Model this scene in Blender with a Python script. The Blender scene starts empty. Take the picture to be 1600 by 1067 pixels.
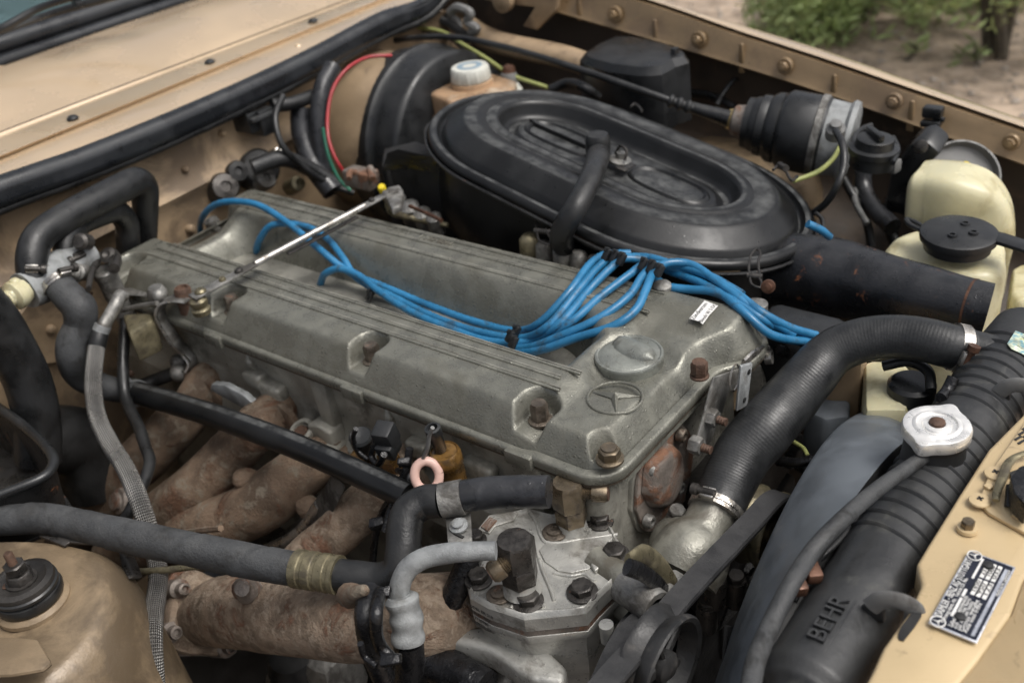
import bpy, bmesh, math, random
import numpy as np
from mathutils import Vector, Matrix, noise
random.seed(4)
C = bpy.context.scene.collection
# ------------------------------------------------------------------ camera
F_PX, CX, CY = 1566.0, 800.0, 533.5
v1 = Vector((2159, -665, 1566)).normalized()
v2 = Vector((1507, 1204, -1566)); v2 = (v2 - v1*v1.dot(v2)).normalized()
v3 = v1.cross(v2)
RC = Matrix((v1, v2, v3))                       # world = RC @ camera
OC = -(RC @ Vector(((983-CX)/F_PX, -(560-CY)/F_PX, -1.0)))*1.1
cam_d = bpy.data.cameras.new('camera'); cam = bpy.data.objects.new('camera', cam_d); C.objects.link(cam)
cam.matrix_world = Matrix.Translation(OC) @ RC.to_4x4()
cam_d.sensor_width = 36; cam_d.lens = 36*F_PX/1600
cam_d.clip_start = 0.02; cam_d.clip_end = 200
cam_d.dof.use_dof = True; cam_d.dof.focus_distance = 1.0; cam_d.dof.aperture_fstop = 5.0
bpy.context.scene.camera = cam
# ------------------------------------------------------------------ light
SUN_EL, SUN_AZ = 60, 12      # degrees; azimuth of the sun direction from +X towards +Y
w = bpy.data.worlds.new('World'); bpy.context.scene.world = w; w.use_nodes = True
nt = w.node_tree; bgn = nt.nodes['Background']; sky = nt.nodes.new('ShaderNodeTexSky')
sky.sky_type = 'NISHITA'; sky.sun_disc = False; sky.sun_elevation = math.radians(SUN_EL)
sky.sun_rotation = math.radians(90-SUN_AZ); sky.air_density = 0.6; sky.dust_density = 6.0; sky.ozone_density = 0.6
hs = nt.nodes.new('ShaderNodeHueSaturation'); hs.inputs['Saturation'].default_value = 0.35
nt.links.new(sky.outputs[0], hs.inputs['Color']); nt.links.new(hs.outputs[0], bgn.inputs[0]); bgn.inputs[1].default_value = 0.12
sd = bpy.data.lights.new('sun', 'SUN'); sd.energy = 1.0; sd.angle = math.radians(30); sd.color = (1, .97, .92)
so = bpy.data.objects.new('sun', sd); C.objects.link(so)
a, e = math.radians(SUN_AZ), math.radians(SUN_EL)
sdir = Vector((math.cos(a)*math.cos(e), math.sin(a)*math.cos(e), math.sin(e)))
so.rotation_euler = sdir.to_track_quat('Z', 'Y').to_euler()
vs = bpy.context.scene.view_settings
vs.view_transform = 'Standard'; vs.look = 'None'; vs.gamma = 1; vs.exposure = 0.55

# ------------------------------------------------------------------ helpers
def at(px, py, x=None, y=None, z=None):
    "where the line of sight through a point of the photo meets a plane of the engine bay"
    d = RC @ Vector(((px-CX)/F_PX, -(py-CY)/F_PX, -1.0))
    if z is not None: t = (z-OC.z)/d.z
    elif x is not None: t = (x-OC.x)/d.x
    else: t = (y-OC.y)/d.y
    return OC + d*t
def atf(px, py, x=None, y=None, z=None):
    "same for the far side of the bay, whose planes lie lower and farther out"
    if z is not None: z = z-(.61-z)*.14
    if y is not None: y = y+(y+.76)*.14
    if x is not None: x = x+(x-.52)*.14
    return at(px, py, x, y, z)
def mpp(p):
    "metres per photo pixel at a point"
    return -(RC.transposed() @ (Vector(p)-OC)).z/F_PX
V = Vector
def basis(ax, up=None):
    z = V(ax).normalized()
    u = V(up) if up is not None else (V((0, 0, 1)) if abs(z.z) < .9 else V((1, 0, 0)))
    x = u.cross(z).normalized(); y = z.cross(x)
    return x, y, z
def catmull(pts, n=8):
    pts = [V(p) for p in pts]
    if len(pts) < 3: return [pts[0].lerp(pts[-1], i/n) for i in range(n+1)]
    P = [2*pts[0]-pts[1]] + pts + [2*pts[-1]-pts[-2]]; out = []
    for i in range(1, len(P)-2):
        p0, p1, p2, p3 = P[i-1:i+3]
        d1 = max((p2-p1).length, 1e-6); d0 = max((p1-p0).length, 1e-6); d2 = max((p3-p2).length, 1e-6)
        m1 = ((p2-p1)/d1+(p1-p0)/d0)*.5*d1; m2 = ((p3-p2)/d2+(p2-p1)/d1)*.5*d1
        for k in range(n):
            t = k/n; t2 = t*t; t3 = t2*t
            out.append(p1*(2*t3-3*t2+1)+m1*(t3-2*t2+t)+p2*(-2*t3+3*t2)+m2*(t3-t2))
    out.append(pts[-1]); return out
def vec_noise(p, f): return noise.noise(V(p)*f)

class MB:
    def __init__(s): s.bm = bmesh.new(); s.uv = s.bm.loops.layers.uv.new('UVMap')
    def quad_grid(s, rows, close=False, uvs=None):
        "rows of points -> a sheet"
        vv = [[s.bm.verts.new(p) for p in r] for r in rows]
        n = len(vv[0])
        for i in range(len(vv)-1):
            for j in range(n if close else n-1):
                k = (j+1) % n
                try: f = s.bm.faces.new((vv[i][j], vv[i][k], vv[i+1][k], vv[i+1][j]))
                except ValueError: continue
                if uvs:
                    (u0, u1) = uvs[i], uvs[i+1]; a0 = j/n; a1 = (j+1)/n
                    for l, t in zip(f.loops, ((u0, a0), (u0, a1), (u1, a1), (u1, a0))): l[s.uv].uv = t
        return vv
    def cap(s, ring):
        try: s.bm.faces.new(ring)
        except ValueError: pass
    def tube(s, pts, r, seg=16, n=8, caps=True, fn=None, spline=True, flat=None, up=None):
        raw = [V(p) for p in pts]
        P = catmull(raw, n) if spline and len(raw) > 2 else (catmull(raw, n) if spline else raw)
        L = [0]
        for i in range(1, len(P)): L.append(L[-1]+(P[i]-P[i-1]).length)
        if callable(r): R = [r(l/L[-1]) for l in L]
        elif isinstance(r, (list, tuple)):
            R = []
            m = len(r)-1
            for i in range(len(P)):
                t = i/(len(P)-1)*m; k = min(int(t), m-1); q = t-k; q = q*q*(3-2*q)*.5+q*.5
                R.append(r[k]*(1-q)+r[k+1]*q)
        else: R = [r]*len(P)
        rows = []; x = None
        for i, p in enumerate(P):
            t = (P[min(i+1, len(P)-1)]-P[max(i-1, 0)]).normalized()
            if x is None: x = basis(t, up)[0]
            x = (x - t*x.dot(t)).normalized(); y = t.cross(x)
            row = []
            for j in range(seg):
                th = 2*math.pi*j/seg
                rr = R[i]*(fn(L[i], th) if fn else 1)
                fx, fy = flat if flat else (1, 1)
                row.append(p + x*(math.cos(th)*rr*fx)+y*(math.sin(th)*rr*fy))
            rows.append(row)
        vv = s.quad_grid(rows, True, L)
        if caps: s.cap(vv[0][::-1]); s.cap(vv[-1])
        return s
    def lathe(s, c, ax, prof, seg=32, fn=None, up=None, closed=False, sx=1, sy=1):
        "prof: (radius, height along ax)"
        x, y, z = basis(ax, up); c = V(c); rows = []
        for (r, h) in prof:
            rows.append([c + z*h + x*(math.cos(2*math.pi*j/seg)*r*sx*(fn(2*math.pi*j/seg, r, h) if fn else 1))
                         + y*(math.sin(2*math.pi*j/seg)*r*sy*(fn(2*math.pi*j/seg, r, h) if fn else 1)) for j in range(seg)])
        vv = s.quad_grid(rows, True, [p[1] for p in prof])
        if not closed: s.cap(vv[0][::-1]); s.cap(vv[-1])
        return s
    def prism(s, poly, off, bevel=0, bseg=2):
        poly = [V(p) for p in poly]; off = V(off)
        nv0 = len(s.bm.verts)
        a = [s.bm.verts.new(p) for p in poly]; b = [s.bm.verts.new(p+off) for p in poly]
        fs = []; n = len(poly)
        for fcs in (a[::-1], b): fs.append(s.bm.faces.new(fcs))
        for i in range(n): fs.append(s.bm.faces.new((a[i], a[(i+1) % n], b[(i+1) % n], b[i])))
        bmesh.ops.recalc_face_normals(s.bm, faces=fs)
        if bevel:
            es = list({e for f in fs for e in f.edges})
            bmesh.ops.bevel(s.bm, geom=es, offset=bevel, segments=bseg, affect='EDGES', profile=.5, clamp_overlap=True)
        return s
    def box(s, c, size, ax=None, up=None, bevel=0, bseg=2):
        if ax is None: x, y, z = V((1, 0, 0)), V((0, 1, 0)), V((0, 0, 1))
        else: x, y, z = basis(ax, up)
        c = V(c); a, b, h = [q/2 for q in size]
        poly = [c - z*h + x*sx*a + y*sy*b for sx, sy in ((-1, -1), (1, -1), (1, 1), (-1, 1))]
        return s.prism(poly, z*2*h, bevel, bseg)
    def hexa(s, c, ax, r, h, up=None, rot=0, dome=True):
        prof = [(r*.97, 0), (r, h*.06), (r, h*.86), (r*.86, h)] if dome else [(r, 0), (r, h)]
        x, y, z = basis(ax, up); c = V(c); rows = []
        for k, (rr, hh) in enumerate(prof):
            row = []
            for j in range(12):
                th = rot + 2*math.pi*j/12
                ro = rr if j % 2 == 0 else rr*math.cos(math.pi/6)
                if k == 3: ro = rr*.95
                row.append(c+z*hh+x*math.cos(th)*ro+y*math.sin(th)*ro)
            rows.append(row)
        vv = s.quad_grid(rows, True); s.cap(vv[0][::-1]); s.cap(vv[-1]); return s
    def ball(s, c, r, seg=12, sq=(1, 1, 1)):
        c = V(c); rows = []
        for i in range(1, seg):
            ph = math.pi*i/seg
            rows.append([c+V((math.sin(ph)*math.cos(2*math.pi*j/(seg*2))*r*sq[0], math.sin(ph)*math.sin(2*math.pi*j/(seg*2))*r*sq[1], -math.cos(ph)*r*sq[2])) for j in range(seg*2)])
        vv = s.quad_grid(rows, True); s.cap(vv[0][::-1]); s.cap(vv[-1]); return s
    def wobble(s, amp, f, n2=0, f2=0):
        for v in s.bm.verts:
            p = v.co; q = V((noise.noise(p*f), noise.noise(p*f+V((7, 3, 1))), noise.noise(p*f+V((1, 9, 4)))))*amp
            if n2: q += V((noise.noise(p*f2), noise.noise(p*f2+V((7, 3, 1))), noise.noise(p*f2+V((1, 9, 4)))))*n2
            v.co = p+q
        return s
WL = {}
def fin(mb, name, mat, parent=None, ang=38, flat=False, origin=None):
    bm = mb.bm
    if parent is not None: org = WL[parent.name]
    elif origin is not None: org = V(origin)
    else:
        bb = [v.co for v in bm.verts]
        org = V(((min(p.x for p in bb)+max(p.x for p in bb))/2, (min(p.y for p in bb)+max(p.y for p in bb))/2, min(p.z for p in bb)))
    for v in bm.verts: v.co = v.co-org
    bmesh.ops.recalc_face_normals(bm, faces=bm.faces[:])
    me = bpy.data.meshes.new(name); bm.to_mesh(me); bm.free()
    if not flat:
        for p in me.polygons: p.use_smooth = True
        me.set_sharp_from_angle(angle=math.radians(ang))
    me.materials.append(mat)
    o = bpy.data.objects.new(name, me); C.objects.link(o)
    WL[o.name] = org
    if parent is not None: o.parent = parent
    else: o.location = org
    return o
def tag(o, label, cat, group=None):
    o['label'] = label; o['category'] = cat
    if group: o['group'] = group
    return o
def thing(name, loc, label, cat, group=None):
    o = bpy.data.objects.new(name, None); C.objects.link(o); o.location = V(loc); o.empty_display_size = .02
    WL[o.name] = V(loc); tag(o, label, cat, group); return o
def struct(o): o['kind'] = 'structure'; return o
def dup(src, delta, label=None):
    "copy of a thing with its parts and sub-parts, moved by delta"
    r = src.copy(); C.objects.link(r); r.location = src.location + V(delta); WL[r.name] = WL[src.name]+V(delta)
    if label: r['label'] = label
    for ch in list(src.children):
        c = ch.copy(); C.objects.link(c); c.parent = r; WL[c.name] = WL[r.name]
        for g in list(ch.children):
            d = g.copy(); C.objects.link(d); d.parent = c
    return r
def text_mb(txt, org, xd, yd, size, depth=.0004, mirror=False, font_sx=1.0, center=True):
    cu = bpy.data.curves.new('t', 'FONT'); cu.body = txt; cu.size = 1; cu.extrude = 0; cu.resolution_u = 3
    cu.align_x = 'CENTER' if center else 'LEFT'; cu.align_y = 'CENTER' if center else 'BOTTOM_BASELINE'
    o = bpy.data.objects.new('t', cu); C.objects.link(o); bpy.context.view_layer.update()
    me = bpy.data.meshes.new_from_object(o); bpy.data.objects.remove(o); bpy.data.curves.remove(cu)
    m = MB(); m.bm.from_mesh(me); bpy.data.meshes.remove(me)
    xd = V(xd).normalized(); yd = V(yd).normalized(); zd = xd.cross(yd)
    r = bmesh.ops.extrude_face_region(m.bm, geom=m.bm.faces[:])
    for g in r['geom']:
        if isinstance(g, bmesh.types.BMVert): g.co.z = depth/size
    for v in m.bm.verts: v.co = V(org)+xd*v.co.x*size*font_sx+yd*v.co.y*size+zd*v.co.z*size
    return m

# ------------------------------------------------------------------ materials
def mat(name, base, rough=.5, metal=0, var=.2, vs_=25, bump=.15, bs=300, dirt=None, da=.5, ds=12, rust=0, rs=18, coat=0,
        rvar=.15, speck=0, sss=0, trans=0, uvbump=None, spec=.5, dust=0, rustcol=(.16, .06, .025), wear=0, dustcol=(.17, .168, .160), dlo=.2, dhi=1.0):
    m = bpy.data.materials.new(name); m.use_nodes = True; t = m.node_tree; N = t.nodes; K = t.links
    b = N['Principled BSDF']; tc = N.new('ShaderNodeTexCoord'); geo = N.new('ShaderNodeNewGeometry')
    pos = geo.outputs['Position']
    def nz(scale, det=6, rgh=.6, dist=0, off=0):
        n = N.new('ShaderNodeTexNoise'); n.inputs['Scale'].default_value = scale; n.inputs['Detail'].default_value = det
        n.inputs['Roughness'].default_value = rgh; n.inputs['Distortion'].default_value = dist
        if off:
            a = N.new('ShaderNodeVectorMath'); a.inputs[1].default_value = (off, off*.7, off*1.3); K.new(pos, a.inputs[0]); K.new(a.outputs[0], n.inputs['Vector'])
        else: K.new(pos, n.inputs['Vector'])
        return n.outputs[0]
    def ramp(src, lo, hi):
        r = N.new('ShaderNodeMapRange'); r.inputs[1].default_value = lo; r.inputs[2].default_value = hi; r.clamp = True
        r.interpolation_type = 'SMOOTHSTEP'; K.new(src, r.inputs[0]); return r.outputs[0]
    def mixc(fac, a, bb):
        x = N.new('ShaderNodeMix'); x.data_type = 'RGBA'
        if isinstance(fac, float): x.inputs[0].default_value = fac
        else: K.new(fac, x.inputs[0])
        for i, q in ((6, a), (7, bb)):
            if isinstance(q, tuple): x.inputs[i].default_value = (*q, 1)
            else: K.new(q, x.inputs[i])
        return x.outputs[2]
    def mul(a, k):
        x = N.new('ShaderNodeMath'); x.operation = 'MULTIPLY'; K.new(a, x.inputs[0])
        if isinstance(k, (int, float)): x.inputs[1].default_value = k
        else: K.new(k, x.inputs[1])
        return x.outputs[0]
    def add(a, k):
        x = N.new('ShaderNodeMath'); x.operation = 'ADD'; K.new(a, x.inputs[0])
        if isinstance(k, (int, float)): x.inputs[1].default_value = k
        else: K.new(k, x.inputs[1])
        return x.outputs[0]
    lo = tuple(c*(1-var) for c in base); hi = tuple(min(c*(1+var), 1) for c in base)
    n1 = ramp(nz(vs_), .35, .65); col = mixc(n1, lo, hi)
    rg = add(mul(n1, rvar*2), rough-rvar)
    mt = None
    hgt = mul(nz(bs, 4), 1.0)
    if dirt:
        dm = ramp(nz(ds, 8, .65, .4, 3), .62-da*.3, .75-da*.25); col = mixc(mul(dm, .85), col, dirt); rg = add(rg, mul(dm, .12))
        if metal: mt = add(mul(dm, -metal*.6), metal)
    if dust:
        sx = N.new('ShaderNodeSeparateXYZ'); K.new(geo.outputs['Normal'], sx.inputs[0])
        dz = ramp(sx.outputs[2], dlo, dhi); dn = ramp(nz(40, 8, .7, 0, 5), .3, .75)
        du = mul(mul(dz, dn), dust); col = mixc(du, col, dustcol); rg = add(rg, mul(du, .5))
    if rust:
        rm = ramp(nz(rs, 9, .7, .6, 11), .72-rust*.35, .80-rust*.3)
        rc = mixc(ramp(nz(rs*4, 6, .7, 0, 2), .3, .7), rustcol, tuple(c*2.0 for c in rustcol))
        col = mixc(rm, col, rc); rg = add(mul(rm, .35), rg)
        if metal: mt = mul(mt if mt else add(mul(rm, 0), metal), add(mul(rm, -.9), 1.0))
        hgt = add(hgt, mul(mul(rm, nz(bs*.6, 5, .7)), 1.2))
    if wear:
        gp = geo.outputs['Pointiness']; wm = ramp(gp, .52, .58); col = mixc(mul(wm, wear), col, tuple(min(1, c*2.4+.03) for c in base))
    bp = N.new('ShaderNodeBump'); bp.inputs['Strength'].default_value = bump; bp.inputs['Distance'].default_value = .002
    nin = None
    if speck:
        vo = N.new('ShaderNodeTexVoronoi'); vo.inputs['Scale'].default_value = 170; vo.inputs['Randomness'].default_value = 1; K.new(pos, vo.inputs['Vector'])
        sp = N.new('ShaderNodeSeparateColor'); K.new(vo.outputs['Color'], sp.inputs[0])
        thr = add(mul(ramp(sp.outputs[0], .45, 1.0), .32), 0.0)       # radius per cell
        x = N.new('ShaderNodeMath'); x.operation = 'SUBTRACT'; K.new(thr, x.inputs[0]); K.new(vo.outputs['Distance'], x.inputs[1])
        dr = ramp(x.outputs[0], 0.0, .12)
        zone = ramp(nz(9, 4, .6, 0, 21), .5-speck*.25, .62-speck*.1)
        dr = mul(dr, zone)
        hgt = add(hgt, mul(dr, 3.0)); rr = add(mul(dr, -1.0), 1.0); rg = mul(rg, add(mul(rr, .75), .25))
    K.new(hgt, bp.inputs['Height']); nout = bp.outputs[0]
    if uvbump:
        kind, sc, st = uvbump
        uv = N.new('ShaderNodeUVMap'); uv.uv_map = 'UVMap'; sxy = N.new('ShaderNodeSeparateXYZ'); K.new(uv.outputs[0], sxy.inputs[0])
        def sin(a):
            q = N.new('ShaderNodeMath'); q.operation = 'SINE'; K.new(a, q.inputs[0]); return q.outputs[0]
        if kind == 'ring': h2 = sin(mul(sxy.outputs[0], 2*math.pi*sc))
        else:
            a1 = add(mul(sxy.outputs[0], 2*math.pi*sc), 0); a2 = mul(sxy.outputs[1], 2*math.pi*14)
            nn = N.new('ShaderNodeMath'); nn.operation = 'SUBTRACT'; K.new(a1, nn.inputs[0]); K.new(a2, nn.inputs[1])
            h2 = mul(sin(add(a1, a2)), sin(nn.outputs[0]))
            fc = ramp(h2, -.75, .4); col = mixc(fc, tuple(c*.22 for c in base), col)
        b2 = N.new('ShaderNodeBump'); b2.inputs['Strength'].default_value = st; b2.inputs['Distance'].default_value = .0015
        K.new(h2, b2.inputs['Height']); K.new(nout, b2.inputs['Normal']); nout = b2.outputs[0]
    K.new(nout, b.inputs['Normal']); K.new(col, b.inputs['Base Color']); K.new(rg, b.inputs['Roughness'])
    b.inputs['Metallic'].default_value = metal
    if mt: K.new(mt, b.inputs['Metallic'])
    b.inputs['Coat Weight'].default_value = coat; b.inputs['Coat Roughness'].default_value = .12
    b.inputs['Specular IOR Level'].default_value = spec
    if sss: b.inputs['Subsurface Weight'].default_value = sss; b.inputs['Subsurface Radius'].default_value = (.02, .015, .008)
    if trans: b.inputs['Transmission Weight'].default_value = trans
    return m
M = dict(
 cover=mat('cast_aluminium_cover', (.20, .198, .168), .33, .5, var=.10, vs_=40, bump=.32, bs=420, dirt=(.115, .112, .09), da=.45, ds=12, speck=.5),
 head=mat('cast_aluminium_head', (.31, .30, .26), .44, .4, var=.22, vs_=20, bump=.4, bs=300, dirt=(.07, .065, .05), da=.4, ds=10, speck=.5),
 alu=mat('bright_cast_aluminium', (.42, .415, .385), .40, .5, var=.12, vs_=30, bump=.25, bs=350, dirt=(.10, .09, .075), da=.4, ds=18, speck=.35),
 midalu=mat('dull_cast_aluminium', (.25, .245, .21), .46, .4, var=.2, vs_=25, bump=.35, bs=260, dirt=(.10, .09, .07), da=.4, ds=20),
 oldalu=mat('grimy_aluminium', (.24, .235, .22), .45, .6, var=.25, vs_=40, bump=.5, bs=250, dirt=(.05, .045, .038), da=.6, ds=30),
 oxid=mat('white_oxidised_aluminium', (.26, .27, .27), .62, .3, var=.2, vs_=60, bump=.4, bs=600, dirt=(.15, .15, .14), da=.3, ds=40),
 cap=mat('green_grey_cap_metal', (.25, .26, .235), .36, .5, var=.15, vs_=30, bump=.3, bs=400, dirt=(.10, .10, .085), da=.4, ds=30),
 steel=mat('zinc_steel', (.45, .43, .40), .32, .9, var=.15, vs_=60, bump=.15, bs=300, dirt=(.12, .10, .07), da=.3, ds=50),
 olive=mat('yellow_zinc_steel', (.20, .175, .11), .4, .6, var=.2, vs_=60, bump=.3, bs=300, dirt=(.06, .05, .035), da=.4, ds=40),
 bolt=mat('rusty_bolt_steel', (.15, .125, .10), .45, .7, var=.25, vs_=70, bump=.4, bs=400, rust=.5, rs=60, rustcol=(.10, .055, .035)),
 dbolt=mat('dark_bolt_steel', (.07, .065, .06), .38, .7, var=.2, vs_=80, bump=.3, bs=400, rust=.25, rs=70),
 rustbolt=mat('brown_rusted_bolt', (.095, .055, .037), .65, .3, var=.3, vs_=90, bump=.6, bs=400),
 brassy=mat('dull_brass', (.20, .16, .11), .38, .75, var=.2, vs_=50, bump=.2, bs=300, dirt=(.06, .05, .04), da=.4, ds=40),
 yellowbrass=mat('yellow_brass', (.62, .48, .22), .35, .7, var=.1, bump=.1),
 amber=mat('amber_oily_brass', (.22, .12, .035), .3, .5, var=.3, vs_=50, bump=.3, dirt=(.05, .03, .015), da=.4, ds=40, coat=.3),
 manifold=mat('rusty_cast_iron', (.15, .105, .072), .8, .1, var=.35, vs_=26, bump=1.0, bs=280, rust=.5, rs=16, rustcol=(.075, .040, .024), dirt=(.20, .17, .13), da=.40, ds=60, rvar=.08, spec=.4),
 manifold2=mat('dusty_rusty_cast_iron', (.21, .158, .115), .85, .05, var=.3, vs_=40, bump=1.0, bs=330, rust=.52, rs=22, rustcol=(.12, .065, .042), dirt=(.31, .25, .19), da=.5, ds=80, rvar=.05, spec=.3),
 rustplate=mat('rusty_cover_plate', (.22, .19, .165), .5, .35, var=.25, vs_=30, bump=.6, bs=300, rust=.72, rs=22, rustcol=(.11, .055, .032)),
 blackpaint=mat('old_black_gloss_paint', (.009, .0095, .010), .38, 0, var=.3, vs_=12, bump=.08, bs=250, rvar=.10, coat=.0, spec=.4, dust=.42, dlo=.93, dhi=.985, dustcol=(.21, .215, .21), speck=.25),  # level faces lightened as dust, partly standing in for brighter reflections there
 blackedge=mat('black_paint_chipped_rust', (.012, .012, .012), .35, 0, var=.3, bump=.3, rust=.28, rs=30, dust=.1),
 blackrust=mat('black_paint_with_rust_spots', (.014, .015, .018), .33, 0, var=.3, vs_=15, bump=.25, bs=300, rust=.36, rs=34, dust=.12, speck=.5),
 rubber=mat('black_rubber_hose', (.013, .0135, .014), .40, 0, var=.25, vs_=30, bump=.2, bs=300, dust=.07),
 ribrubber=mat('ribbed_rubber_hose', (.017, .018, .019), .42, 0, var=.2, vs_=30, bump=.15, bs=300, uvbump=('ring', 290, .055), dust=.08),
 greyrubber=mat('dusty_grey_rubber', (.038, .040, .042), .66, 0, var=.2, vs_=25, bump=.5, bs=300, dirt=(.012, .012, .012), da=.38, ds=26, dust=.2),
 seal=mat('rubber_weather_seal', (.014, .016, .019), .36, 0, var=.2, vs_=20, bump=.1, bs=200, dust=.02),
 tape=mat('wrapped_black_tape', (.02, .021, .024), .33, 0, var=.3, vs_=30, bump=.3, bs=120, dust=.1, speck=.3),
 plastic=mat('black_plastic', (.013, .014, .015), .38, 0, var=.15, vs_=20, bump=.1, bs=600, dust=.07),
 tank=mat('dark_grey_plastic_tank', (.024, .025, .026), .42, 0, var=.2, vs_=18, bump=.15, bs=250, dust=.06, dirt=(.06, .06, .055), da=.2, ds=30),
 shroud=mat('scuffed_blue_grey_plastic', (.125, .140, .155), .48, 0, var=.12, vs_=25, bump=.02, bs=600),
 greyplastic=mat('grey_plastic', (.15, .15, .145), .5, 0, var=.12, vs_=30, bump=.1, dirt=(.06, .055, .05), da=.3, ds=30),
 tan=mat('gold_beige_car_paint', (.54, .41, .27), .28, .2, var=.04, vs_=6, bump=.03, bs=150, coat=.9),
 tanrail=mat('gold_beige_paint_shaded_weathered', (.25, .175, .098), .38, .35, var=.08, vs_=10, bump=.12, bs=200, coat=.25, dirt=(.16, .11, .065), da=.45, ds=10),  # darker copy of the beige: the upright rail's shade is in the colour
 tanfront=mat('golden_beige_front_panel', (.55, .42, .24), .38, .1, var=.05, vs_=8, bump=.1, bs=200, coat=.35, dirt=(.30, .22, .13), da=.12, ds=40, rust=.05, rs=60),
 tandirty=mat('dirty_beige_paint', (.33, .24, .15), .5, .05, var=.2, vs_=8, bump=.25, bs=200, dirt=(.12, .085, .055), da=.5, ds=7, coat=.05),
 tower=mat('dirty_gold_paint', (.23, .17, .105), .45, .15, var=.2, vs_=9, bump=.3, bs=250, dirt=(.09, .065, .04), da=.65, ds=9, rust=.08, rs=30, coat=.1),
 wingshade=mat('shaded_dirty_beige', (.055, .04, .028), .65, 0, var=.3, vs_=10, bump=.4, bs=120, dirt=(.12, .085, .055), da=.35, ds=8),  # dirty beige with the shadow below the wing rail put into the colour
 seam=mat('dark_seam_sealer', (.06, .045, .03), .7, 0, var=.2),
 blue=mat('blue_silicone_cable', (.022, .155, .31), .38, 0, var=.15, vs_=25, bump=.08, bs=200, dirt=(.03, .07, .11), da=.3, ds=45, spec=.5),
 red=mat('red_cable', (.30, .022, .026), .4, 0, var=.1),
 yellowgreen=mat('yellow_green_cable', (.27, .29, .10), .45, 0, var=.1),
 green=mat('green_cable', (.02, .15, .09), .5, 0, var=.1),
 yellow=mat('yellow_plastic', (.75, .58, .03), .4, 0, var=.1),
 cream=mat('cream_translucent_plastic', (.60, .56, .37), .36, 0, var=.08, vs_=12, bump=.08, bs=150, sss=.25, dirt=(.36, .31, .16), da=.42, ds=9),
 fluid=mat('yellowed_reservoir_plastic', (.34, .22, .13), .4, 0, var=.2, vs_=20, bump=.08, sss=.1, dirt=(.5, .42, .32), da=.3, ds=12),
 whitecap=mat('white_plastic_cap', (.58, .58, .52), .45, 0, var=.08, vs_=30, bump=.1),
 bluegrey=mat('blue_grey_print', (.22, .30, .36), .5, 0, var=.05),
 pink=mat('pink_plastic_ring', (.60, .40, .34), .4, 0, var=.05, vs_=40, bump=.05, spec=.5),
 chrome=mat('pressed_bright_aluminium', (.86, .85, .82), .36, .65, var=.06, vs_=50, bump=.08, bs=200, dirt=(.4, .38, .34), da=.15, ds=40),
 braid=mat('steel_braid_hose', (.34, .33, .31), .38, .75, var=.2, vs_=15, bump=.2, bs=200, uvbump=('braid', 165, .8), dirt=(.10, .09, .08), da=.35, ds=9),
 belt=mat('black_drive_belt', (.024, .024, .025), .6, 0, var=.2, vs_=40, bump=.3, bs=400, dust=.1),
 pulley=mat('black_pulley_metal', (.03, .03, .03), .42, .3, var=.25, vs_=30, bump=.2, dirt=(.07, .065, .06), da=.3, ds=40),
 black=mat('grimy_black_metal', (.010, .010, .010), .6, 0, var=.3, bump=.3, dust=.05),
 oily=mat('oily_black_metal', (.010, .010, .011), .28, .2, var=.3, vs_=50, bump=.8, bs=160, spec=.6),
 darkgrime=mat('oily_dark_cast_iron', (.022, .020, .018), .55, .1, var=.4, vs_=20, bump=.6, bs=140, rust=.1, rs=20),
 pale=mat('white_label', (.74, .73, .70), .5, 0, var=.04, bump=.05),
 ink=mat('black_ink', (.02, .02, .02), .5, 0, var=0, bump=.02),
 navy=mat('navy_blue_plate', (.018, .021, .035), .32, .3, var=.1, vs_=40, bump=.05),
 plate=mat('plate_aluminium', (.55, .57, .62), .3, .6, var=.06, vs_=60, bump=.05),
 sticker=mat('faded_multicolour_sticker', (.50, .55, .42), .4, 0, var=.45, vs_=90, bump=.1, rust=.5, rs=90, rustcol=(.20, .20, .05), dirt=(.03, .22, .32), da=.5, ds=110),
 gravel=mat('gravel_soil', (.34, .265, .20), .9, 0, var=.4, vs_=9, bump=1, bs=40, rvar=.02, spec=.2, dirt=(.38, .31, .25), da=.4, ds=26),
 grass=mat('green_leaf', (.32, .40, .17), .6, 0, var=.4, vs_=5, bump=.05, rvar=.05),
 stone=mat('pale_stone', (.36, .31, .26), .85, 0, var=.3, vs_=6, bump=.3, bs=60, rvar=.02),
 bark=mat('dark_trunk', (.08, .068, .05), .9, 0, var=.3, vs_=20, bump=.6, bs=60),
 copper=mat('copper_brown_clip', (.11, .055, .035), .4, .5, var=.2, vs_=60, bump=.2),
 glassm=mat('blue_green_windscreen_glass', (.10, .17, .18), .08, 0, var=.05, vs_=3, bump=0, coat=.8),
)
# ================================================================== body of the car
def lerp_line(pa, pb, e0, e1):
    "extend a world segment by e0 before and e1 after (fractions)"
    d = pb-pa; return pa-d*e0, pb+d*e1
def curve_rows(lines, n=24, crv=None):
    rows = []
    for a, b in lines: rows.append([a.lerp(b, i/n) for i in range(n+1)])
    return rows
def strip(lines, mat, name, parent=None, thick=None, n=24, ang=30):
    m = MB(); m.quad_grid(curve_rows(lines, n))
    if thick: bmesh.ops.solidify(m.bm, geom=m.bm.faces[:], thickness=thick)
    return fin(m, name, mat, parent, ang)
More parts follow.
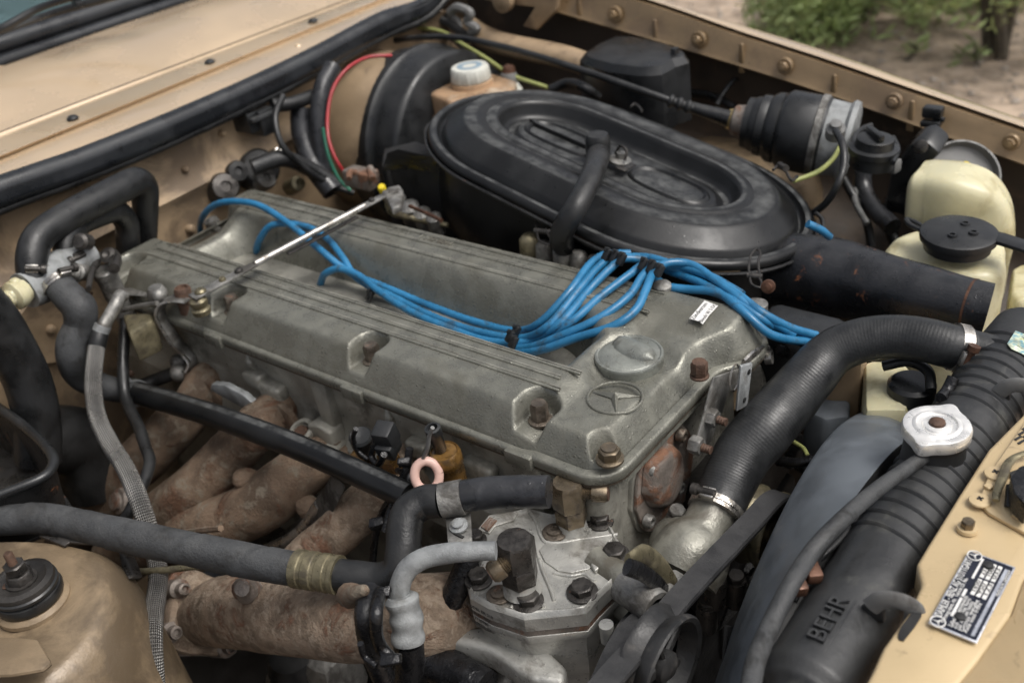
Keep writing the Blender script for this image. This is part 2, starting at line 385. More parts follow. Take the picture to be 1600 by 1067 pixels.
# --- firewall
fw = struct(strip([(V((-.93, -1.0, .10)), V((-.93, 1.0, .115))), (V((-.93, -1.0, .02)), V((-.93, 1.0, .06))), (V((-.925, -1.0, .0)), V((-.925, 1.0, .04))),
                   (V((-.915, -1.0, -.015)), V((-.915, 1.0, .025))), (V((-.925, -1.0, -.03)), V((-.925, 1.0, .01))), (V((-.93, -1.0, -.05)), V((-.93, 1.0, -.02))),
                   (V((-.93, -1.0, -.25)), V((-.93, 1.0, -.25))), (V((-.93, -1.0, -.7)), V((-.93, 1.0, -.7)))], M['tandirty'], 'firewall'))
for px, py, r in ((348, 208, .006), (290, 265, .006), (298, 358, .008), (80, 515, .008), (163, 285, .005)):
    p = at(px, py, x=-.925); m = MB(); m.lathe(p, (1, 0, 0), [(r, -.004), (r, .002), (r*.6, .006), (0.0005, .007)], 14); struct(fin(m, 'firewall_plug', M['tandirty'], fw, origin=p))
p = at(78, 512, x=-.927); m = MB(); m.lathe(p, (1, 0, 0), [(.062, -.002), (.055, .006), (.045, .004), (.012, .001), (.0005, 0)], 40); fin(m, 'pressed_dimple', M['tandirty'], fw)

m = MB(); m.lathe(at(590, 205, x=-.93), (1, 0, .05), [(.16, -.02), (.155, .03), (.15, .10), (.14, .12), (.0005, .12)], 48); o = fin(m, 'firewall_bulge', M['tandirty'], fw)
# --- cowl panel: pressed sheet between the windscreen and the bonnet seal
def cl(pa, pb, z, e0=.9, e1=.6):
    return lerp_line(at(*pa, z=z), at(*pb, z=z), e0, e1)
cowl_lines = [cl((0, 300), (600, 46), .128, .8, .25), cl((0, 282), (600, 26), .136, .8, .25),
              cl((0, 256), (500, 50), .140), cl((0, 249), (500, 43), .139), cl((0, 244), (500, 38), .146),
              cl((0, 230), (500, 29), .148), cl((0, 212), (500, 21), .147), cl((0, 207), (500, 16), .151)]
A0, A1 = cowl_lines[-1]; B0, B1 = cl((0, 107), (296, 5), .185, 1.5, 1.9)
for k in range(1, 9):
    t = k/8; bulge = .012*math.sin(math.pi*t)
    cowl_lines.append((A0.lerp(B0, t)+V((0, 0, bulge)), A1.lerp(B1, t)+V((0, 0, bulge))))
m = MB(); rows = curve_rows(cowl_lines, 60)
for r in rows:
    for i, p in enumerate(r):
        if rows.index(r) > 7:
            p.z += .006*noise.noise(p*2.2)
        # the front edge sweeps forward towards the right wing
m.quad_grid(rows)
cowl = fin(m, 'cowl_panel', M['tan'], None, 25, origin=A0); tag(cowl, 'beige painted cowl panel under the windscreen with two long seams', 'car panel')
for a, b, z in (((0, 248.5), (500, 42.5), .1395), ((0, 208.5), (500, 17.5), .1495)):
    p, q = cl(a, b, z); m = MB(); m.tube([p+V((0, 0, .0016)), q+V((0, 0, .0016))], .0011, 6, 40, spline=True); fin(m, 'seam', M['seam'], cowl)
for px, py in ((114, 186), (328, 98), (489, 34)):
    p = at(px, py, z=.149); m = MB(); m.lathe(p, (0, 0, 1), [(.0095, 0), (.0095, .002), (.0065, .005), (.0005, .007)], 20); fin(m, 'rubber_plug', M['plastic'], cowl)
p = at(466, 72, z=.138); m = MB(); m.lathe(p, (.4, 0, 1), [(.006, 0), (.006, .002), (.003, .004), (.0005, .004)], 14); fin(m, 'rivet', M['tan'], cowl)
p = at(-3, 122, z=.172); m = MB(); m.lathe(p, (.5, .1, 1), [(.036, -.002), (.03, .008), (.022, .010), (.017, .004), (.016, -.004)], 28, sx=1, sy=1.3); fin(m, 'washer_nozzle_boss', M['tan'], cowl)
m = MB(); m.lathe(p+V((.004, 0, .004)), (.5, .1, 1), [(.016, -.01), (.016, .004), (.0005, .006)], 20, sy=1.3); fin(m, 'nozzle_hole_plug', M['plastic'], cowl)
# --- windscreen, its seal and the wiper
g0, g1 = cl((0, 98), (296, -2), .19, 1.6, 1.9); h0 = g0+V((-.55, 0, .38)); h1 = g1+V((-.55, 0, .38))
wind = thing('windscreen', g0, 'blue green tinted windscreen with its black rubber surround, top left corner', 'windscreen')
m = MB(); m.quad_grid(curve_rows([(g0+V((-.02, 0, .01)), g1+V((-.02, 0, .01))), (h0, h1)], 10)); bmesh.ops.solidify(m.bm, geom=m.bm.faces[:], thickness=.005)
fin(m, 'glass', M['glassm'], wind)
for k, (dx, dz, r) in enumerate(((0, 0, .013), (-.03, .022, .020))):
    m = MB(); m.tube([g0+V((dx, 0, dz)), g1+V((dx, 0, dz))], r, 14, 20); fin(m, 'rubber_surround', M['seal'], wind)
wp = thing('wiper', at(60, 50, z=.26), 'black windscreen wiper arm with its blade lying on the windscreen', 'wiper')
m = MB(); m.tube([at(-60, 70, z=.235), at(0, 47, z=.25), at(60, 14, z=.27), at(130, -8, z=.285)], [.005, .008, .0065, .006], 10); fin(m, 'wiper_arm', M['plastic'], wp)
m = MB(); m.tube([at(0, 52, z=.24), at(80, 22, z=.25), at(150, 2, z=.26), at(230, -18, z=.27)], [.004, .007, .008, .006], 8); fin(m, 'wiper_blade', M['plastic'], wp)
m = MB(); m.box(at(122, 6, z=.272), (.035, .014, .012), (0, 0, 1), (.3, 1, .1), .002); fin(m, 'blade_clip', M['plastic'], wp)
# --- bonnet seal: broad double-lipped rubber strip
sl = thing('bonnet_seal', at(0, 300, x=-.9), 'thick black rubber bonnet seal running along the top of the bulkhead', 'rubber seal')
path = [(-520, 512), (-150, 358), (0, 299), (130, 253), (255, 202), (400, 137), (500, 88), (600, 35), (660, 10), (700, -30)]
pp = [at(px, py, x=-.905+.0*i) for i, (px, py) in enumerate(path)]
m = MB(); m.tube(pp, [.026, .026, .026, .026, .026, .025, .025, .025, .020, .018], 24, 8, flat=(1, .85), fn=lambda s, th: 1+.10*math.cos(3*th)+.03*math.cos(9*th)); fin(m, 'seal_body', M['seal'], sl, 60)
m = MB(); m.tube([p+V((.014, 0, .013)) for p in pp], .0038, 10, 8); fin(m, 'upper_lip', M['seal'], sl)
m = MB(); m.tube([p+V((.010, 0, -.021)) for p in pp], .008, 10, 8); fin(m, 'lower_lip', M['rubber'], sl)
# --- right wing (far side): outer skin, upright rail with ribs and bolts
fd = thing('far_wing', at(1250, 110, y=.84), 'gold beige wing edge with a bolted upright rail on the far side', 'car wing')
def fl(px, py, y): return at(px, py, y=y)
def wing_line(pts, y): return [fl(px, py, y) for px, py in pts]
xs = [-.95, -.75, -.55, -.35, -.15, .05, .2, .35, .5]
def ext(pts):
    d0 = (pts[0]-pts[1]); d1 = (pts[-1]-pts[-2]); return [pts[0]+d0.normalized()*.35] + pts + [pts[-1]+d1.normalized()*.3]
Lb = ext(wing_line([(864, 19), (1004, 60), (1154, 105), (1300, 152), (1421, 195), (1600, 259)], .80))
Lm = ext(wing_line([(880, -8), (1012, 30), (1154, 76), (1300, 126), (1421, 165), (1600, 228)], .806))
Lt = ext(wing_line([(905, -22), (1015, 8), (1150, 55), (1300, 104), (1421, 146), (1600, 208)], .815))
Lt2 = [p+V((0, .018, .003)) for p in Lt]
Lo = ext(wing_line([(915, -28), (1020, 1), (1150, 38), (1300, 84), (1421, 127), (1600, 188)], .862))
Lo2 = [p+V((.0, .03, -.012)) for p in Lo]; Lo3 = [p+V((0, .06, -.06)) for p in Lo]; Lo4 = [p+V((0, .075, -.4)) for p in Lo]; Lo5 = [p+V((0, .06, -.8)) for p in Lo]
Lf = [p+V((0, .012, -.004)) for p in Lb]
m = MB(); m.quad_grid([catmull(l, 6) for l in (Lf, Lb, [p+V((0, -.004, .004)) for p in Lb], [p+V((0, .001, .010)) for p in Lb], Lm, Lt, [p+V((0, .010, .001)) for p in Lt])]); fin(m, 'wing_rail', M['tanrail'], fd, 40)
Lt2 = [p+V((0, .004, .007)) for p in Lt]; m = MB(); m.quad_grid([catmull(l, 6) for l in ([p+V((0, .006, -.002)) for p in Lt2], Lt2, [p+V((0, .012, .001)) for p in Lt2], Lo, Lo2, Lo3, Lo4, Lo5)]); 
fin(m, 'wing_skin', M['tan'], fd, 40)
for px, py in ((961, 23), (1092, 62), (1227, 103), (1397, 158), (1580, 222)):
    p = fl(px, py, .80); k = mpp(p)
    m = MB(); m.lathe(p, (0, -1, .15), [(13*k, -.002), (13*k, .003), (11*k, .005), (6*k, .0045)], 24); wb = fin(m, 'bolt_washer', M['tanrail'], fd)
    m = MB(); m.hexa(p+V((0, -.004, 0)), (0, -1, .15), 8*k, .009); m.lathe(p+V((0, -.012, 0)), (0, -1, .15), [(4.5*k, 0), (4.5*k, .004), (.0005, .0045)], 12); fin(m, 'bolt_head', M['tanrail'], wb)
    wb.children[0].parent = wb
for px, py in ((905, 8), (1024, 50), (1159, 88), (1303, 137), (1424, 178)):
    p = fl(px, py, .803); m = MB(); m.prism([p+V((-.006, .002, -.030)), p+V((.006, .002, -.030)), p+V((.004, .002, .022)), p+V((-.004, .002, .022))], (0, -.006, .001), .0035, 3); fin(m, 'stiffening_rib', M['tanrail'], fd)
# drain hose clip on the rail
cp = thing('rail_clip', fl(1455, 185, .79), 'small black clip hooked on the wing rail near its right end', 'clip')
m = MB(); m.box(fl(1458, 175, .78), (.03, .02, .018), (0, 0, 1), (0, 1, 0), .004); fin(m, 'clip_body', M['plastic'], cp)
m = MB(); m.box(fl(1455, 193, .775), (.03, .02, .010), (0, 0, 1), (0, 1, 0), .003); fin(m, 'clip_foot', M['plastic'], cp)
m = MB(); m.tube([fl(1458, 183, .78), fl(1476, 188, .78)], .004, 8, 2); fin(m, 'clip_pin', M['plastic'], cp)
# --- inner wing: shelf below the rail
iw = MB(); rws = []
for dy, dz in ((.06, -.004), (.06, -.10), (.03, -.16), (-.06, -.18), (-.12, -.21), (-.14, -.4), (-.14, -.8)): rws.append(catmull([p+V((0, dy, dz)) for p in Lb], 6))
iw.quad_grid(rws); inner = fin(iw, 'inner_wing_panel', M['wingshade'], None, 40); tag(inner, 'dirty beige inner wing panel in shadow below the bolted wing rail', 'car panel')
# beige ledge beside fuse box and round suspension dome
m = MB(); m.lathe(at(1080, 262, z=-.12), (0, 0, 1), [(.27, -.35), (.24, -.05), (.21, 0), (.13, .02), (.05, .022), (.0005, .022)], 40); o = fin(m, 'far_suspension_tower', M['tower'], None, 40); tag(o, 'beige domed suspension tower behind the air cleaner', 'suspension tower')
m = MB(); m.lathe(at(1073, 178, z=-.095), (0, 0, 1), [(.014, 0), (.014, .004), (.009, .008)], 20); 
fin(m, 'tower_hole_plug', M['plastic'], o)
# long beige side member seen along the rear right
m = MB(); pts = [at(730, 38, y=.78), at(760, 60, y=.76), at(890, 92, y=.75), at(960, 118, y=.75)]
m.tube(pts, [.022, .026, .026, .024], 12, flat=(1, .8), up=(0, 0, 1)); o = fin(m, 'side_member', M['tandirty'], None); tag(o, 'dirty beige side member running behind the fluid reservoir', 'car panel')
# hinge bracket at the back corner
hg = thing('hinge_bracket', at(810, 20, y=.80), 'beige bonnet hinge bracket in the rear corner beside the wing', 'hinge')
m = MB(); m.prism([at(755, 0, y=.78), at(800, -40, y=.78), at(875, -30, y=.78), at(868, 18, y=.78), at(838, 48, y=.78), at(816, 42, y=.78), at(835, 12, y=.78), at(795, 8, y=.78)], (0, .015, 0), .003); fin(m, 'hinge_plate', M['tandirty'], hg)
m = MB(); m.lathe(at(790, 0, y=.77), (0, -1, 0), [(.022, 0), (.022, .015), (.010, .02), (.0005, .02)], 18); fin(m, 'hinge_pivot', M['tandirty'], hg)
m = MB(); m.tube([at(700, 28, y=.78), at(716, 40, y=.76), at(728, 60, y=.76)], .012, 10); fin(m, 'hinge_arm', M['black'], hg)
for i, pts in enumerate((((703, 20), (715, 12), (735, 22), (730, 34), (745, 45), (735, 52)), ((690, 32), (705, 40), (722, 52), (738, 60)))):
    m = MB(); m.tube([at(px, py, y=.74) for px, py in pts], .009, 8); fin(m, 'linkage_piece', M['greyplastic' if i == 0 else 'black'], hg)
# --- near side strut tower
st = thing('near_suspension_tower', at(60, 950, z=-.2), 'dirty gold painted suspension tower in the near left corner with a rubber mount on top', 'suspension tower')
zt = -.11
ring = [(-120, 868), (-40, 850), (60, 848), (110, 852), (145, 866), (158, 895), (160, 950), (130, 1000), (60, 1060), (-60, 1100), (-160, 1080), (-200, 960)]
top = catmull([at(px, py, z=zt) for px, py in ring+[ring[0]]], 5)[:-1]
cen = sum(top, V())/len(top)
def outw(p, d, dz): q = p-cen; q.z = 0; return p+q.normalized()*d+V((0, 0, dz))
rows = [[cen.lerp(p, t)+V((0, 0, dz)) for p in top] for t, dz in ((.02, -.004), (.35, -.004), (.42, -.001), (.8, .002), (.97, .0))]
rows += [[outw(p, d, dz) for p in top] for d, dz in ((.003, -.002), (.012, -.014), (.026, -.05), (.034, -.10), (.042, -.3), (.05, -.6))]
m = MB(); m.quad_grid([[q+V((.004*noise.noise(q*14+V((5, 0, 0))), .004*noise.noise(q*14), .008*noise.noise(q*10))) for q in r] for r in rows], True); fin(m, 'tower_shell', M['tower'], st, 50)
c = at(52, 940, z=zt+.004); k = mpp(c)
m = MB(); m.lathe(c, (0, 0, 1), [(56*k, -.003), (56*k, .002), (50*k, .006), (44*k, .006)], 40); fin(m, 'mount_seat', M['tower'], st)
m = MB(); m.lathe(c+V((0, 0, .005)), (0, 0, 1), [(46*k, 0), (51*k, .004), (52*k, .009), (50*k, .013), (46*k, .014), (50*k, .017), (50*k, .02), (45*k, .023)], 40); mt_ = fin(m, 'rubber_mount', M['rubber'], st)
m = MB(); m.lathe(c+V((0, 0, .028)), (0, 0, 1), [(46*k, -.004), (48*k, 0), (47*k, .004), (38*k, .006), (30*k, .003), (.001, .002)], 40); fin(m, 'mount_disc', M['darkgrime'], st)
m = MB(); m.lathe(c+V((-.006, -.006, .0315)), (0, 0, 1), [(20*k, 0), (20*k, .001), (.0005, .0012)], 14, sx=.9, sy=.45); fin(m, 'rust_patch', M['rustbolt'], st)
m = MB(); m.hexa(c+V((0, 0, .030)), (.05, 0, 1), 20*k, .014); m.lathe(c+V((0, 0, .030)), (0, 0, 1), [(24*k, 0), (24*k, .003)], 24); fin(m, 'nut', M['dbolt'], st)
m = MB(); m.hexa(c+V((0, 0, .045)), (0, 0, 1), 17*k, .010, rot=.3); fin(m, 'nut', M['dbolt'], st)
m = MB(); m.lathe(c+V((0, 0, .05)), (0, 0, 1), [(7*k, 0), (7*k, .018), (5*k, .020)]+[], 14); fin(m, 'threaded_stud', M['rustbolt'], st)
p = at(154, 924, z=zt-.03); m = MB(); m.lathe(p+V((.01, .01, 0)), (.75, .6, .5), [(19*k, -.005), (18*k, .003), (12*k, .008), (.0005, .010)], 18).wobble(.002, 90); fin(m, 'seam_blob', M['oxid'], st)
m = MB(); m.prism([at(-40, 1000, z=-.085), at(25, 1000, z=-.085), at(62, 1004, z=-.085), at(84, 1040, z=-.085), at(70, 1052, z=-.085), at(20, 1060, z=-.085), at(-50, 1062, z=-.085)], (0, 0, .006), .003); fin(m, 'welded_tab', M['tower'], st)
# near side inner wing wall and dark tray (battery tray edge)
tr = thing('battery_tray', at(30, 720, z=-.12), 'black tray with a raised rounded lip at the left edge, rust spots inside', 'tray')
lip = [at(px, py, z=-.08) for px, py in ((-120, 560), (-10, 632), (40, 668), (75, 702), (84, 722), (72, 742), (20, 765), (-60, 792), (-150, 820))]
m = MB(); m.tube(lip, .0065, 10, 6); fin(m, 'tray_lip', M['plastic'], tr)
m = MB(); lc = catmull(lip, 6); m.quad_grid([[p for p in lc], [p+V((-.005, -.002, -.03)) for p in lc], [p+V((-.02, -.005, -.09)) for p in lc]]); fin(m, 'tray_wall', M['blackedge'], tr)
m = MB(); m.prism([p+V((-.015, 0, -.085)) for p in lc], (0, 0, -.004)); fin(m, 'tray_floor', M['blackedge'], tr)
# dark sheet added below the bay so gaps between parts stay black
m = MB(); m.box((-.1, 0, -.72), (2.0, 1.9, .01)); o = struct(fin(m, 'dark_gap_floor', M['darkgrime']))
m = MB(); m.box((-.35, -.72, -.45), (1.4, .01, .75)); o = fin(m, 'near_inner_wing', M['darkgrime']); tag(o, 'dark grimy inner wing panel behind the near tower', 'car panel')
# ------------------------------------------------------------------ front panel
fp = thing('front_cross_member', at(1500, 850, z=.0), 'golden beige front cross panel with latch and data plate, right foreground', 'car panel')
edge = [(1318, 1130), (1362, 1050), (1380, 1010), (1400, 990), (1432, 960), (1412, 935), (1398, 912), (1425, 890), (1450, 850), (1500, 770), (1545, 700), (1600, 645), (1680, 520)]
outer = [(1840, 620), (1700, 760), (1640, 850), (1600, 905), (1580, 960), (1530, 1030), (1500, 1067), (1450, 1140)]
polyz = .0
pl = [at(px, py, z=polyz) for px, py in edge[:3]+[(1396, 988), (1420, 955), (1440, 912), (1432, 880)]+edge[8:]] + [at(px, py, z=polyz) for px, py in outer]
m = MB(); m.prism(pl, (0, 0, -.03), .004, 3); fin(m, 'panel_top', M['tanfront'], fp)
pe = [at(px, py, z=-.002) for px, py in ((1700, 762), (1640, 852), (1601, 905), (1582, 960), (1532, 1030), (1502, 1067), (1450, 1145))]
m = MB(); m.quad_grid([pe, [p+V((.03, -.002, -.028)) for p in pe], [p+V((.042, 0, -.03)) for p in pe], [p+V((.045, 0, -.12)) for p in pe]]); bmesh.ops.solidify(m.bm, geom=m.bm.faces[:], thickness=.0015); fin(m, 'front_flange', M['tanfront'], fp)
# pressed bead near the outer edge
m = MB(); m.tube([at(px, py, z=-.0016) for px, py in ((1600, 845), (1560, 905), (1530, 960), (1480, 1005), (1432, 1067))], .0035, 8, flat=(1, .5), up=(0, 0, 1)); fin(m, 'pressed_bead', M['tanfront'], fp)
# slot cut-out
m = MB(); m.prism(catmull([at(px, py, z=.0015) for px, py in ((1412, 1000), (1437, 966), (1440, 958), (1428, 955), (1418, 966), (1405, 985), (1405, 998), (1412, 1000))], 3)[:-1], (0, 0, -.004), 0); fin(m, 'slot', M['black'], fp)
# latch plate
lp = [(1532, 775), (1545, 740), (1580, 690), (1600, 662), (1660, 590), (1700, 620), (1640, 830), (1612, 838), (1590, 825), (1545, 800), (1534, 788)]
m = MB(); m.prism([at(px, py, z=.0045) for px, py in lp], (0, 0, -.004), .0012); lt = fin(m, 'latch_plate', M['tanfront'], fp)
for px, py in ((1555, 740), (1531, 782)):
    p = at(px, py, z=.005); k = mpp(p); m = MB(); m.lathe(p, (0, 0, 1), [(17*k, 0), (16*k, .0012), (11*k, .0020), (.0005, .0024)], 24); sc = fin(m, 'cross_screw', M['tanfront'], fp)
    for s in (0, 1):
        m = MB(); d = V((.8, .6, 0)) if s else V((-.6, .8, 0)); m.box(p+V((0, 0, .0024)), (.0016, 10*k, .001), (0, 0, 1), d); fin(m, 'screw_slot', M['dbolt'], sc)
for px, py in ((1545, 760), (1590, 806)):
    p = at(px, py, z=.006); m = MB(); m.box(p, (.007, .007, .003), (0, 0, 1), (.5, 1, 0), .001); fin(m, 'spot_weld_tab', M['tanfront'], fp)
p = at(1511, 827, z=.0015); k = mpp(p); m = MB(); m.lathe(p, (0, 0, 1), [(16*k, 0), (15*k, .003), (11*k, .003)], 28); bw = fin(m, 'bolt_washer', M['tanfront'], fp)
m = MB(); m.hexa(p+V((0, 0, .003)), (0, 0, 1), 10.5*k, .007); fin(m, 'bolt_head', M['brassy'], bw)
# latch mechanism
lm = thing('bonnet_latch', at(1590, 760, z=.01), 'dark bonnet latch with hooks and spring at the right edge', 'latch')
m = MB(); m.tube([at(px, py, z=.012) for px, py in ((1556, 782), (1558, 768), (1566, 748), (1577, 722), (1590, 712), (1610, 706))], [.003, .0035, .004, .004, .003, .003], 10, flat=(1, .6)); fin(m, 'latch_bracket', M['olive'], lm)
m = MB(); m.prism([at(px, py, z=.03) for px, py in ((1578, 745), (1592, 728), (1612, 722), (1625, 760), (1605, 790), (1585, 770))], (0, 0, -.022), .002); fin(m, 'latch_case', M['oily'], lm)
for d in ((1577, 792), (1592, 800), (1603, 780)):
    m = MB(); m.tube([at(d[0], d[1], z=.006), at(d[0]+3, d[1]-34, z=.018)], .004, 8, 3); fin(m, 'latch_finger', M['oily'], lm)
m = MB(); m.prism([at(px, py, z=.0067) for px, py in ((1577, 739), (1588, 735), (1596, 740), (1590, 746), (1580, 746))], (0, 0, .001)); fin(m, 'latch_hole', M['black'], lm)
# stencilled bars on latch plate
for i, (px, py) in enumerate(((1591, 684), (1597, 676), (1603, 668), (1596, 690), (1604, 680))):
    p = at(px, py, z=.0054); m = MB(); m.box(p, (.0022, .0085, .0006), (0, 0, 1), (.4, 1, 0)); fin(m, 'stamped_bar', M['ink'], fp)
# grille slats in the corner
gr = thing('radiator_grille', at(1590, 1040, z=-.08), 'dark grille slats at the lower right corner below the front panel', 'grille')
for i in range(7):
    a_ = at(1640+i*9, 900, z=-.06); b_ = at(1500+i*14, 1100, z=-.06)
    a_ = pe[1]+V((.03+.012*i, .1, -.02)); b_ = pe[-1]+V((.07+.012*i, 0, -.045))
    m = MB(); m.tube([a_, b_], .0045, 6, 4); fin(m, 'grille_slat', M['greyplastic' if i % 3 == 2 else 'plastic'], gr)

# ------------------------------------------------------------------ data plate
pc = [at(px, py, z=.0035) for px, py in ((1515, 857), (1586, 890), (1524, 1007), (1452, 972))]
Pxd = ((pc[0]-pc[3])+(pc[1]-pc[2])).normalized()      # reading direction (up the picture)
Pn = V((0, 0, 1)); Pyd = Pn.cross(Pxd).normalized()
PC = sum(pc, V())/4; PLn = ((pc[0]-pc[3]).length+(pc[1]-pc[2]).length)/2; PWd = ((pc[1]-pc[0]).length+(pc[2]-pc[3]).length)/2
dp = thing('data_plate', PC, 'navy and silver maker data plate with star marks riveted to the front panel', 'data plate')
def pq(u, v, h=0): return PC+Pxd*(u*PLn/2)+Pyd*(v*PWd/2)+Pn*h
def prect(u0, v0, u1, v1, h, t, mt, name, bev=0):
    m = MB(); m.prism([pq(u0, v0, h), pq(u1, v0, h), pq(u1, v1, h), pq(u0, v1, h)], Pn*t, bev); return fin(m, name, M[mt], dp)
prect(-1, -1, 1, 1, -.001, .0018, 'plate', 'plate_sheet', .0006)
prect(-.96, -.93, .96, .93, .0008, .0003, 'navy', 'plate_print')
def ptext(s, u, v, u1, size, mt='pale', name='lettering', h=.0012):
    m = text_mb(s, (0, 0, 0), (1, 0, 0), (0, 1, 0), 1, .1, center=False); xs = [q.co.x for q in m.bm.verts]; wd = max(xs)-min(xs)
    m.bm.free(); m = text_mb(s, pq(u, v, h), Pxd, Pyd, size, .0003, center=False, font_sx=(u1-u)*PLn/2/(wd*size)); return fin(m, name, M[mt], dp, flat=True)
ptext('DAIMLER - BENZ AG STUTTGART', -.78, .64, .76, .0075)
ptext('Fahrzeug-Ident.-Nr.  Vehicle I.D. No.', -.88, .45, .30, .0042)
for i, s in enumerate(('Zulässiges Gesamtgewicht', 'Zul. Achslast vorn', 'Zul. Achslast hinten', 'Gross weight', 'Axle load front')): ptext(s, -.90, .10-.15*i, -.10-.04*(i % 3), .0042)
prect(-.66, .26, -.18, .38, .0009, .0004, 'pale', 'blank_field'); prect(-.14, .26, .05, .38, .0009, .0004, 'pale', 'blank_field')
for r in range(3):
    for c_ in range(2):
        u0 = -.02+.47*c_; v0 = .10-.24*r
        prect(u0, v0-.17, u0+.42, v0, .0009, .0004, 'pale', 'blank_field')
        ptext(('1850', '2370', '950', '1080', '123', '033')[r*2+c_], u0+.06, v0-.15, u0+.34, .0050, 'ink', h=.0014)
prect(.35, .26, .9, .36, .0009, .0004, 'pale', 'blank_field')
prect(-.9, -.80, .85, -.66, .0009, .0004, 'plate', 'blank_field')
ptext('MADE IN W.-GERMANY', .15, -.92, .85, .0028)
def star(cx, cy_, R, ring_r, depth, mt, parent, n, xd, yd, angs, w=.16, name='star_mark'):
    g = MB(); cc = V(cx)
    g.tube([cc+xd*(R*math.cos(2*math.pi*i/36))+yd*(R*math.sin(2*math.pi*i/36)) for i in range(37)], ring_r, 8, spline=False, caps=False)
    o = fin(g, 'star_ring', mt, parent)
    g = MB(); P = []
    for i, a_ in enumerate(angs):
        P.append(cc+(xd*math.cos(a_)+yd*math.sin(a_))*R*.97)
        a2 = (a_+angs[(i+1) % 3]+(2*math.pi if angs[(i+1) % 3] < a_ else 0))/2
        P.append(cc+(xd*math.cos(a2)+yd*math.sin(a2))*R*w)
    tc = g.bm.verts.new(cc+n*depth); vs_ = [g.bm.verts.new(p) for p in P]
    for i in range(6): g.bm.faces.new((tc, vs_[i], vs_[(i+1) % 6]))
    return fin(g, name, mt, parent, flat=True)
for u in (-.90, .90): star(pq(u, .68, .0014), 0, .0052, .0005, .0008, M['pale'], dp, Pn, Pxd, Pyd, [math.radians(a_) for a_ in (90, 210, 330)])
for u, v in ((.72, -.30),( -.62, -.62)):
    p = pq(.78 if u > 0 else -.62, 0.0 if u > 0 else -.0, .001)
    m = MB(); m.lathe(p, Pn, [(.0042, 0), (.0038, .0022), (.0005, .003)], 14); fin(m, 'rivet', M['ink'], dp)

# ================================================================== engine
# --- valve cover as one pressed and cast skin
X0, X1, Y0, Y1 = -.855, .064, -.146, .172
XF = X1-.002
def smooth(t): t = np.clip(t, 0, 1); return t*t*(3-2*t)
bolts = [(-.565, -.106), (-.296, -.106), (-.044, -.106), (-.80, -.106)]
fbp = [at(953, 718, z=-.030), at(1093, 588, z=-.016)]; front_b = [(q.x, q.y) for q in fbp]
def footprint(x, y):
    "signed distance inside the outline (positive inside)"
    # rounded box; the front edge steps forward at the far corner
    x = x - .026*smooth((y-.070)/.045)*(x > -.3)*np.clip((x+.3)/.3, 0, 1)
    xf = X1 - .022 + .045*(y-Y0)/(Y1-Y0)*.0
    cx_, cy_ = (X0+XF)/2, (Y0+Y1)/2; hx, hy = (XF-X0)/2, (Y1-Y0)/2; r = .035
    qx = np.abs(x-cx_)-(hx-r); qy = np.abs(y-cy_)-(hy-r)
    return -(np.minimum(np.maximum(qx, qy), 0)+np.hypot(np.maximum(qx, 0), np.maximum(qy, 0))-r)
def cover_h(x, y):
    d = footprint(x, y)
    wall = .021; sl = .040*(1-d/wall)
    z = -.5*(sl+np.sqrt(sl*sl+.0055**2))+.0003
    z = np.maximum(z, -.043); z = np.where(d < 0, -.040-np.clip(-d*6, 0, .014), z)
    # valley between the two cam banks
    vl = smooth((y+.0465)/.010)*smooth((.090-y)/.060)
    fr = smooth((-.045-(x+.8*np.clip(y-.03, 0, 1)) )/.085)      # front end of the valley rises under the cables
    rr = smooth((x+.775)/.06)
    vz = -.098*vl*fr*rr
    # saddle behind the valley, then the open notch at the rear
    sad = smooth((-.70-x)/.05)*vl*-.022
    notch = smooth((-.785-x)/.05)*smooth((y+.02)/.03)*smooth((.105-y)/.03)*-.10
    z = z + vz + sad + notch
    # shallow seat round the filler cap
    z = z - .007*smooth((.062-np.hypot(x-.003, y-.002))/.02)
    # bolt pockets open to the left side
    for bx, by in bolts:
        q = np.hypot((x-bx)/1.0, np.minimum(y-by, 0)*.2+np.maximum(y-by, 0)*1.15)
        z = np.minimum(z, np.where(q < .0235, -.027+.027*smooth((q-.0145)/.009), z)) if True else z
    for bx, by in front_b:
        q = np.hypot(x-bx, y-by); qq = np.where((x > bx), np.abs(y-by), q)
        dep = -.024 if by < 0 else -.010
        z = np.minimum(z, np.where(qq < .030, dep-dep*smooth((qq-.0155)/.0145), z))
    # front plateau crown falling softly to the front and a bead round the front lip
    z = z - .011*smooth((x+.052)/.040)*smooth((.13-y)/.06)
    return z
# rib recess lines are separate parts; the skin itself
def cover_skin():
    m = MB(); st_ = .0022
    xs_ = np.arange(X0-.002, XF+.034, st_); ys_ = np.arange(Y0-.002, Y1+.003, st_)
    XX, YY = np.meshgrid(xs_, ys_, indexing='ij'); Z = cover_h(XX, YY); D = footprint(XX, YY)
    verts = np.stack([XX, YY, Z], -1).reshape(-1, 3); nx, ny = XX.shape
    keep = D.reshape(-1) > -.0035
    idx = np.arange(nx*ny).reshape(nx, ny)
    q = np.stack([idx[:-1, :-1], idx[1:, :-1], idx[1:, 1:], idx[:-1, 1:]], -1).reshape(-1, 4)
    q = q[keep[q].all(1)]
    used = np.unique(q); remap = -np.ones(nx*ny, int); remap[used] = np.arange(len(used))
    return verts[used], remap[q]
vc = thing('valve_cover', V((-.4, 0, -.05)), 'long grey cast twin cam valve cover with ribs, star emblem and blue cables across it', 'valve cover')
vv, qq = cover_skin(); vv = vv-np.array(WL[vc.name])
me = bpy.data.meshes.new('cover_skin'); me.from_pydata(vv.tolist(), [], qq.tolist()); me.update()
for p in me.polygons: p.use_smooth = True
me.materials.append(M['cover']); o = bpy.data.objects.new('cover_skin', me); C.objects.link(o); o.parent = vc
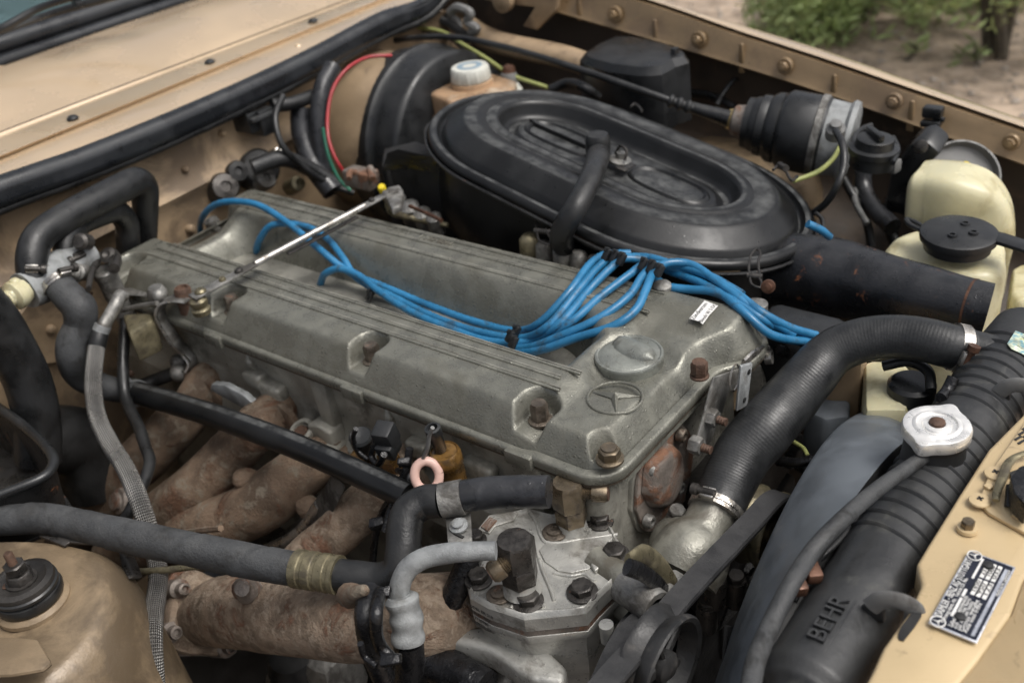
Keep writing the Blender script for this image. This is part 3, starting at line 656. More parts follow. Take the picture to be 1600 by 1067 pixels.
def outline(off, z, n=10):
    r = .035+off; x0, x1, y0, y1 = X0-off, XF+off, Y0-off, Y1+off; pts = []
    for (cx_, cy_, a0) in ((x1-r, y1-r, 0), (x0+r, y1-r, 90), (x0+r, y0+r, 180), (x1-r, y0+r, 270)):
        for i in range(n+1):
            t = math.radians(a0+90*i/n); X_, Y_ = cx_+r*math.cos(t), cy_+r*math.sin(t); pts.append(V((X_, Y_, z)))
    # insert points along the front edge and push the far front corner forward
    i0 = 4*(n+1)-1; ext_ = []
    a1, b1 = pts[-1], pts[0]
    for i in range(1, 30): ext_.append(a1.lerp(b1, i/30))
    pts = pts+ext_
    for p in pts:
        if p.x > -.3: t = min(max((p.y-.070)/.045, 0), 1); p.x += .026*t*t*(3-2*t)*min(max((p.x+.3)/.3, 0), 1)
    return pts
m = MB(); m.quad_grid([outline(o_, z_) for o_, z_ in ((-.004, -.040), (.003, -.0405), (.0052, -.0415), (.0065, -.044), (.0065, -.050), (.0052, -.053), (-.004, -.053))], True); fin(m, 'lip_flange', M['cover'], vc, 50)
m = MB(); m.quad_grid([outline(o_, z_) for o_, z_ in ((-.004, -.0528), (.004, -.0530), (.004, -.0570), (-.004, -.0572))], True); fin(m, 'gasket', M['seam'], vc, 50)
for y, xe in ((-.0505, -.030), (-.068, -.045), (-.0865, -.033), (.0915, -.030), (.119, -.046), (.138, -.035)):
    m = MB(); xs0 = -.79 if y < 0 else -.80
    m.prism([V((xs0, y-.0018, -.0012)), V((xe, y-.0018, -.0012)), V((xe, y+.0018, -.0012)), V((xs0, y+.0018, -.0012))], (0, 0, .0032), .0012, 2); fin(m, 'rib', M['cover'], vc)
    m = MB(); m.prism([V((xs0+.01, y+.0045, -.002)), V((xe-.002, y+.0045, -.002)), V((xe-.002, y+.0060, -.002)), V((xs0+.01, y+.0060, -.002))], (0, 0, .0026), 0); fin(m, 'rib_groove', M['head'], vc)
# blocks under the side bolts, and the bolts themselves
hexn = 0
for i, (bx, by) in enumerate(bolts[:3]):
    m = MB(); m.box((bx, -.1490, -.0500), (.036, .016, .018), bevel=.003); fin(m, 'bolt_block', M['cover'], vc)
    m = MB(); m.lathe((bx, by-.004, -.0285), (0, 0, 1), [(.0135, 0), (.0135, .0030), (.0115, .004)], 24); m.hexa((bx, by-.004, -.0255), (0, 0, 1), .0098, .022, rot=.3); fin(m, 'cover_bolt', M['bolt'], vc)
for i, (bx, by) in enumerate(front_b):
    zz = -.030 if by < 0 else -.016
    p = V((bx, by, zz))
    m = MB(); m.lathe(p, (0, 0, 1), [(.0145, 0), (.0145, .0025), (.012, .0038)] if by < 0 else [(.0105, 0), (.0105, .002), (.0095, .003)], 24); m.hexa(p+V((0, 0, .0035)), (0, 0, 1), .0115 if by < 0 else .0095, .011 if by < 0 else .016, rot=.15)
    if by < 0: m.lathe(p+V((0, 0, .0135)), (0, 0, 1), [(.0085, 0), (.0078, .003), (.0005, .004)], 18)
    fin(m, 'cover_bolt', M['brassy' if by < 0 else 'rustbolt'], vc)
# second bolt of far front corner
p = at(1181, 478, z=-.006); m = MB(); m.lathe(p, (0, 0, 1), [(.014, -.01), (.014, .003), (.010, .005), (.0005, .0055)], 20); fin(m, 'cover_bolt', M['oldalu'], vc)
p = at(1035, 450, z=-.0); m = MB(); m.lathe(p, (0, 0, 1), [(.012, 0), (.012, .004), (.008, .008), (.0005, .009)], 16); fin(m, 'cover_bolt', M['oldalu'], vc)
# emblem ring with three pointed star
ec = at(961, 621, z=-.011); tips = [at(800+410/3.233, 500+365/3.233, z=-.01), at(800+632/3.233, 500+375/3.233, z=-.01), at(800+525/3.233, 500+457/3.233, z=-.01)]
angs = sorted([math.atan2((t-ec).y, (t-ec).x) % (2*math.pi) for t in tips])
ec.z = float(cover_h(np.array([ec.x]), np.array([ec.y]))[0])+.0015
def emb():
    R = .0290
    g = MB(); pts = []
    for i in range(49):
        t = 2*math.pi*i/48; x_, y_ = ec.x+R*math.cos(t), ec.y+R*math.sin(t); pts.append(V((x_, y_, max(float(cover_h(np.array([x_]), np.array([y_]))[0]), -.0125)+.0008)))
    g.tube(pts, .0017, 8, spline=False, caps=False); fin(g, 'emblem_ring', M['cover'], vc)
    g = MB(); P = []
    for i, a_ in enumerate(angs):
        P.append(ec+V((math.cos(a_), math.sin(a_), 0))*R*.96)
        a2 = (a_+(angs[(i+1) % 3] if angs[(i+1) % 3] > a_ else angs[(i+1) % 3]+2*math.pi))/2
        P.append(ec+V((math.cos(a2), math.sin(a2), 0))*R*.17)
    P = [V((p.x, p.y, float(cover_h(np.array([p.x]), np.array([p.y]))[0])+.0012)) for p in P]
    tcv = g.bm.verts.new(ec+V((0, 0, .0055))); vs_ = [g.bm.verts.new(p) for p in P]
    for i in range(6): g.bm.faces.new((tcv, vs_[i], vs_[(i+1) % 6]))
    fin(g, 'emblem_star', M['cover'], vc, flat=True)
emb()
# cast number on the right bank, seen from the front
pa = at(680, 376, z=.001); m = text_mb('1 102 0201', pa, V((-1, 0, 0)), V((0, -1, 0)), .0115, .0012); 
m = text_mb('1 202 0391', pa, (1, 0, 0), (0, 1, 0), .014, .0014); fin(m, 'cast_number', M['midalu'], vc, flat=True)
# --- sticker on the cover
sc_ = [at(px, py, z=.0012) for px, py in ((1101, 470), (1122, 478), (1098, 507), (1077, 498))]
sk = thing('paper_sticker', sc_[3], 'small torn white paper sticker with spark plug note on the valve cover', 'sticker')
m = MB(); cor = [sc_[0], sc_[0].lerp(sc_[1], .5), sc_[1], sc_[1].lerp(sc_[2], .5)+V((-.001, 0, 0)), sc_[2], sc_[2].lerp(sc_[3], .4)+V((.002, .002, 0)), sc_[3]]
m.prism(cor, (0, 0, .0005)); fin(m, 'paper', M['pale'], sk, flat=True)
sx_ = (sc_[0]-sc_[3]).normalized(); sy_ = V((0, 0, 1)).cross(sx_); scn = sum(sc_, V())/4+V((0, 0, .0006))
for s, off in (('Zündkerzen', .0055), ('Bosch W 5 DC', -.0055)):
    m = text_mb(s, scn+sy_*off, sx_, sy_, .0078 if off > 0 else .0068, .0002); fin(m, 'lettering', M['ink'], sk, flat=True)
# --- oil filler cap
oc_ = at(983, 557, z=-.010); cp = thing('oil_filler_cap', oc_, 'round grey green oil filler cap with a raised grip wing, behind the star emblem', 'filler cap')
m = MB(); m.lathe(oc_, (0, 0, 1), [(.0385, -.008), (.0388, .000), (.0392, .0025), (.0382, .0045), (.0362, .005), (.0345, .0038), (.0330, .0048), (.022, .0062), (.0005, .0066)], 56); fin(m, 'cap_disc', M['cap'], cp)
m = MB(); rows = []      # hemi-lens grip: ridge rising on the far side
gd = (at(1010, 575, z=0)-at(945, 540, z=0)).normalized(); gp = V((0, 0, 1)).cross(gd)
for i in range(13):
    u = -1+2*i/12; L_ = math.sqrt(max(1-u*u, .001)); row = []
    for j in range(13):
        v_ = -1+2*j/12; hgt_ = .0105*max(0, 1-v_*v_)**.6*L_**.4
        row.append(oc_+V((0, 0, .0035))+gd*(u*.031)+gp*(.004+(v_*.018*L_)+.004)+V((0, 0, hgt_)))
    rows.append(row)
m.quad_grid(rows); fin(m, 'grip_wing', M['cap'], cp, 60)
# --- cylinder head (upper cam box, side wall with pillars and pads, front face)
hd = thing('cylinder_head', V((-.4, 0, -.3)), 'grimy grey cast cylinder head below the valve cover with pillars on its exhaust side', 'cylinder head')
m = MB(); pr = [(-.140, -.0565), (-.140, -.062), (-.134, -.066), (-.132, -.135), (-.136, -.146), (-.150, -.156), (-.154, -.172), (-.156, -.205), (-.146, -.212), (-.13, -.225), (-.13, -.42)]
rows = []
for y, z in pr: rows.append([V((x_, y, z)) for x_ in np.linspace(-.85, .03, 60)])
m.quad_grid(rows); m.wobble(.0015, 30)
fin(m, 'side_wall', M['head'], hd, 35)
m = MB(); m.prism([V((.046, y, z)) for y, z in ((-.138, -.0565), (-.131, -.13), (-.115, -.19), (-.10, -.4), (.16, -.4), (.16, -.0565))], (-.9, 0, 0), .008, 3); fin(m, 'head_casting', M['head'], hd, 40)
# front left rounded corner
m = MB(); m.tube([V((.028, -.118, -.0565)), V((.028, -.118, -.12)), V((.024, -.112, -.35))], [.0235, .0225, .022], 24); fin(m, 'front_corner', M['head'], hd)
def sidept(px, py, y=-.133): return at(px, py, y=y)
# tapered pillars from the lip down to a stepped foot
for px_, wt, wb_, zb in ((494, .030, .022, -.150), (824, .030, .020, -.150)):
    xc = at(px_, 600 if px_ < 600 else 705, y=-.147).x
    m = MB(); m.prism([V((xc-wt/2, -.1475, -.0575)), V((xc+wt/2, -.1475, -.0575)), V((xc+wb_/2, -.1465, zb)), V((xc-wb_/2, -.1465, zb))], (0, .022, 0), .004); fin(m, 'pillar', M['head'], hd)
    m = MB(); m.prism([V((xc-.030, -.158, -.130)), V((xc-.006, -.160, -.124)), V((xc+.014, -.158, -.128)), V((xc+.022, -.156, -.175)), V((xc-.004, -.158, -.190)), V((xc-.032, -.156, -.182))], (0, .026, 0), .005, 3); fin(m, 'pillar_foot', M['head'], hd)
# casting drops on the wall
for px, py in ((380, 520), (604, 618)):
    xb = at(px, py, y=-.134).x
    m = MB(); m.tube([V((xb-.004, -.134, -.068)), V((xb, -.137, -.082)), V((xb+.005, -.135, -.094))], [.0035, .007, .003], 10); fin(m, 'casting_boss', M['head'], hd)
# lug with bolt hole
m = MB(); p = sidept(470, 672, -.162); k = mpp(p)
m.lathe(p, (0, -.45, 1), [(22*k, -.03), (22*k, 0), (15*k, .001), (14*k, -.006), (.0005, -.008)], 24); m.box(p+V((.03, .008, -.02)), (.07, .03, .025), bevel=.005); fin(m, 'flange_lug', M['head'], hd)
m = MB(); m.lathe(p+V((0, 0, -.004)), (0, -.45, 1), [(13*k, 0), (11*k, .004), (.0005, .005)], 16); fin(m, 'lug_bolt', M['rustbolt'], hd)
# lower cam-box ledge with pads
for (px, py, s) in ((428, 612, .03), (400, 592, .026), (655, 700, .024), (750, 735, .03)):
    m = MB(); m.box(sidept(px, py, -.141), (s*1.5, .020, s), bevel=.007, bseg=4); m.wobble(.003, 40); fin(m, 'casting_pad', M['head'], hd)
# exhaust port faces
for px, py in ((318, 612), (432, 652), (518, 712), (630, 745)):
    m = MB(); p = at(px, py, y=-.152); m.lathe(p, (0, -1, 0), [(.036, -.005), (.036, .004), (.032, .006), (.02, .006)], 24, sx=1.2, sy=.9); fin(m, 'port_flange', M['manifold'], hd)
# bracket with silvery edge at lower wall
m = MB(); m.prism([at(px, py, y=-.17) for px, py in ((330, 600), (350, 602), (380, 618), (405, 640), (400, 650), (350, 622), (328, 610))], (0, .01, 0), .002); fin(m, 'gasket_edge', M['oxid'], hd)
# front face oval cam cover plate
def fpt(px, py, x=.053): return at(px, py, x=x)
ov = thing('front_cover_plate', fpt(1040, 745), 'rust covered oval plate with a domed centre bolted to the front face of the head', 'cover plate')
def ovalpts(pix, x, n=6): 
    q = catmull([fpt(px, py, x) for px, py in pix]+[fpt(*pix[0], x)], n)[:-1]; return q
op = [(993, 795), (997, 745), (1012, 705), (1035, 672), (1062, 665), (1078, 690), (1076, 735), (1060, 790), (1035, 815), (1008, 826)]
m = MB(); c_ = sum([fpt(*p) for p in op], V())/len(op)
m.prism([c_+(p-c_)*1.09+V((-.022, 0, 0)) for p in ovalpts(op, .053)], (.020, 0, 0), .004); fin(m, 'plate_seat', M['head'], ov)
m = MB(); m.prism([c_+(p-c_)*1.035+V((-.002, 0, 0)) for p in ovalpts(op, .053)], (.005, 0, 0), .0015); fin(m, 'rim_plate', M['rustplate'], ov)
o2 = [(1005, 770), (1010, 728), (1030, 700), (1048, 695), (1058, 715), (1055, 755), (1040, 785), (1018, 790)]
q2 = ovalpts(o2, .058); c2 = sum(q2, V())/len(q2)
m = MB(); m.quad_grid([[c2+(p-c2)*s+V((h, 0, 0)) for p in q2] for s, h in ((1.04, -.001), (1, .003), (.93, .009), (.82, .0115), (.5, .0125), (.02, .0128))], True); fin(m, 'dome', M['rustplate'], ov)
for px, py in ((1060, 678), (1014, 733), (1056, 760), (1009, 812)):
    p = fpt(px, py, .058); m = MB(); m.lathe(p, (1, 0, 0), [(.0078, 0), (.0078, .007), (.0065, .009), (.004, .009), (.004, .005), (.0005, .005)], 18); fin(m, 'socket_screw', M['oldalu' if py > 700 else 'bolt'], ov)
# machined chamfer rail down the front right, bracket, studs
m = MB(); m.prism([at(px, py, x=.050) for px, py in ((1012, 832), (1020, 836), (1146, 706), (1138, 692))], (-.03, 0, 0), .001); fin(m, 'front_edge_rail', M['head'], hd)
bk = thing('lifting_bracket', at(1120, 600, x=.12), 'thin steel lifting bracket with two threaded studs at the far front corner of the head', 'bracket')
m = MB(); m.prism([at(px, py, x=.085) for px, py in ((1116, 590), (1172, 571), (1176, 578), (1165, 600), (1140, 610), (1130, 640), (1112, 690), (1098, 705), (1083, 708), (1098, 660))], (-.003, 0, 0), .001); fin(m, 'bracket_plate', M['oldalu'], bk)
m = MB(); m.prism([at(px, py, x=.11) for px, py in ((1158, 573), (1176, 568), (1168, 634), (1151, 643))], (-.0035, .003, 0), .001); fin(m, 'bracket_tab', M['oxid'], bk)
for px, py in ((1170, 581), (1163, 625)):
    m = MB(); m.lathe(at(px, py, x=.1103), (1, 0, 0), [(.0032, 0), (.0032, .0008)], 12); fin(m, 'tab_hole', M['black'], bk)
for (px, py) in ((1104, 650), (1080, 693)):
    p = at(px, py, x=.082); m = MB(); m.hexa(p, (1, 0, .05), .0105, .013); fin(m, 'nut', M['oldalu'], bk)
    m = MB(); m.tube([p, p+V((.024, 0, .0))], .0045, 14, 24, fn=lambda s, th: 1+.12*math.sin(s*4200)); fin(m, 'threaded_stud', M['rustbolt'], bk)
m = MB(); cc = at(1148, 590, x=.10); m.tube([cc+V((0, .011*math.cos(a_), .016*math.sin(a_))) for a_ in np.linspace(.5, 6, 14)], .0012, 6); fin(m, 'wire_loop', M['steel'], bk)
# far side round accessory (fuel pump cover)
fpum = thing('side_cover', at(1180, 590, x=.08), 'round grey cover on the far front corner of the engine beside the radiator hose', 'cover plate')
p = at(1182, 595, x=.06); k = mpp(p); m = MB(); m.lathe(p, (1, .5, .1), [(44*k, -.02), (46*k, 0), (44*k, .008), (36*k, .012), (.0005, .014)], 32, sx=.7, sy=1.1); fin(m, 'round_lid', M['head'], fpum)
m = MB(); m.lathe(at(1196, 559, x=.09), (1, .3, .2), [(.008, 0), (.008, .008), (.0005, .009)], 12); fin(m, 'screw_head', M['steel'], fpum)
m = MB(); m.tube([at(px, py, x=.09) for px, py in ((1162, 568), (1178, 553), (1200, 548), (1204, 556))], .003, 8, flat=(1, 2)); fin(m, 'steel_strap', M['steel'], fpum)
# engine block below
m = MB(); m.box((-.38, .01, -.53), (.88, .24, .36), bevel=.02); o = fin(m, 'engine_block', M['darkgrime']); tag(o, 'dark oily engine block deep below the cylinder head', 'engine block')
# studs standing at left edge of cover near the rod
p = at(286, 457, z=-.005); m = MB(); m.lathe(p, (0, 0, 1), [(.013, -.03), (.012, .004), (.010, .008), (.008, .008), (.007, .004), (.0005, .003)], 18); o = fin(m, 'breather_stub', M['rustbolt']); tag(o, 'short rusty capped stub beside the left end of the throttle rod', 'pipe stub')
# ================================================================== air cleaner
LX, LY, LYaw, LA, LR, LE = -.2738, .3927, -.099, .1049, .1822, .2004
def lidz(x, y): return .03-.20*(x+.27)-.074*(y-.35)
LN = V((.20, .074, 1)).normalized()
def oval(inset, h, n=128):
    out = []; c, s = math.cos(LYaw), math.sin(LYaw)
    for i in range(n):
        t = 2*math.pi*i/n; ct, st_ = math.cos(t), math.sin(t)
        # true stadium: two round ends joined by straight sides, sampled evenly
        k_ = i/n*4; r = max(LR-inset, .0002); e_ = max(LE-inset, .0002)
        if k_ < .5 or k_ >= 3.5: q_ = (k_ if k_ < .5 else k_-4)/.5; ph = q_*math.pi/2*.999; u, wv = LA+e_*math.cos(ph), r*math.sin(ph)
        elif k_ < 1.5: q_ = k_-1.0; u, wv = -LA*q_*2, r
        elif k_ < 2.5: q_ = (k_-2.0)/.5; ph = q_*math.pi/2*.999; u, wv = -LA-e_*math.cos(ph), -r*math.sin(ph)
        else: q_ = k_-3.0; u, wv = LA*q_*2, -r
        x, y = LX+u*c-wv*s, LY+u*s+wv*c
        out.append(V((x, y, lidz(x, y)))+LN*h)
    return out
ac = thing('air_cleaner', V((LX, LY, 0)), 'large oval black steel air cleaner housing with a stepped lid, worn and dusty', 'air cleaner')
prof = [(-.004, -.010), (-.005, -.004), (-.001, .001), (.004, .002), (.009, .001), (.011, -.003), (.013, -.007), (.016, -.008), (.019, -.005), (.021, .003), (.025, .006), (.030, .010), (.046, .021),
        (.050, .0240), (.055, .0250), (.080, .0255), (.0820, .0238), (.0840, .0238), (.0865, .0258), (.0980, .0266), (.1010, .0258), (.1040, .0200), (.1080, .0080), (.1120, .0020), (.1200, .0005), (.1270, .0020), (.1320, .0070), (.135, .0080)]
m = MB(); rows = [oval(i_, h_) for i_, h_ in prof]
vvg = m.quad_grid(rows, True); m.cap(vvg[-1]); bmesh.ops.triangulate(m.bm, faces=[f for f in m.bm.faces if len(f.verts) > 4])
fin(m, 'lid', M['blackpaint'], ac, 50)
# raised centre bar with two sunk dishes
def lp(u, w_, h=0):
    c, s = math.cos(LYaw), math.sin(LYaw); x, y = LX+u*c-w_*s, LY+u*s+w_*c; return V((x, y, lidz(x, y)))+LN*h
def dish(u0, u1, hw, name):
    m = MB(); rows = []
    for t, h in ((1, .0070), (.97, .0095), (.90, .0115), (.84, .0085), (.7, .0040), (.4, .0020), (.02, .0015)):
        row = []
        for i in range(48):
            a_ = 2*math.pi*i/48; cu = (u0+u1)/2; hl = (u1-u0)/2
            u = cu+(hl-hw)*math.tanh(math.cos(a_)*2.5)/math.tanh(2.5)*t+hw*math.cos(a_)*t; w_ = hw*math.sin(a_)*t
            row.append(lp(u, w_, h))
        rows.append(row)
    m.quad_grid(rows, True); return fin(m, name, M['blackpaint'], ac, 50)
dish(.035, .165, .034, 'pressed_dish'); dish(-.165, -.02, .034, 'pressed_dish')
m = MB(); m.prism([lp(-.17, .006, .007), lp(.0, .006, .007), lp(.0, -.002, .007), lp(-.15, -.002, .007)], LN*.008, .002); fin(m, 'pressed_bar', M['blackpaint'], ac)
# lower bowl and its bead
m = MB(); dn = [(-.0065, -.010), (-.0085, -.014), (-.007, -.0175), (.002, -.019), (.010, -.022), (.014, -.05), (.016, -.10), (.022, -.135), (.04, -.15)]
vvg = m.quad_grid([oval(i_, h_) for i_, h_ in dn], True); fin(m, 'bowl', M['blackpaint'], ac, 50)
m = MB(); o_ = oval(-.0078, -.0125); m.tube(o_+[o_[0]], .0022, 8, spline=False, caps=False); fin(m, 'clamping_rim', M['blackedge'], ac)
# snorkel
p0 = at(1200, 420, z=-.085); p1 = at(1298, 433, z=-.075); p2 = at(1516, 480, z=-.05); p3 = at(1543, 486, z=-.050)
k1, k2 = mpp(p1), mpp(p2)
m = MB(); m.tube([p0, p1, p1.lerp(p2, .5), p2, p3], [62*k1, 62*k1, 53*(k1+k2)/2, 45*k2, 44*k2], 40, 8, caps=False, flat=(1, 1)); 
for i in range(0): pass
ax_ = (p3-p2).normalized(); vw = (p3-OC).normalized(); nn = (ax_-vw*ax_.dot(vw)*1.05).normalized()
for v in m.bm.verts:       # the mouth is cut obliquely
    t_ = (v.co-p2).dot(ax_)/(p3-p2).length
    if t_ > .6: q = p3 if t_ > .9 else p3; sft = -((v.co-ax_*((v.co-p3).dot(ax_))-p3).dot(nn))/ax_.dot(nn); v.co = v.co+ax_*sft*min(1, (t_-.6)/.4)
sn = fin(m, 'intake_snorkel', M['blackrust'], ac, 50)
m = MB(); m.tube([p2-ax_*.002, p2+ax_*.001], 45.6*k2, 40, 2, caps=False); fin(m, 'snorkel_seam', M['copper'], sn)
m = MB(); q = at(1200, 448, z=.03); m.lathe(q, (.2, -1, .3), [(.008, -.004), (.008, .001), (.005, .002), (.0045, .004), (.0005, .005)], 16); fin(m, 'snorkel_bolt', M['copper'], ac)
# wire clips
def clip(px, py, dz=0, s=1):
    p = at(px, py, z=dz); k = mpp(p)*s
    def q(dx, dy, tow=0): return at(px+dx*s, py+dy*s, z=p.z)+V((.0, -tow, 0))
    c_ = MB()
    c_.tube([q(-13, 26, .010), q(-12, 4, .012), q(-10, -10, .008), q(-5, -15, .002), q(1, -13, .004), q(4, 2, .012), q(5, 26, .010)], .0016, 8)
    c_.tube([q(-16, 26, .010), q(10, 28, .010)], .0042, 10, 3); c_.tube([q(-12, 30, .010), q(-10, 44, .006), q(2, 50, .004), q(6, 40, .006), q(4, 30, .010)], .0016, 8)
    return fin(c_, 'spring_clip', M['dbolt'], ac)
clip(858, 330, .015); clip(1188, 402, -.003, .9)
m = MB(); pts = [at(px, py, z=.055) for px, py in ((668, 222), (664, 205), (672, 193), (686, 188), (690, 200))]; m.tube(pts, .002, 8); m.tube([p+V((.012, .0, .002)) for p in pts], .002, 8); fin(m, 'spring_clip', M['dbolt'], ac)
m = MB(); pts = [at(px, py, z=.02) for px, py in ((1208, 266), (1218, 258), (1228, 268), (1238, 282), (1246, 276))]; m.tube(pts, .0022, 8); m.tube([pts[1], pts[2]+V((.0, 0, .004))], .005, 8, 3); fin(m, 'spring_clip', M['dbolt'], ac)
for px, py in ((985, 168),):
    m = MB(); pts = [at(px+d, py+e_, z=.055) for d, e_ in ((0, 0), (6, -5), (14, 0), (18, 6))]; m.tube(pts, .0022, 8); fin(m, 'spring_clip', M['dbolt'], ac)
# centre nut and bracket on the lid
cn = at(968, 252, z=.043); wn = thing('lid_fastener', cn, 'small wire and nut fastener at the middle of the air cleaner lid', 'fastener')
m = MB(); m.lathe(cn, LN, [(.017, 0), (.017, .003), (.012, .005), (.007, .006), (.0065, .014), (.0005, .015)], 20); fin(m, 'washer_and_stud', M['oldalu'], wn)
m = MB(); m.tube([cn+LN*.008+V((-.012, .006, 0)), cn+LN*.020+V((-.006, .004, 0)), cn+LN*.024, cn+LN*.018+V((.010, -.002, 0)), cn+LN*.006+V((.013, -.008, 0))], .0022, 8); fin(m, 'wire_bail', M['dbolt'], wn)
m = MB(); m.box(cn+V((.018, -.012, -.001)), (.03, .016, .002), LN, bevel=.0005); fin(m, 'tab_plate', M['dbolt'], wn)
# breather elbow hose on the lid
bh = thing('breather_hose', at(885, 385, z=.0), 'smooth black rubber breather elbow from the lid centre down to the valve cover', 'hose')
pts = [at(935, 243, z=.055), at(934, 248, z=.075), at(929, 264, z=.083), at(916, 294, z=.080), at(898, 328, z=.065), at(883, 352, z=.045), at(877, 372, z=.02), at(884, 390, z=-.01)]
m = MB(); m.tube(pts, [.017, .016, .0150, .0145, .0150, .0155, .0155, .016], 24, 8, fn=lambda s, th: 1+.02*math.cos(2*th)); fin(m, 'elbow', M['rubber'], bh)
m = MB(); m.lathe(at(935, 246, z=.045), (.05, .0, 1), [(.018, 0), (.0185, .02), (.0185, .030), (.015, .036), (.0005, .038)], 28); fin(m, 'elbow_cuff', M['rubber'], bh)
m = MB(); m.tube([at(875, 385, z=-.01), at(884, 395, z=-.015), at(900, 402, z=-.02), at(912, 400, z=-.02)], .011, 14); fin(m, 'lower_stub', M['rubber'], bh)
# intake runners and fittings hidden beside the cover
for px, py, c_ in ((830, 388, 'amber'), (848, 396, 'oldalu'), (886, 402, 'oldalu'), (905, 406, 'oldalu')):
    pass
it = thing('intake_fittings', at(860, 400, z=-.02), 'row of grimy brass and alloy fittings between valve cover and air cleaner bowl', 'fitting')
for px, py, r, c_ in ((828, 386, .015, 'olive'), (850, 396, .012, 'oldalu'), (882, 404, .016, 'oldalu'), (905, 412, .012, 'oldalu'), (930, 420, .012, 'dbolt')):
    m = MB(); m.lathe(at(px, py, z=-.02), (.1, .0, 1), [(r, -.02), (r, .012), (r*.7, .018), (r*.3, .020), (.0005, .021)], 18); m.wobble(.002, 60); fin(m, 'fitting', M[c_], it)
# black box duct at the rear of the cleaner
bx = thing('air_duct_box', at(640, 260, z=.05), 'black steel box duct with rusty edges left of the air cleaner', 'duct')
m = MB(); m.prism([at(597, 258, z=.03), at(604, 238, z=.045), at(622, 232, z=.05), at(672, 243, z=.05), at(694, 250, z=.05), at(694, 262, z=.03), at(640, 252, z=.03)], (0, .0, -.012), .002); fin(m, 'duct_flange', M['blackedge'], bx)
m = MB(); m.prism([at(px, py, z=.025) for px, py in ((596, 262), (606, 246), (640, 250), (695, 262), (700, 240), (650, 220), (600, 232))], (0, 0, -.2), .003); fin(m, 'duct_body', M['black'], bx)
m = MB(); m.box(at(565, 278, z=.0), (.06, .03, .03), bevel=.004); m.tube([at(545, 280, z=.02), at(548, 268, z=.025), at(556, 270, z=.02)], .005, 8); m.tube([at(578, 262, z=.02), at(582, 280, z=.01)], .006, 8, 3); o = fin(m, 'relay_bracket', M['rustplate']); tag(o, 'small rusty bracket on the bulkhead below the red cable', 'bracket')
m = MB(); m.lathe(at(598, 297, z=.0), (.3, -.5, 1), [(.0065, -.02), (.0065, .008), (.005, .010), (.0005, .011)], 14); o = fin(m, 'yellow_plug', M['yellow']); tag(o, 'tiny yellow plug beside the right end of the throttle rod', 'plug')

# ================================================================== brake booster, fluid reservoir
bs_ = thing('brake_booster', V((-.72, .55, -.1)), 'large black brake servo drum on the bulkhead behind the air cleaner', 'brake servo')
c_ = at(722, 226, x=-.73)
m = MB(); m.lathe(c_, (1, 0, .06), [(.11, -.17), (.155, -.165), (.175, -.13), (.178, -.085), (.184, -.082), (.184, -.070), (.178, -.066), (.176, -.05), (.174, -.012), (.171, -.003), (.164, 0), (.10, .003), (.06, .010), (.045, .02), (.02, .02)], 72); fin(m, 'servo_drum', M['plastic'], bs_, 50)
rv = thing('brake_fluid_reservoir', atf(735, 180, x=-.5), 'yellowed translucent brake fluid reservoir with a ribbed white cap', 'fluid reservoir')
def rp(px, py, x=-.5): return atf(px, py, x=x)
body = [(662, 137), (700, 118), (760, 116), (808, 128), (812, 150), (805, 175), (700, 192), (668, 178)]
b0 = [atf(px, py, z=.120) for px, py in ((664, 142), (694, 122), (712, 112), (765, 112), (808, 126), (800, 142), (740, 150), (700, 158))]
m = MB(); m.prism(b0, (0, 0, -.085), .008, 3); fin(m, 'reservoir_body', M['fluid'], rv)
m = MB(); m.prism([p+V((-.004, -.004, -.040)) if True else p for p in b0], (0, 0, -.006), .001); fin(m, 'moulded_seam', M['fluid'], rv)
cc = atf(737, 128, z=.125); k = mpp(cc)
m = MB(); m.lathe(cc, (0, 0, 1), [(34*k, -.006), (33*k, .002), (28*k, .004)], 36); fin(m, 'neck', M['fluid'], rv)
m = MB(); m.lathe(cc+V((0, 0, .004)), (0, 0, 1), [(30*k, 0), (31*k, .002), (30*k, .022), (28*k, .025), (24*k, .0255)], 90, fn=lambda th, r, h: 1+.025*(1 if math.sin(th*26) > 0 else -1)*(1 if .001 < h < .021 else 0)); cpw = fin(m, 'ribbed_cap', M['whitecap'], rv)
m = MB(); m.lathe(cc+V((0, 0, .0293)), (0, 0, 1), [(20*k, 0), (20*k, .0006), (11*k, .0006), (11*k, 0)], 30, closed=True); fin(m, 'printed_ring', M['bluegrey'], cpw)
for px, py, r, mt_ in ((795, 122, 15, 'greyplastic'), (795, 112, 11, 'copper'), (725, 92, 9, 'black')):
    p = atf(px, py, z=.115+(.01 if r < 12 else 0)); m = MB(); m.lathe(p, (0, 0, 1), [(r*k*1.1, -.02), (r*k, .002), (r*k*.8, .010), (r*k*.3, .013), (.0005, .013)], 18); fin(m, 'level_sensor', M[mt_], rv)
p = atf(797, 140, z=.10); m = MB(); m.lathe(p, (0, 0, 1), [(20*k, -.03), (20*k, .0), (14*k, .01), (.0005, .012)], 20); fin(m, 'second_chamber', M['whitecap'], rv)
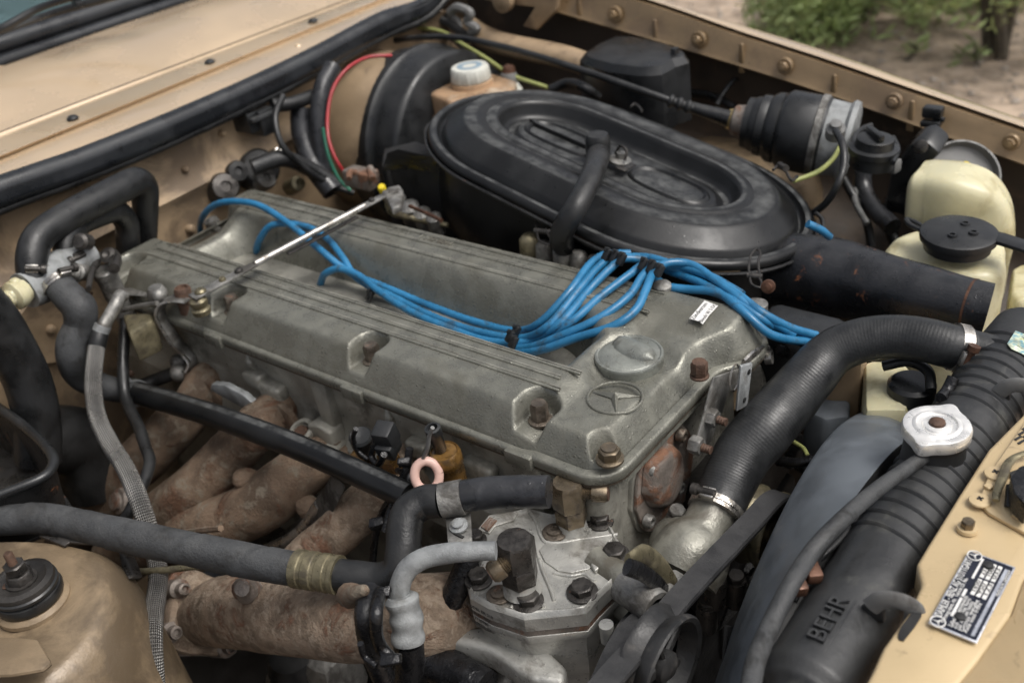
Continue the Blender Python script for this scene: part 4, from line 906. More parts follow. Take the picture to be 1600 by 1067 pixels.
# fuse box
fb = thing('fuse_box', atf(990, 150, z=.02), 'matt black plastic fuse box with a chamfered lid behind the air cleaner', 'fuse box')
tp = [atf(px, py, z=.150) for px, py in ((905, 86), (960, 57), (1010, 62), (1072, 82), (1076, 90), (1055, 96), (1034, 108), (998, 110), (915, 94))]
m = MB(); cz = sum(tp, V())/len(tp)
rows = [[cz+(p-cz)*s+V((0, 0, h)) for p in tp] for s, h in ((.02, .006), (.80, .005), (.90, .003), (1.0, -.010), (1.015, -.035), (1.02, -.11))]
rows = [catmull(r+[r[0]], 2)[:-1] for r in rows]
m.quad_grid(rows, True); fin(m, 'fuse_box_lid', M['plastic'], fb, 25)
m = MB(); m.box(atf(1056, 120, z=.12), (.010, .014, .10), bevel=.002); fin(m, 'lid_latch', M['plastic'], fb)
m = MB(); m.box(atf(1042, 122, z=.10), (.016, .012, .10), bevel=.003); fin(m, 'latch_guide', M['black'], fb)
# vacuum actuator (cruise control)
va = thing('vacuum_actuator', atf(1230, 200, z=.05), 'cylindrical black and grey actuator with a brass cable end beside the wing', 'actuator')
e0 = atf(1148, 188, z=.085); e1 = atf(1330, 222, z=.06); ax = (e1-e0).normalized(); k = mpp(atf(1230, 205, z=.07)); L = (e1-e0).length
def vlt(t, prof, mt, name, seg=48):
    m = MB(); m.lathe(e0+ax*(L*t), ax, [(r*k, h*L) for r, h in prof], seg); return fin(m, name, M[mt], va, 40)
vlt(0, [(20, -.02), (24, 0), (25, .05), (30, .12)], 'rustplate', 'actuator_neck')
vlt(.10, [(34, 0), (39, 0), (40, .05), (42, .06), (44, .11), (47, .12), (48, .18), (47, .19), (51, .21), (54, .24), (55, .29), (53, .30), (57, .32), (61, .35), (61, .66), (58, .68)], 'plastic', 'actuator_body')
vlt(.70, [(60, -.01), (63, 0), (63, .05), (60, .06)], 'oldalu', 'clamping_band')
vlt(.745, [(58, 0), (56, .19), (60, .20), (62, .22), (60, .26), (50, .275), (.5, .275)], 'oxid', 'actuator_rear')
vlt(-.03, [(15, -.03), (17, 0), (17, .03), (14, .04)], 'yellowbrass', 'brass_ferrule')
m = MB(); m.lathe(atf(1305, 205, z=.115), (.2, -.4, 1), [(.014, -.01), (.014, .006), (.009, .010), (.008, .016), (.0005, .017)], 16); fin(m, 'vacuum_nipple', M['greyplastic'], va)
# cable with boot
cb = thing('accelerator_cable', atf(900, 120, z=.15), 'long black cable with a stepped rubber boot reaching the brass actuator end', 'cable')
m = MB(); m.tube([atf(560, 78, z=.14), atf(620, 63, z=.16), atf(700, 58, z=.17), atf(780, 72, z=.17), atf(900, 107, z=.155), atf(1040, 155, z=.12), atf(1075, 168, z=.105)], .0058, 12); fin(m, 'cable_sheath', M['rubber'], cb)
m = MB(); m.tube([atf(1045, 157, z=.118), atf(1085, 170, z=.105)], .009, 16, 40, fn=lambda s, th: 1+.22*math.sin(s*420)); fin(m, 'ribbed_boot', M['rubber'], cb)
m = MB(); m.tube([atf(1080, 168, z=.105), atf(1140, 186, z=.09)], [.009, .0135], 18, 4); fin(m, 'cable_end', M['rubber'], cb)
# ================================================================== washer bottle and neighbours
wr = thing('washer_reservoir', atf(1500, 400, z=-.2), 'cream plastic washer bottle with a bent shoulder and a round black cap', 'washer bottle')
def wsec(pts, z0, z1, name, bev=.018, taper=1.0):
    tpv = [atf(px, py, z=z0) for px, py in pts]; c0 = sum(tpv, V())/len(tpv)
    sm = catmull(tpv+[tpv[0]], 4)[:-1]
    m = MB(); rows = []
    for t, dz in ((.02, 0), (.75, .0), (.88, -.001), (.95, -.005), (.99, -.013), (1.0, -.024), (1.0, -.06), (1.0, (z1-z0)*.6), (1.0, z1-z0)):
        rows.append([c0+(p-c0)*t+V((0, 0, dz)) for p in sm])
    m.quad_grid(rows, True); return fin(m, name, M['cream'], wr, 60)
# upper arm: elbow block (high), neck, and lower main block
zt_ = .075
arm = [(1432, 262), (1455, 251), (1520, 264), (1572, 280), (1583, 300), (1578, 345), (1566, 372), (1540, 392), (1470, 398), (1455, 345), (1490, 318), (1487, 295), (1470, 284), (1440, 280)]
def squarish(s_, th): return 1/((abs(math.cos(th))**5+abs(math.sin(th))**5)**.2)
m = MB(); m.tube([atf(1428, 300, z=.035), atf(1434, 301, z=.035), atf(1455, 303, z=.035), atf(1490, 308, z=.035), atf(1522, 322, z=.022), atf(1530, 348, z=.0), atf(1520, 385, z=-.04), atf(1512, 430, z=-.10)], [.030, .0395, .0420, .043, .0440, .046, .050, .052], 40, 10, fn=squarish, up=(0, 0, 1)); fin(m, 'bottle_upper_arm', M['cream'], wr, 60)
wsec([(1380, 386), (1400, 366), (1450, 352), (1520, 348), (1568, 368), (1574, 392), (1570, 420), (1545, 430), (1470, 425), (1420, 415), (1390, 405)], .03, -.26, 'bottle_main')
wsec([(1582, 418), (1600, 410), (1625, 420), (1620, 470), (1590, 470)], -.03, -.25, 'bottle_side')
cc = atf(1498, 367, z=.058); k = mpp(cc)
m = MB(); m.lathe(cc, (.03, -.02, 1), [(50*k, -.018), (50*k, -.006), (57*k, -.005), (58*k, 0), (57*k, .004), (52*k, .006), (.0005, .0065)], 56); fin(m, 'black_cap', M['plastic'], wr)
for dx, dy in ((10, -16), (-10, 2), (23, -2)):
    m = MB(); m.lathe(at(1498+dx, 367+dy, z=cc.z+.006), (0, 0, 1), [(.0062, 0), (.0055, .003), (.0035, .0032), (.0032, .001), (.0005, .001)], 16); fin(m, 'cap_pip', M['plastic'], wr)
m = MB(); m.tube([atf(1446, 356, z=.058), atf(1424, 345, z=.058), atf(1417, 343, z=.058), atf(1420, 350, z=.058), atf(1444, 362, z=.058)], .0035, 8); fin(m, 'cap_loop', M['plastic'], wr)
m = MB(); m.prism([atf(1552, 366, z=.056), atf(1570, 370, z=.056), atf(1600, 380, z=.056), atf(1640, 396, z=.056), atf(1640, 412, z=.056), atf(1596, 396, z=.056), atf(1552, 382, z=.056)], (0, 0, .006), .002); fin(m, 'cap_strap', M['plastic'], wr)
# headlamp back housing
hl = thing('headlamp_housing', atf(1470, 250, z=0), 'black and grey back of the headlamp with a yellow spot behind the washer bottle', 'headlamp housing')
m = MB(); m.prism([atf(px, py, y=.50) for px, py in ((1422, 226), (1445, 218), (1470, 240), (1440, 270), (1430, 300), (1428, 345), (1380, 330), (1390, 270))], (0, .05, .01), .008); fin(m, 'housing_back', M['plastic'], hl)
m = MB(); m.lathe(atf(1500, 278, y=.55), (.4, -.5, .6), [(.062, -.06), (.060, 0), (.055, .016), (.052, .016), (.050, .003), (.03, .0), (.0005, .0)], 36); fin(m, 'lamp_bowl', M['greyplastic'], hl)
m = MB(); m.ball(atf(1508, 262, y=.50), .009, 8); fin(m, 'bulb_cover', M['yellow'], hl)
m = MB(); m.lathe(atf(1440, 229, y=.48), (0, -1, .3), [(.010, 0), (.010, .006), (.006, .008), (.0005, .008)], 14); fin(m, 'housing_screw', M['dbolt'], hl)
# round black screw-lid unit
rl = thing('black_lidded_unit', atf(1365, 225, z=.03), 'small round black lidded unit with a grey foot between actuator and headlamp', 'electrical unit')
p = atf(1366, 228, z=.09); k = mpp(p)
m = MB(); m.lathe(p, (.1, 0, 1), [(34*k, -.03), (34*k, -.012), (38*k, -.010), (38*k, -.002), (30*k, 0), (28*k, .012), (24*k, .014), (.0005, .014)], 36); fin(m, 'round_body', M['plastic'], rl)
m = MB(); m.box(p+V((0, 0, .018)), (.045, .010, .012), (0, 0, 1), (.7, .7, 0), .003); fin(m, 'lid_grip', M['plastic'], rl)
m = MB(); m.box(atf(1378, 255, z=.06), (.055, .02, .02), (0, 0, 1), (.2, 1, 0), .004); fin(m, 'grey_foot', M['greyplastic'], rl)
m = MB(); m.tube([atf(px, py, z=.09) for px, py in ((1338, 230), (1334, 218), (1350, 200), (1362, 196))], .004, 8); m.tube([atf(px, py, z=.08) for px, py in ((1395, 215), (1403, 235), (1395, 255))], .004, 8); fin(m, 'wire_bail', M['plastic'], rl)
# ================================================================== cables and hoses: (name, label, category, material, radius, [(px, py, z)...], group)
def line(name, label, cat, mt, r, pts, group=None, seg=14, n=8, fn=None, caps=True, parent=None):
    P = [at(p[0], p[1], z=p[2]) if len(p) == 3 else at(p[0], p[1], **{p[3]: p[2]}) for p in pts]
    m = MB(); m.tube(P, r, seg, n, caps, fn)
    o = fin(m, name, M[mt], parent)
    if parent is None: tag(o, label, cat, group)
    return o
G = 'blue ignition cables over the valve cover'
R_ = .0052
def BL(label, pts): return line('ignition_cable', label, 'ignition cable', 'blue', R_, pts, G, 14, 10)
BL('blue ignition cable looping highest at the far rear end of the valve cover',
   [(313, 372, -.09), (316, 340, -.03), (345, 317, .012), (395, 318, .020), (445, 345, .012), (500, 390, -.005), (545, 425, -.03), (600, 448, -.045), (680, 481, -.054), (750, 505, -.053), (810, 517, -.050), (845, 503, -.024), (890, 455, .004), (925, 410, .012), (945, 398, .010), (985, 396, .006)])
BL('blue ignition cable forming the second arch from the rear, under the throttle rod',
   [(402, 412, -.09), (404, 378, -.03), (425, 352, .0), (470, 352, .0), (510, 372, -.005), (537, 405, -.02), (555, 432, -.035), (610, 462, -.045), (690, 500, -.055), (760, 521, -.05), (818, 528, -.046), (858, 508, -.016), (905, 452, .006), (938, 415, .014), (958, 402, .016), (1000, 403, .012)])
BL('blue ignition cable forming the third arch, lowest of the arches, beside the black clip',
   [(500, 446, -.060), (508, 428, -.034), (530, 420, -.022), (556, 428, -.026), (592, 455, -.036), (640, 486, -.046), (700, 512, -.052), (770, 534, -.052), (828, 533, -.046), (875, 505, -.012), (925, 448, .004), (955, 418, .016), (972, 405, .018), (1010, 406, .012)])
BL('blue ignition cable of the middle of the fan, rising from under the lower clips',
   [(620, 480, -.095), (660, 488, -.085), (720, 513, -.075), (790, 535, -.060), (845, 530, -.040), (890, 505, -.012), (940, 462, .004), (985, 428, .014), (1006, 414, .018), (1050, 418, .010), (1100, 440, .0)])
BL('blue ignition cable second lowest of the fan over the front of the cover',
   [(640, 491, -.10), (700, 512, -.085), (770, 540, -.065), (825, 543, -.045), (880, 523, -.020), (940, 495, -.002), (985, 460, .010), (1005, 430, .018), (1020, 417, .020), (1060, 415, .014), (1110, 432, .006), (1160, 460, .0)])
BL('blue ignition cable lowest and nearest of the fan beside the oil filler cap',
   [(650, 497, -.11), (710, 520, -.09), (780, 548, -.065), (840, 548, -.042), (900, 528, -.018), (965, 506, .001), (995, 482, .010), (1008, 455, .018), (1022, 425, .022), (1040, 412, .022), (1075, 412, .018), (1120, 440, .01), (1170, 478, .0), (1210, 505, -.02), (1240, 523, -.04)])
GB = 'blue ignition cables running down beside the front corner'
def BR(label, pts): return line('ignition_cable', label, 'ignition cable', 'blue', R_, pts, GB, 14, 10)
BR('blue ignition cable passing highest below the air cleaner to the front corner', [(960, 402, .004), (1010, 402, .010), (1050, 413, .012), (1100, 428, .012), (1150, 458, .006), (1190, 488, -.004), (1235, 512, -.03), (1275, 524, -.05)])
BR('blue ignition cable ending lowest at the front corner of the cover', [(1012, 410, .0), (1050, 425, .002), (1090, 440, .004), (1130, 462, .004), (1165, 490, .0), (1200, 520, -.02), (1235, 531, -.04), (1275, 533, -.06)])
BR('blue ignition cable dipping between the clips and the front corner', [(1020, 432, .0), (1045, 448, .0), (1075, 452, .0), (1110, 455, .004), (1150, 472, .002), (1190, 498, -.01), (1215, 512, -.03), (1250, 520, -.05)])
BR('short blue cable stub seen behind the snorkel', [(1262, 350, .02), (1280, 358, .01), (1296, 370, -.01)])
# clips
GC = 'small black clips on the blue cables'
for i, (px, py, z, lb) in enumerate(((578, 462, -.045, 'small black cable clip farthest back in the valley of the cover'), (797, 526, -.035, 'small black cable clip holding the lower cables, near the middle of the cover'), (806, 518, -.036, 'small black cable clip topmost of the group near the middle'), (802, 535, -.035, 'small black cable clip lowest of the group near the middle'),
                                (948, 398, .024, 'small black cable clip leftmost under the air cleaner edge'), (960, 401, .024, 'small black cable clip second from left under the air cleaner edge'), (971, 405, .026, 'small black cable clip third from left under the air cleaner edge'),
                                (1005, 413, .026, 'small black cable clip fourth from left under the air cleaner edge'), (1018, 417, .028, 'small black cable clip fifth from left under the air cleaner edge'), (1030, 423, .028, 'small black cable clip rightmost under the air cleaner edge'))):
    p = at(px, py, z=z); m = MB(); m.box(p, (.007, .010, .016), (.3, .6, 1), (1, 0, .3), .002); m.box(p+V((0, .002, .006)), (.010, .004, .006), (.3, .6, 1), (1, 0, .3), .001); o = fin(m, 'cable_clip', M['plastic']); tag(o, lb, 'cable clip', GC)
# red, green, yellow-green and black wires at the bulkhead
line('red_wire', 'red wire arching down the bulkhead left of the brake servo', 'wire', 'red', .0032, [(612, 87, -.78, 'x'), (575, 90, -.80, 'x'), (540, 110, -.80, 'x'), (520, 140, -.80, 'x'), (512, 180, -.79, 'x'), (514, 220, -.77, 'x'), (528, 255, -.75, 'x'), (546, 280, -.74, 'x')])
line('green_wire', 'thin dark green wire beside the red wire near the bulkhead', 'wire', 'green', .003, [(505, 200, -.8, 'x'), (512, 240, -.78, 'x'), (530, 280, -.76, 'x'), (548, 298, -.74, 'x')])
line('yellow_wire', 'yellow green cable crossing behind the fluid reservoir', 'wire', 'yellowgreen', .0038, [(636, 42, .10), (690, 50, .10), (720, 68, .09), (760, 92, .07), (800, 118, .05), (855, 137, .03)])
line('yellow_wire', 'yellow green cable curving from the actuator to the lid edge', 'wire', 'yellowgreen', .0036, [(1315, 225, .0), (1300, 250, .0), (1275, 270, .0), (1240, 283, .0)])
line('purple_wire', 'thin dark cable beside the yellow green one at the rear', 'wire', 'dbolt', .003, [(640, 46, .09), (700, 60, .09), (738, 90, .07)])
BK = [
 ('black rubber hose arching from the bulkhead to the rear of the cover', .0055, [(442, 150, -.87, 'x'), (430, 185, -.85, 'x'), (440, 225, -.83, 'x'), (475, 262, -.82, 'x'), (520, 290, -.80, 'x'), (552, 302, -.78, 'x')], 'rubber'),
 ('thick black loom standing beside the red wire', .016, [(520, 105, -.86, 'x'), (503, 140, -.85, 'x'), (498, 200, -.84, 'x'), (505, 270, -.83, 'x')], 'tape'),
 ('fat black moulded hose bulging at the bulkhead', .019, [(470, 170, -.88, 'x'), (472, 210, -.87, 'x'), (490, 260, -.84, 'x'), (520, 300, -.8, 'x')], 'tape'),
 ('short black hose crossing left of the loom', .012, [(425, 165, -.88, 'x'), (455, 162, -.87, 'x'), (490, 150, -.87, 'x')], 'rubber'),
 ('black hose lying along the rear end of the cover', .014, [(395, 262, -.86, 'x'), (440, 248, -.84, 'x'), (480, 262, -.83, 'x'), (530, 292, -.80, 'x')], 'rubber'),
 ('thin black hose looping down from the actuator nipple', .0052, [(1306, 205, .055), (1316, 225, .05), (1318, 260, .03), (1308, 290, .01), (1290, 318, -.02), (1272, 332, -.04)], 'rubber'),
 ('thin black wire hanging by the lid right end', .003, [(1274, 332, -.03), (1284, 342, -.04), (1286, 355, -.05)], 'rubber'),
 ('black hose curving behind the fuse box base', .008, [(860, 140, .05), (885, 130, .06), (915, 138, .06), (935, 152, .04)], 'rubber'),
 ('black cable bundle leaving the fuse box to the right', .008, [(1078, 145, -.02), (1110, 150, -.02), (1150, 170, -.03)], 'rubber'),
 ('black corrugated loom hanging below the round lidded unit', .014, [(1350, 255, -.06), (1348, 290, -.09), (1365, 325, -.11), (1395, 355, -.12)], 'tape'),
 ('black cable hanging left of the corrugated loom', .007, [(1318, 280, -.08), (1335, 310, -.1), (1352, 340, -.13), (1362, 385, -.17)], 'rubber'),
 ('thin grey cable between the looms', .005, [(1340, 285, -.09), (1336, 315, -.1), (1355, 350, -.12)], 'greyplastic'),
 ('black hose dropping from the headlamp side', .010, [(1400, 300, -.12), (1385, 340, -.14), (1400, 380, -.17)], 'rubber'),
]
for lb, r, pts, mt_ in BK: line('black_hose' if r > .006 else 'black_wire', lb, 'hose' if r > .006 else 'wire', mt_, r, pts)
line('cable_tie', 'black cable tie with an upright tail beside the fuse box', 'cable tie', 'plastic', .0045, [(1120, 165, -.02), (1128, 150, -.01), (1145, 128, .01), (1152, 124, .015)])
# connector on the bulkhead
cb_ = thing('bulkhead_connector', at(400, 185, x=-.91), 'black plastic connector block on the beige bulkhead below the seal', 'connector')
m = MB(); m.box(at(384, 188, x=-.915), (.03, .035, .055), (1, 0, 0), None, .003); fin(m, 'connector_base', M['plastic'], cb_)
m = MB(); m.box(at(408, 188, x=-.900), (.045, .035, .045), (0, 0, 1), (0, 1, 0), .004); fin(m, 'connector_plug', M['plastic'], cb_)
m = MB(); m.box(at(410, 182, x=-.880), (.010, .05, .008), (0, 0, 1), (0, 1, 0), .002); fin(m, 'connector_rib', M['greyrubber'], cb_)
# rear fittings behind the valve cover
rf = thing('rear_cam_housing', at(405, 270, x=-.87), 'round black and grey fittings at the rear of the valve cover by the bulkhead', 'fitting')
for px, py, r, mt_, x in ((408, 262, .035, 'black', -.89), (352, 292, .026, 'dbolt', -.90), (372, 268, .02, 'black', -.9), (465, 287, .014, 'olive', -.86), (435, 240, .011, 'steel', -.88), (415, 278, .02, 'oldalu', -.87)):
    m = MB(); m.lathe(at(px, py, x=x), (1, -.2, .5), [(r, -.04), (r, -.004), (r*.85, .004), (r*.4, .006), (r*.35, .001), (.0005, .001)], 22); m.wobble(.002, 50); fin(m, 'fitting', M[mt_], rf)
m = MB(); m.tube([at(428, 250, x=-.87), at(442, 236, x=-.87)], .009, 12, 2); fin(m, 'steel_sleeve', M['steel'], rf)
# spark plug seat details visible in the valley
for px, py, lb in ((338, 358, 'grimy nut at the rear notch of the cover beneath the first blue arch'),):
    m = MB(); m.hexa(at(px, py, z=-.06), (0, -.3, 1), .014, .02); m.lathe(at(px, py, z=-.05), (0, -.3, 1), [(.008, 0), (.008, .02), (.0005, .022)], 12); o = fin(m, 'rear_nut', M['oldalu']); tag(o, lb, 'nut')
# ================================================================== throttle rod
tr_ = thing('throttle_rod', at(460, 385, z=.03), 'long polished throttle rod with riveted ends lying diagonally across the valve cover', 'throttle rod')
a_, b_ = at(308, 465, z=.012), at(618, 300, z=.028)
def on(t, h=0): return a_.lerp(b_, t)+V((0, 0, h))
m = MB(); m.tube([on(.27, .004), on(.83, .004)], .0046, 12, 6); fin(m, 'polished_rod', M['steel'], tr_)
dl = (b_-a_).normalized(); sd_ = V((0, 0, 1)).cross(dl).normalized()
def blade(t0, t1, w0, w1, h, mt_, name):
    m = MB(); n_ = 10; L_ = [on(t0+(t1-t0)*i/n_)+sd_*(w0+(w1-w0)*i/n_) for i in range(n_+1)]; R2 = [on(t0+(t1-t0)*i/n_)-sd_*(w0+(w1-w0)*i/n_) for i in range(n_+1)]
    m.prism([p+V((0, 0, h)) for p in L_+R2[::-1]], (0, 0, .003), .0008); return fin(m, name, M[mt_], tr_)
blade(-.02, .30, .0105, .007, .002, 'oldalu', 'flat_end'); blade(.26, .40, .0052, .0045, .001, 'oldalu', 'flat_sleeve')
blade(.78, 1.0, .0065, .0075, .002, 'oldalu', 'flat_end'); blade(.42, .78, .0044, .0044, -.008, 'dbolt', 'rod_guide')
for t, mt_, r in ((.02, 'olive', .008), (.12, 'olive', .005), (.195, 'dbolt', .006), (.87, 'dbolt', .0045), (.95, 'oldalu', .006)):
    m = MB(); m.lathe(on(t, .005), (0, 0, 1), [(r, 0), (r, .002), (r*.7, .0045), (.0005, .005)], 16); fin(m, 'rivet', M[mt_], tr_)
m = MB(); m.lathe(on(.0, -.02), (0, 0, 1), [(.012, -.004), (.013, .003), (.009, .006), (.012, .010), (.012, .016), (.008, .02)], 20); fin(m, 'ball_joint', M['olive'], tr_)
rb = thing('throttle_lever', at(625, 305, z=.0), 'old zinc throttle lever joint at the far end of the polished rod', 'lever')
m = MB(); m.prism([at(px, py, z=.03) for px, py in ((596, 302), (606, 292), (624, 288), (630, 296), (628, 318), (612, 326), (605, 312))], (0, 0, -.012), .003); fin(m, 'lever_plate', M['oldalu'], rb)
m = MB(); m.tube([at(606, 312, z=.02), at(612, 330, z=.0), at(640, 340, z=-.02), at(700, 352, z=-.03)], [.006, .007, .005, .004], 10); fin(m, 'link_arm', M['olive'], rb)
for px, py, r in ((640, 325, .016), (660, 335, .014), (678, 342, .012), (625, 312, .010)):
    m = MB(); m.lathe(at(px, py, z=-.02), (.2, -.3, 1), [(r, -.03), (r, .004), (r*.6, .008), (.0005, .009)], 16); fin(m, 'spring_cup', M['oldalu'], rb)
m = MB(); m.tube([at(640, 322, z=0), at(672, 336, z=0), at(690, 345, z=0)], .003, 8); fin(m, 'return_spring', M['copper'], rb)
# bell crank bracket at the left end
bc = thing('bell_crank', at(265, 520, z=-.05), 'curved zinc bell crank hanging beside the rear corner of the cover', 'lever')
P = [at(px, py, z=z) for px, py, z in ((292, 470, -.01), (272, 466, -.01), (258, 472, -.015), (252, 488, -.03), (262, 510, -.055), (276, 532, -.08), (292, 548, -.105), (303, 564, -.12), (298, 576, -.13), (284, 580, -.135))]
m = MB(); m.tube(P, [.006, .010, .010, .010, .009, .009, .007, .006, .004, .004], 12, 8, flat=(.35, 1.2), up=(0, 1, 0)); fin(m, 'crank_arm', M['oldalu'], bc)
m = MB(); m.tube([p+V((.004, -.012, .002)) for p in P[1:9]], .0022, 8); fin(m, 'crank_edge', M['steel'], bc)
for px, py, z, r in ((278, 565, -.13, .012), (280, 582, -.14, .014), (248, 462, -.01, .011)):
    m = MB(); m.ball(at(px, py, z=z), r, 8); fin(m, 'ball_socket', M['oldalu'], bc)
m = MB(); m.tube([at(275, 582, z=-.14), at(240, 595, z=-.15), at(215, 605, z=-.15)], .010, 10); fin(m, 'ball_link', M['black'], bc)
m = MB(); m.tube([at(195, 455, z=-.03), at(225, 460, z=-.02), at(246, 462, z=-.01)], [.010, .005, .008], 10, flat=(1, .4)); m.tube([at(190, 485, z=-.03), at(220, 478, z=-.02), at(246, 474, z=-.012)], .004, 8); fin(m, 'link_strap', M['oldalu'], bc)
m = MB(); m.lathe(at(245, 456, z=-.008), (0, 0, 1), [(.014, -.01), (.014, .0), (.010, .008), (.006, .008), (.0005, .006)], 16); fin(m, 'pivot_nut', M['oldalu'], bc)
# dark castings in the rear-left gap
rg = thing('rear_left_bracket', at(225, 540, z=-.1), 'grimy alloy bracket between the heater hoses and the cylinder head', 'bracket')
m = MB(); m.prism([at(px, py, y=-.13) for px, py in ((205, 500), (250, 490), (290, 560), (290, 585), (240, 590), (205, 560))], (0, .06, 0), .008, 3); m.wobble(.004, 20); fin(m, 'bracket_body', M['head'], rg)
m = MB(); m.prism([at(px, py, z=-.03) for px, py in ((190, 490), (235, 486), (240, 500), (200, 520))], (0, 0, -.05), .006); fin(m, 'bracket_ear', M['olive'], rg)
# ================================================================== heater valve and hoses, left
hv = thing('heater_valve', at(100, 430, x=-.80), 'cast alloy heater valve with clamps and a pale plastic knob at the left', 'valve')
q0, q1 = at(38, 455, x=-.78), at(138, 398, x=-.80)
m = MB(); m.tube([q0, q0.lerp(q1, .5), q1], [.026, .029, .024], 22, fn=lambda s, th: 1+.05*math.sin(s*60)); m.wobble(.002, 50); fin(m, 'valve_body', M['oxid'], hv)
for px, py, r in ((60, 418, .024), (112, 395, .024), (88, 440, .022)):
    pass
m = MB(); m.lathe(at(30, 458, x=-.77), (q0-q1), [(.016, -.01), (.020, 0), (.020, .01), (.012, .014), (.012, .02), (.005, .022)], 10); m.ball(at(24, 444, x=-.77), .009, 6); m.ball(at(36, 470, x=-.77), .008, 6); m.ball(at(20, 462, x=-.765), .010, 6); fin(m, 'plastic_knob', M['cream'], hv)
for px, py, mt_ in ((130, 378, 'dbolt'), (125, 425, 'oldalu'), (118, 424, 'oldalu')):
    m = MB(); m.lathe(at(px, py, x=-.77), (.4, -.6, .4), [(.012, -.01), (.012, .008), (.008, .012), (.0005, .012)], 14); fin(m, 'valve_screw', M[mt_], hv)
def hose(name, label, mt_, pts, r, seg=24, cat='hose', **kw): return line(name, label, cat, mt_, r, pts, None, seg, 8, **kw)
hose('heater_hose', 'thick black heater hose arching over the valve at the left, bending down sharply', 'rubber', [(52, 440, -.78, 'x'), (50, 400, -.79, 'x'), (60, 372, -.80, 'x'), (100, 342, -.81, 'x'), (150, 315, -.82, 'x'), (190, 294, -.83, 'x'), (214, 283, -.84, 'x'), (225, 292, -.85, 'x'), (227, 320, -.86, 'x'), (226, 375, -.88, 'x')], [.021, .021, .021, .021, .022, .022, .021, .021, .020, .019])
hose('heater_hose', 'second black heater hose under the larger arch', 'rubber', [(105, 405, -.80, 'x'), (104, 375, -.81, 'x'), (120, 352, -.82, 'x'), (150, 337, -.83, 'x'), (180, 330, -.84, 'x'), (196, 345, -.85, 'x'), (200, 375, -.86, 'x'), (200, 400, -.87, 'x')], .018)
hose('heater_hose', 'black formed hose descending from the valve to the long black pipe', 'greyrubber', [(88, 440, -.76, 'x'), (104, 460, -.74, 'x'), (124, 482, -.72, 'x'), (124, 510, -.72, 'x'), (112, 535, -.72, 'x'), (112, 560, -.72, 'x'), (128, 588, -.73, 'x'), (165, 605, -.72, 'x'), (212, 614, -.70, 'x')], [.020, .021, .023, .021, .020, .020, .020, .018, .016])
hose('large_black_duct', 'very thick black hose at the left edge below the heater valve', 'rubber', [(-420, 420, -.72, 'x'), (-160, 400, -.72, 'x'), (-70, 440, -.72, 'x'), (-15, 492, -.72, 'x'), (20, 548, -.72, 'x'), (45, 600, -.72, 'x'), (58, 660, -.72, 'x'), (60, 720, -.72, 'x')], .030)
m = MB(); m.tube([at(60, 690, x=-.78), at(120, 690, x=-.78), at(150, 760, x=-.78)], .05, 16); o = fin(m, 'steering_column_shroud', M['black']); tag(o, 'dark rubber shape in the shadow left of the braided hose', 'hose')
def clampring(c0, ax, r, mt_='steel', name='hose_clamp', label='', wd=.010, screw=None, scr_mt='dbolt', group=None, teeth=True):
    t = thing(name, c0, label, 'hose clamp', group)
    m = MB(); m.lathe(c0, ax, [(r, -wd/2), (r+.0014, -wd/2), (r+.0014, wd/2), (r, wd/2)], 48, closed=False); fin(m, 'band', M[mt_], t)
    x, y, z = basis(ax)
    if screw is not None:
        d = V(screw).normalized(); d = (d-z*d.dot(z)).normalized(); tn = z.cross(d)
        if teeth:
            m = MB()
            for i in range(9):
                an = .35+i*.085; dd = (d*math.cos(an)+tn*math.sin(an)); m.box(c0+dd*(r+.0019), (wd*.75, .0016, .0012), dd, z)
            fin(m, 'band_teeth', M['steel'], t)
        m = MB(); m.box(c0+d*(r+.004), (.016, wd*1.15, .008), d, z, .0015); fin(m, 'screw_housing', M[mt_], t)
        m = MB(); q = c0+d*(r+.007)-tn*.012; m.lathe(q, tn, [(.0065, -.006), (.0065, 0), (.004, .001), (.004, .02)], 12); fin(m, 'screw', M[scr_mt], t)
    return t
GCk = 'hose clamps round the rubber hoses'
p = at(55, 418, x=-.79); clampring(p, at(52, 440, x=-.785)-at(51, 400, x=-.79), .0225, label='steel worm clamp on the left leg of the large heater hose', screw=at(35, 440, x=-.7)-p, group=GCk)
p = at(92, 445, x=-.757); clampring(p, at(104, 460, x=-.74)-at(80, 430, x=-.77), .0225, label='ribbed steel clamp at the top of the descending heater hose', screw=at(130, 430, x=-.70)-p, group=GCk)
p = at(108, 395, x=-.80); clampring(p, V((0, 0, 1)), .0195, label='dark clamp on the smaller heater hose', mt_='dbolt', screw=at(130, 380, x=-.75)-p, group=GCk, teeth=False)
p = at(209, 613, y=-.22); clampring(p, at(240, 622, y=-.22)-at(190, 608, y=-.22), .0185, label='pale clamp with an upright screw joining heater hose to black pipe', mt_='oxid', screw=V((0, -.3, 1)), scr_mt='rustbolt', group=GCk, wd=.018)
# long black pipe
line('coolant_pipe', 'long glossy black pipe slanting down along the exhaust side of the head', 'pipe', 'blackpaint', [.0165, .0155, .0155, .0155, .0155], [(212, 613, -.22, 'y'), (330, 648, -.22, 'y'), (450, 692, -.22, 'y'), (550, 735, -.22, 'y'), (640, 776, -.22, 'y')], seg=24)
m = MB(); m.prism([at(px, py, x=-.50) for px, py in ((378, 650), (400, 622), (425, 625), (420, 650), (412, 668))], (0, .02, 0), .003); o = fin(m, 'pipe_bracket', M['oily']); tag(o, 'black oily bracket holding the long black pipe to the head', 'bracket')
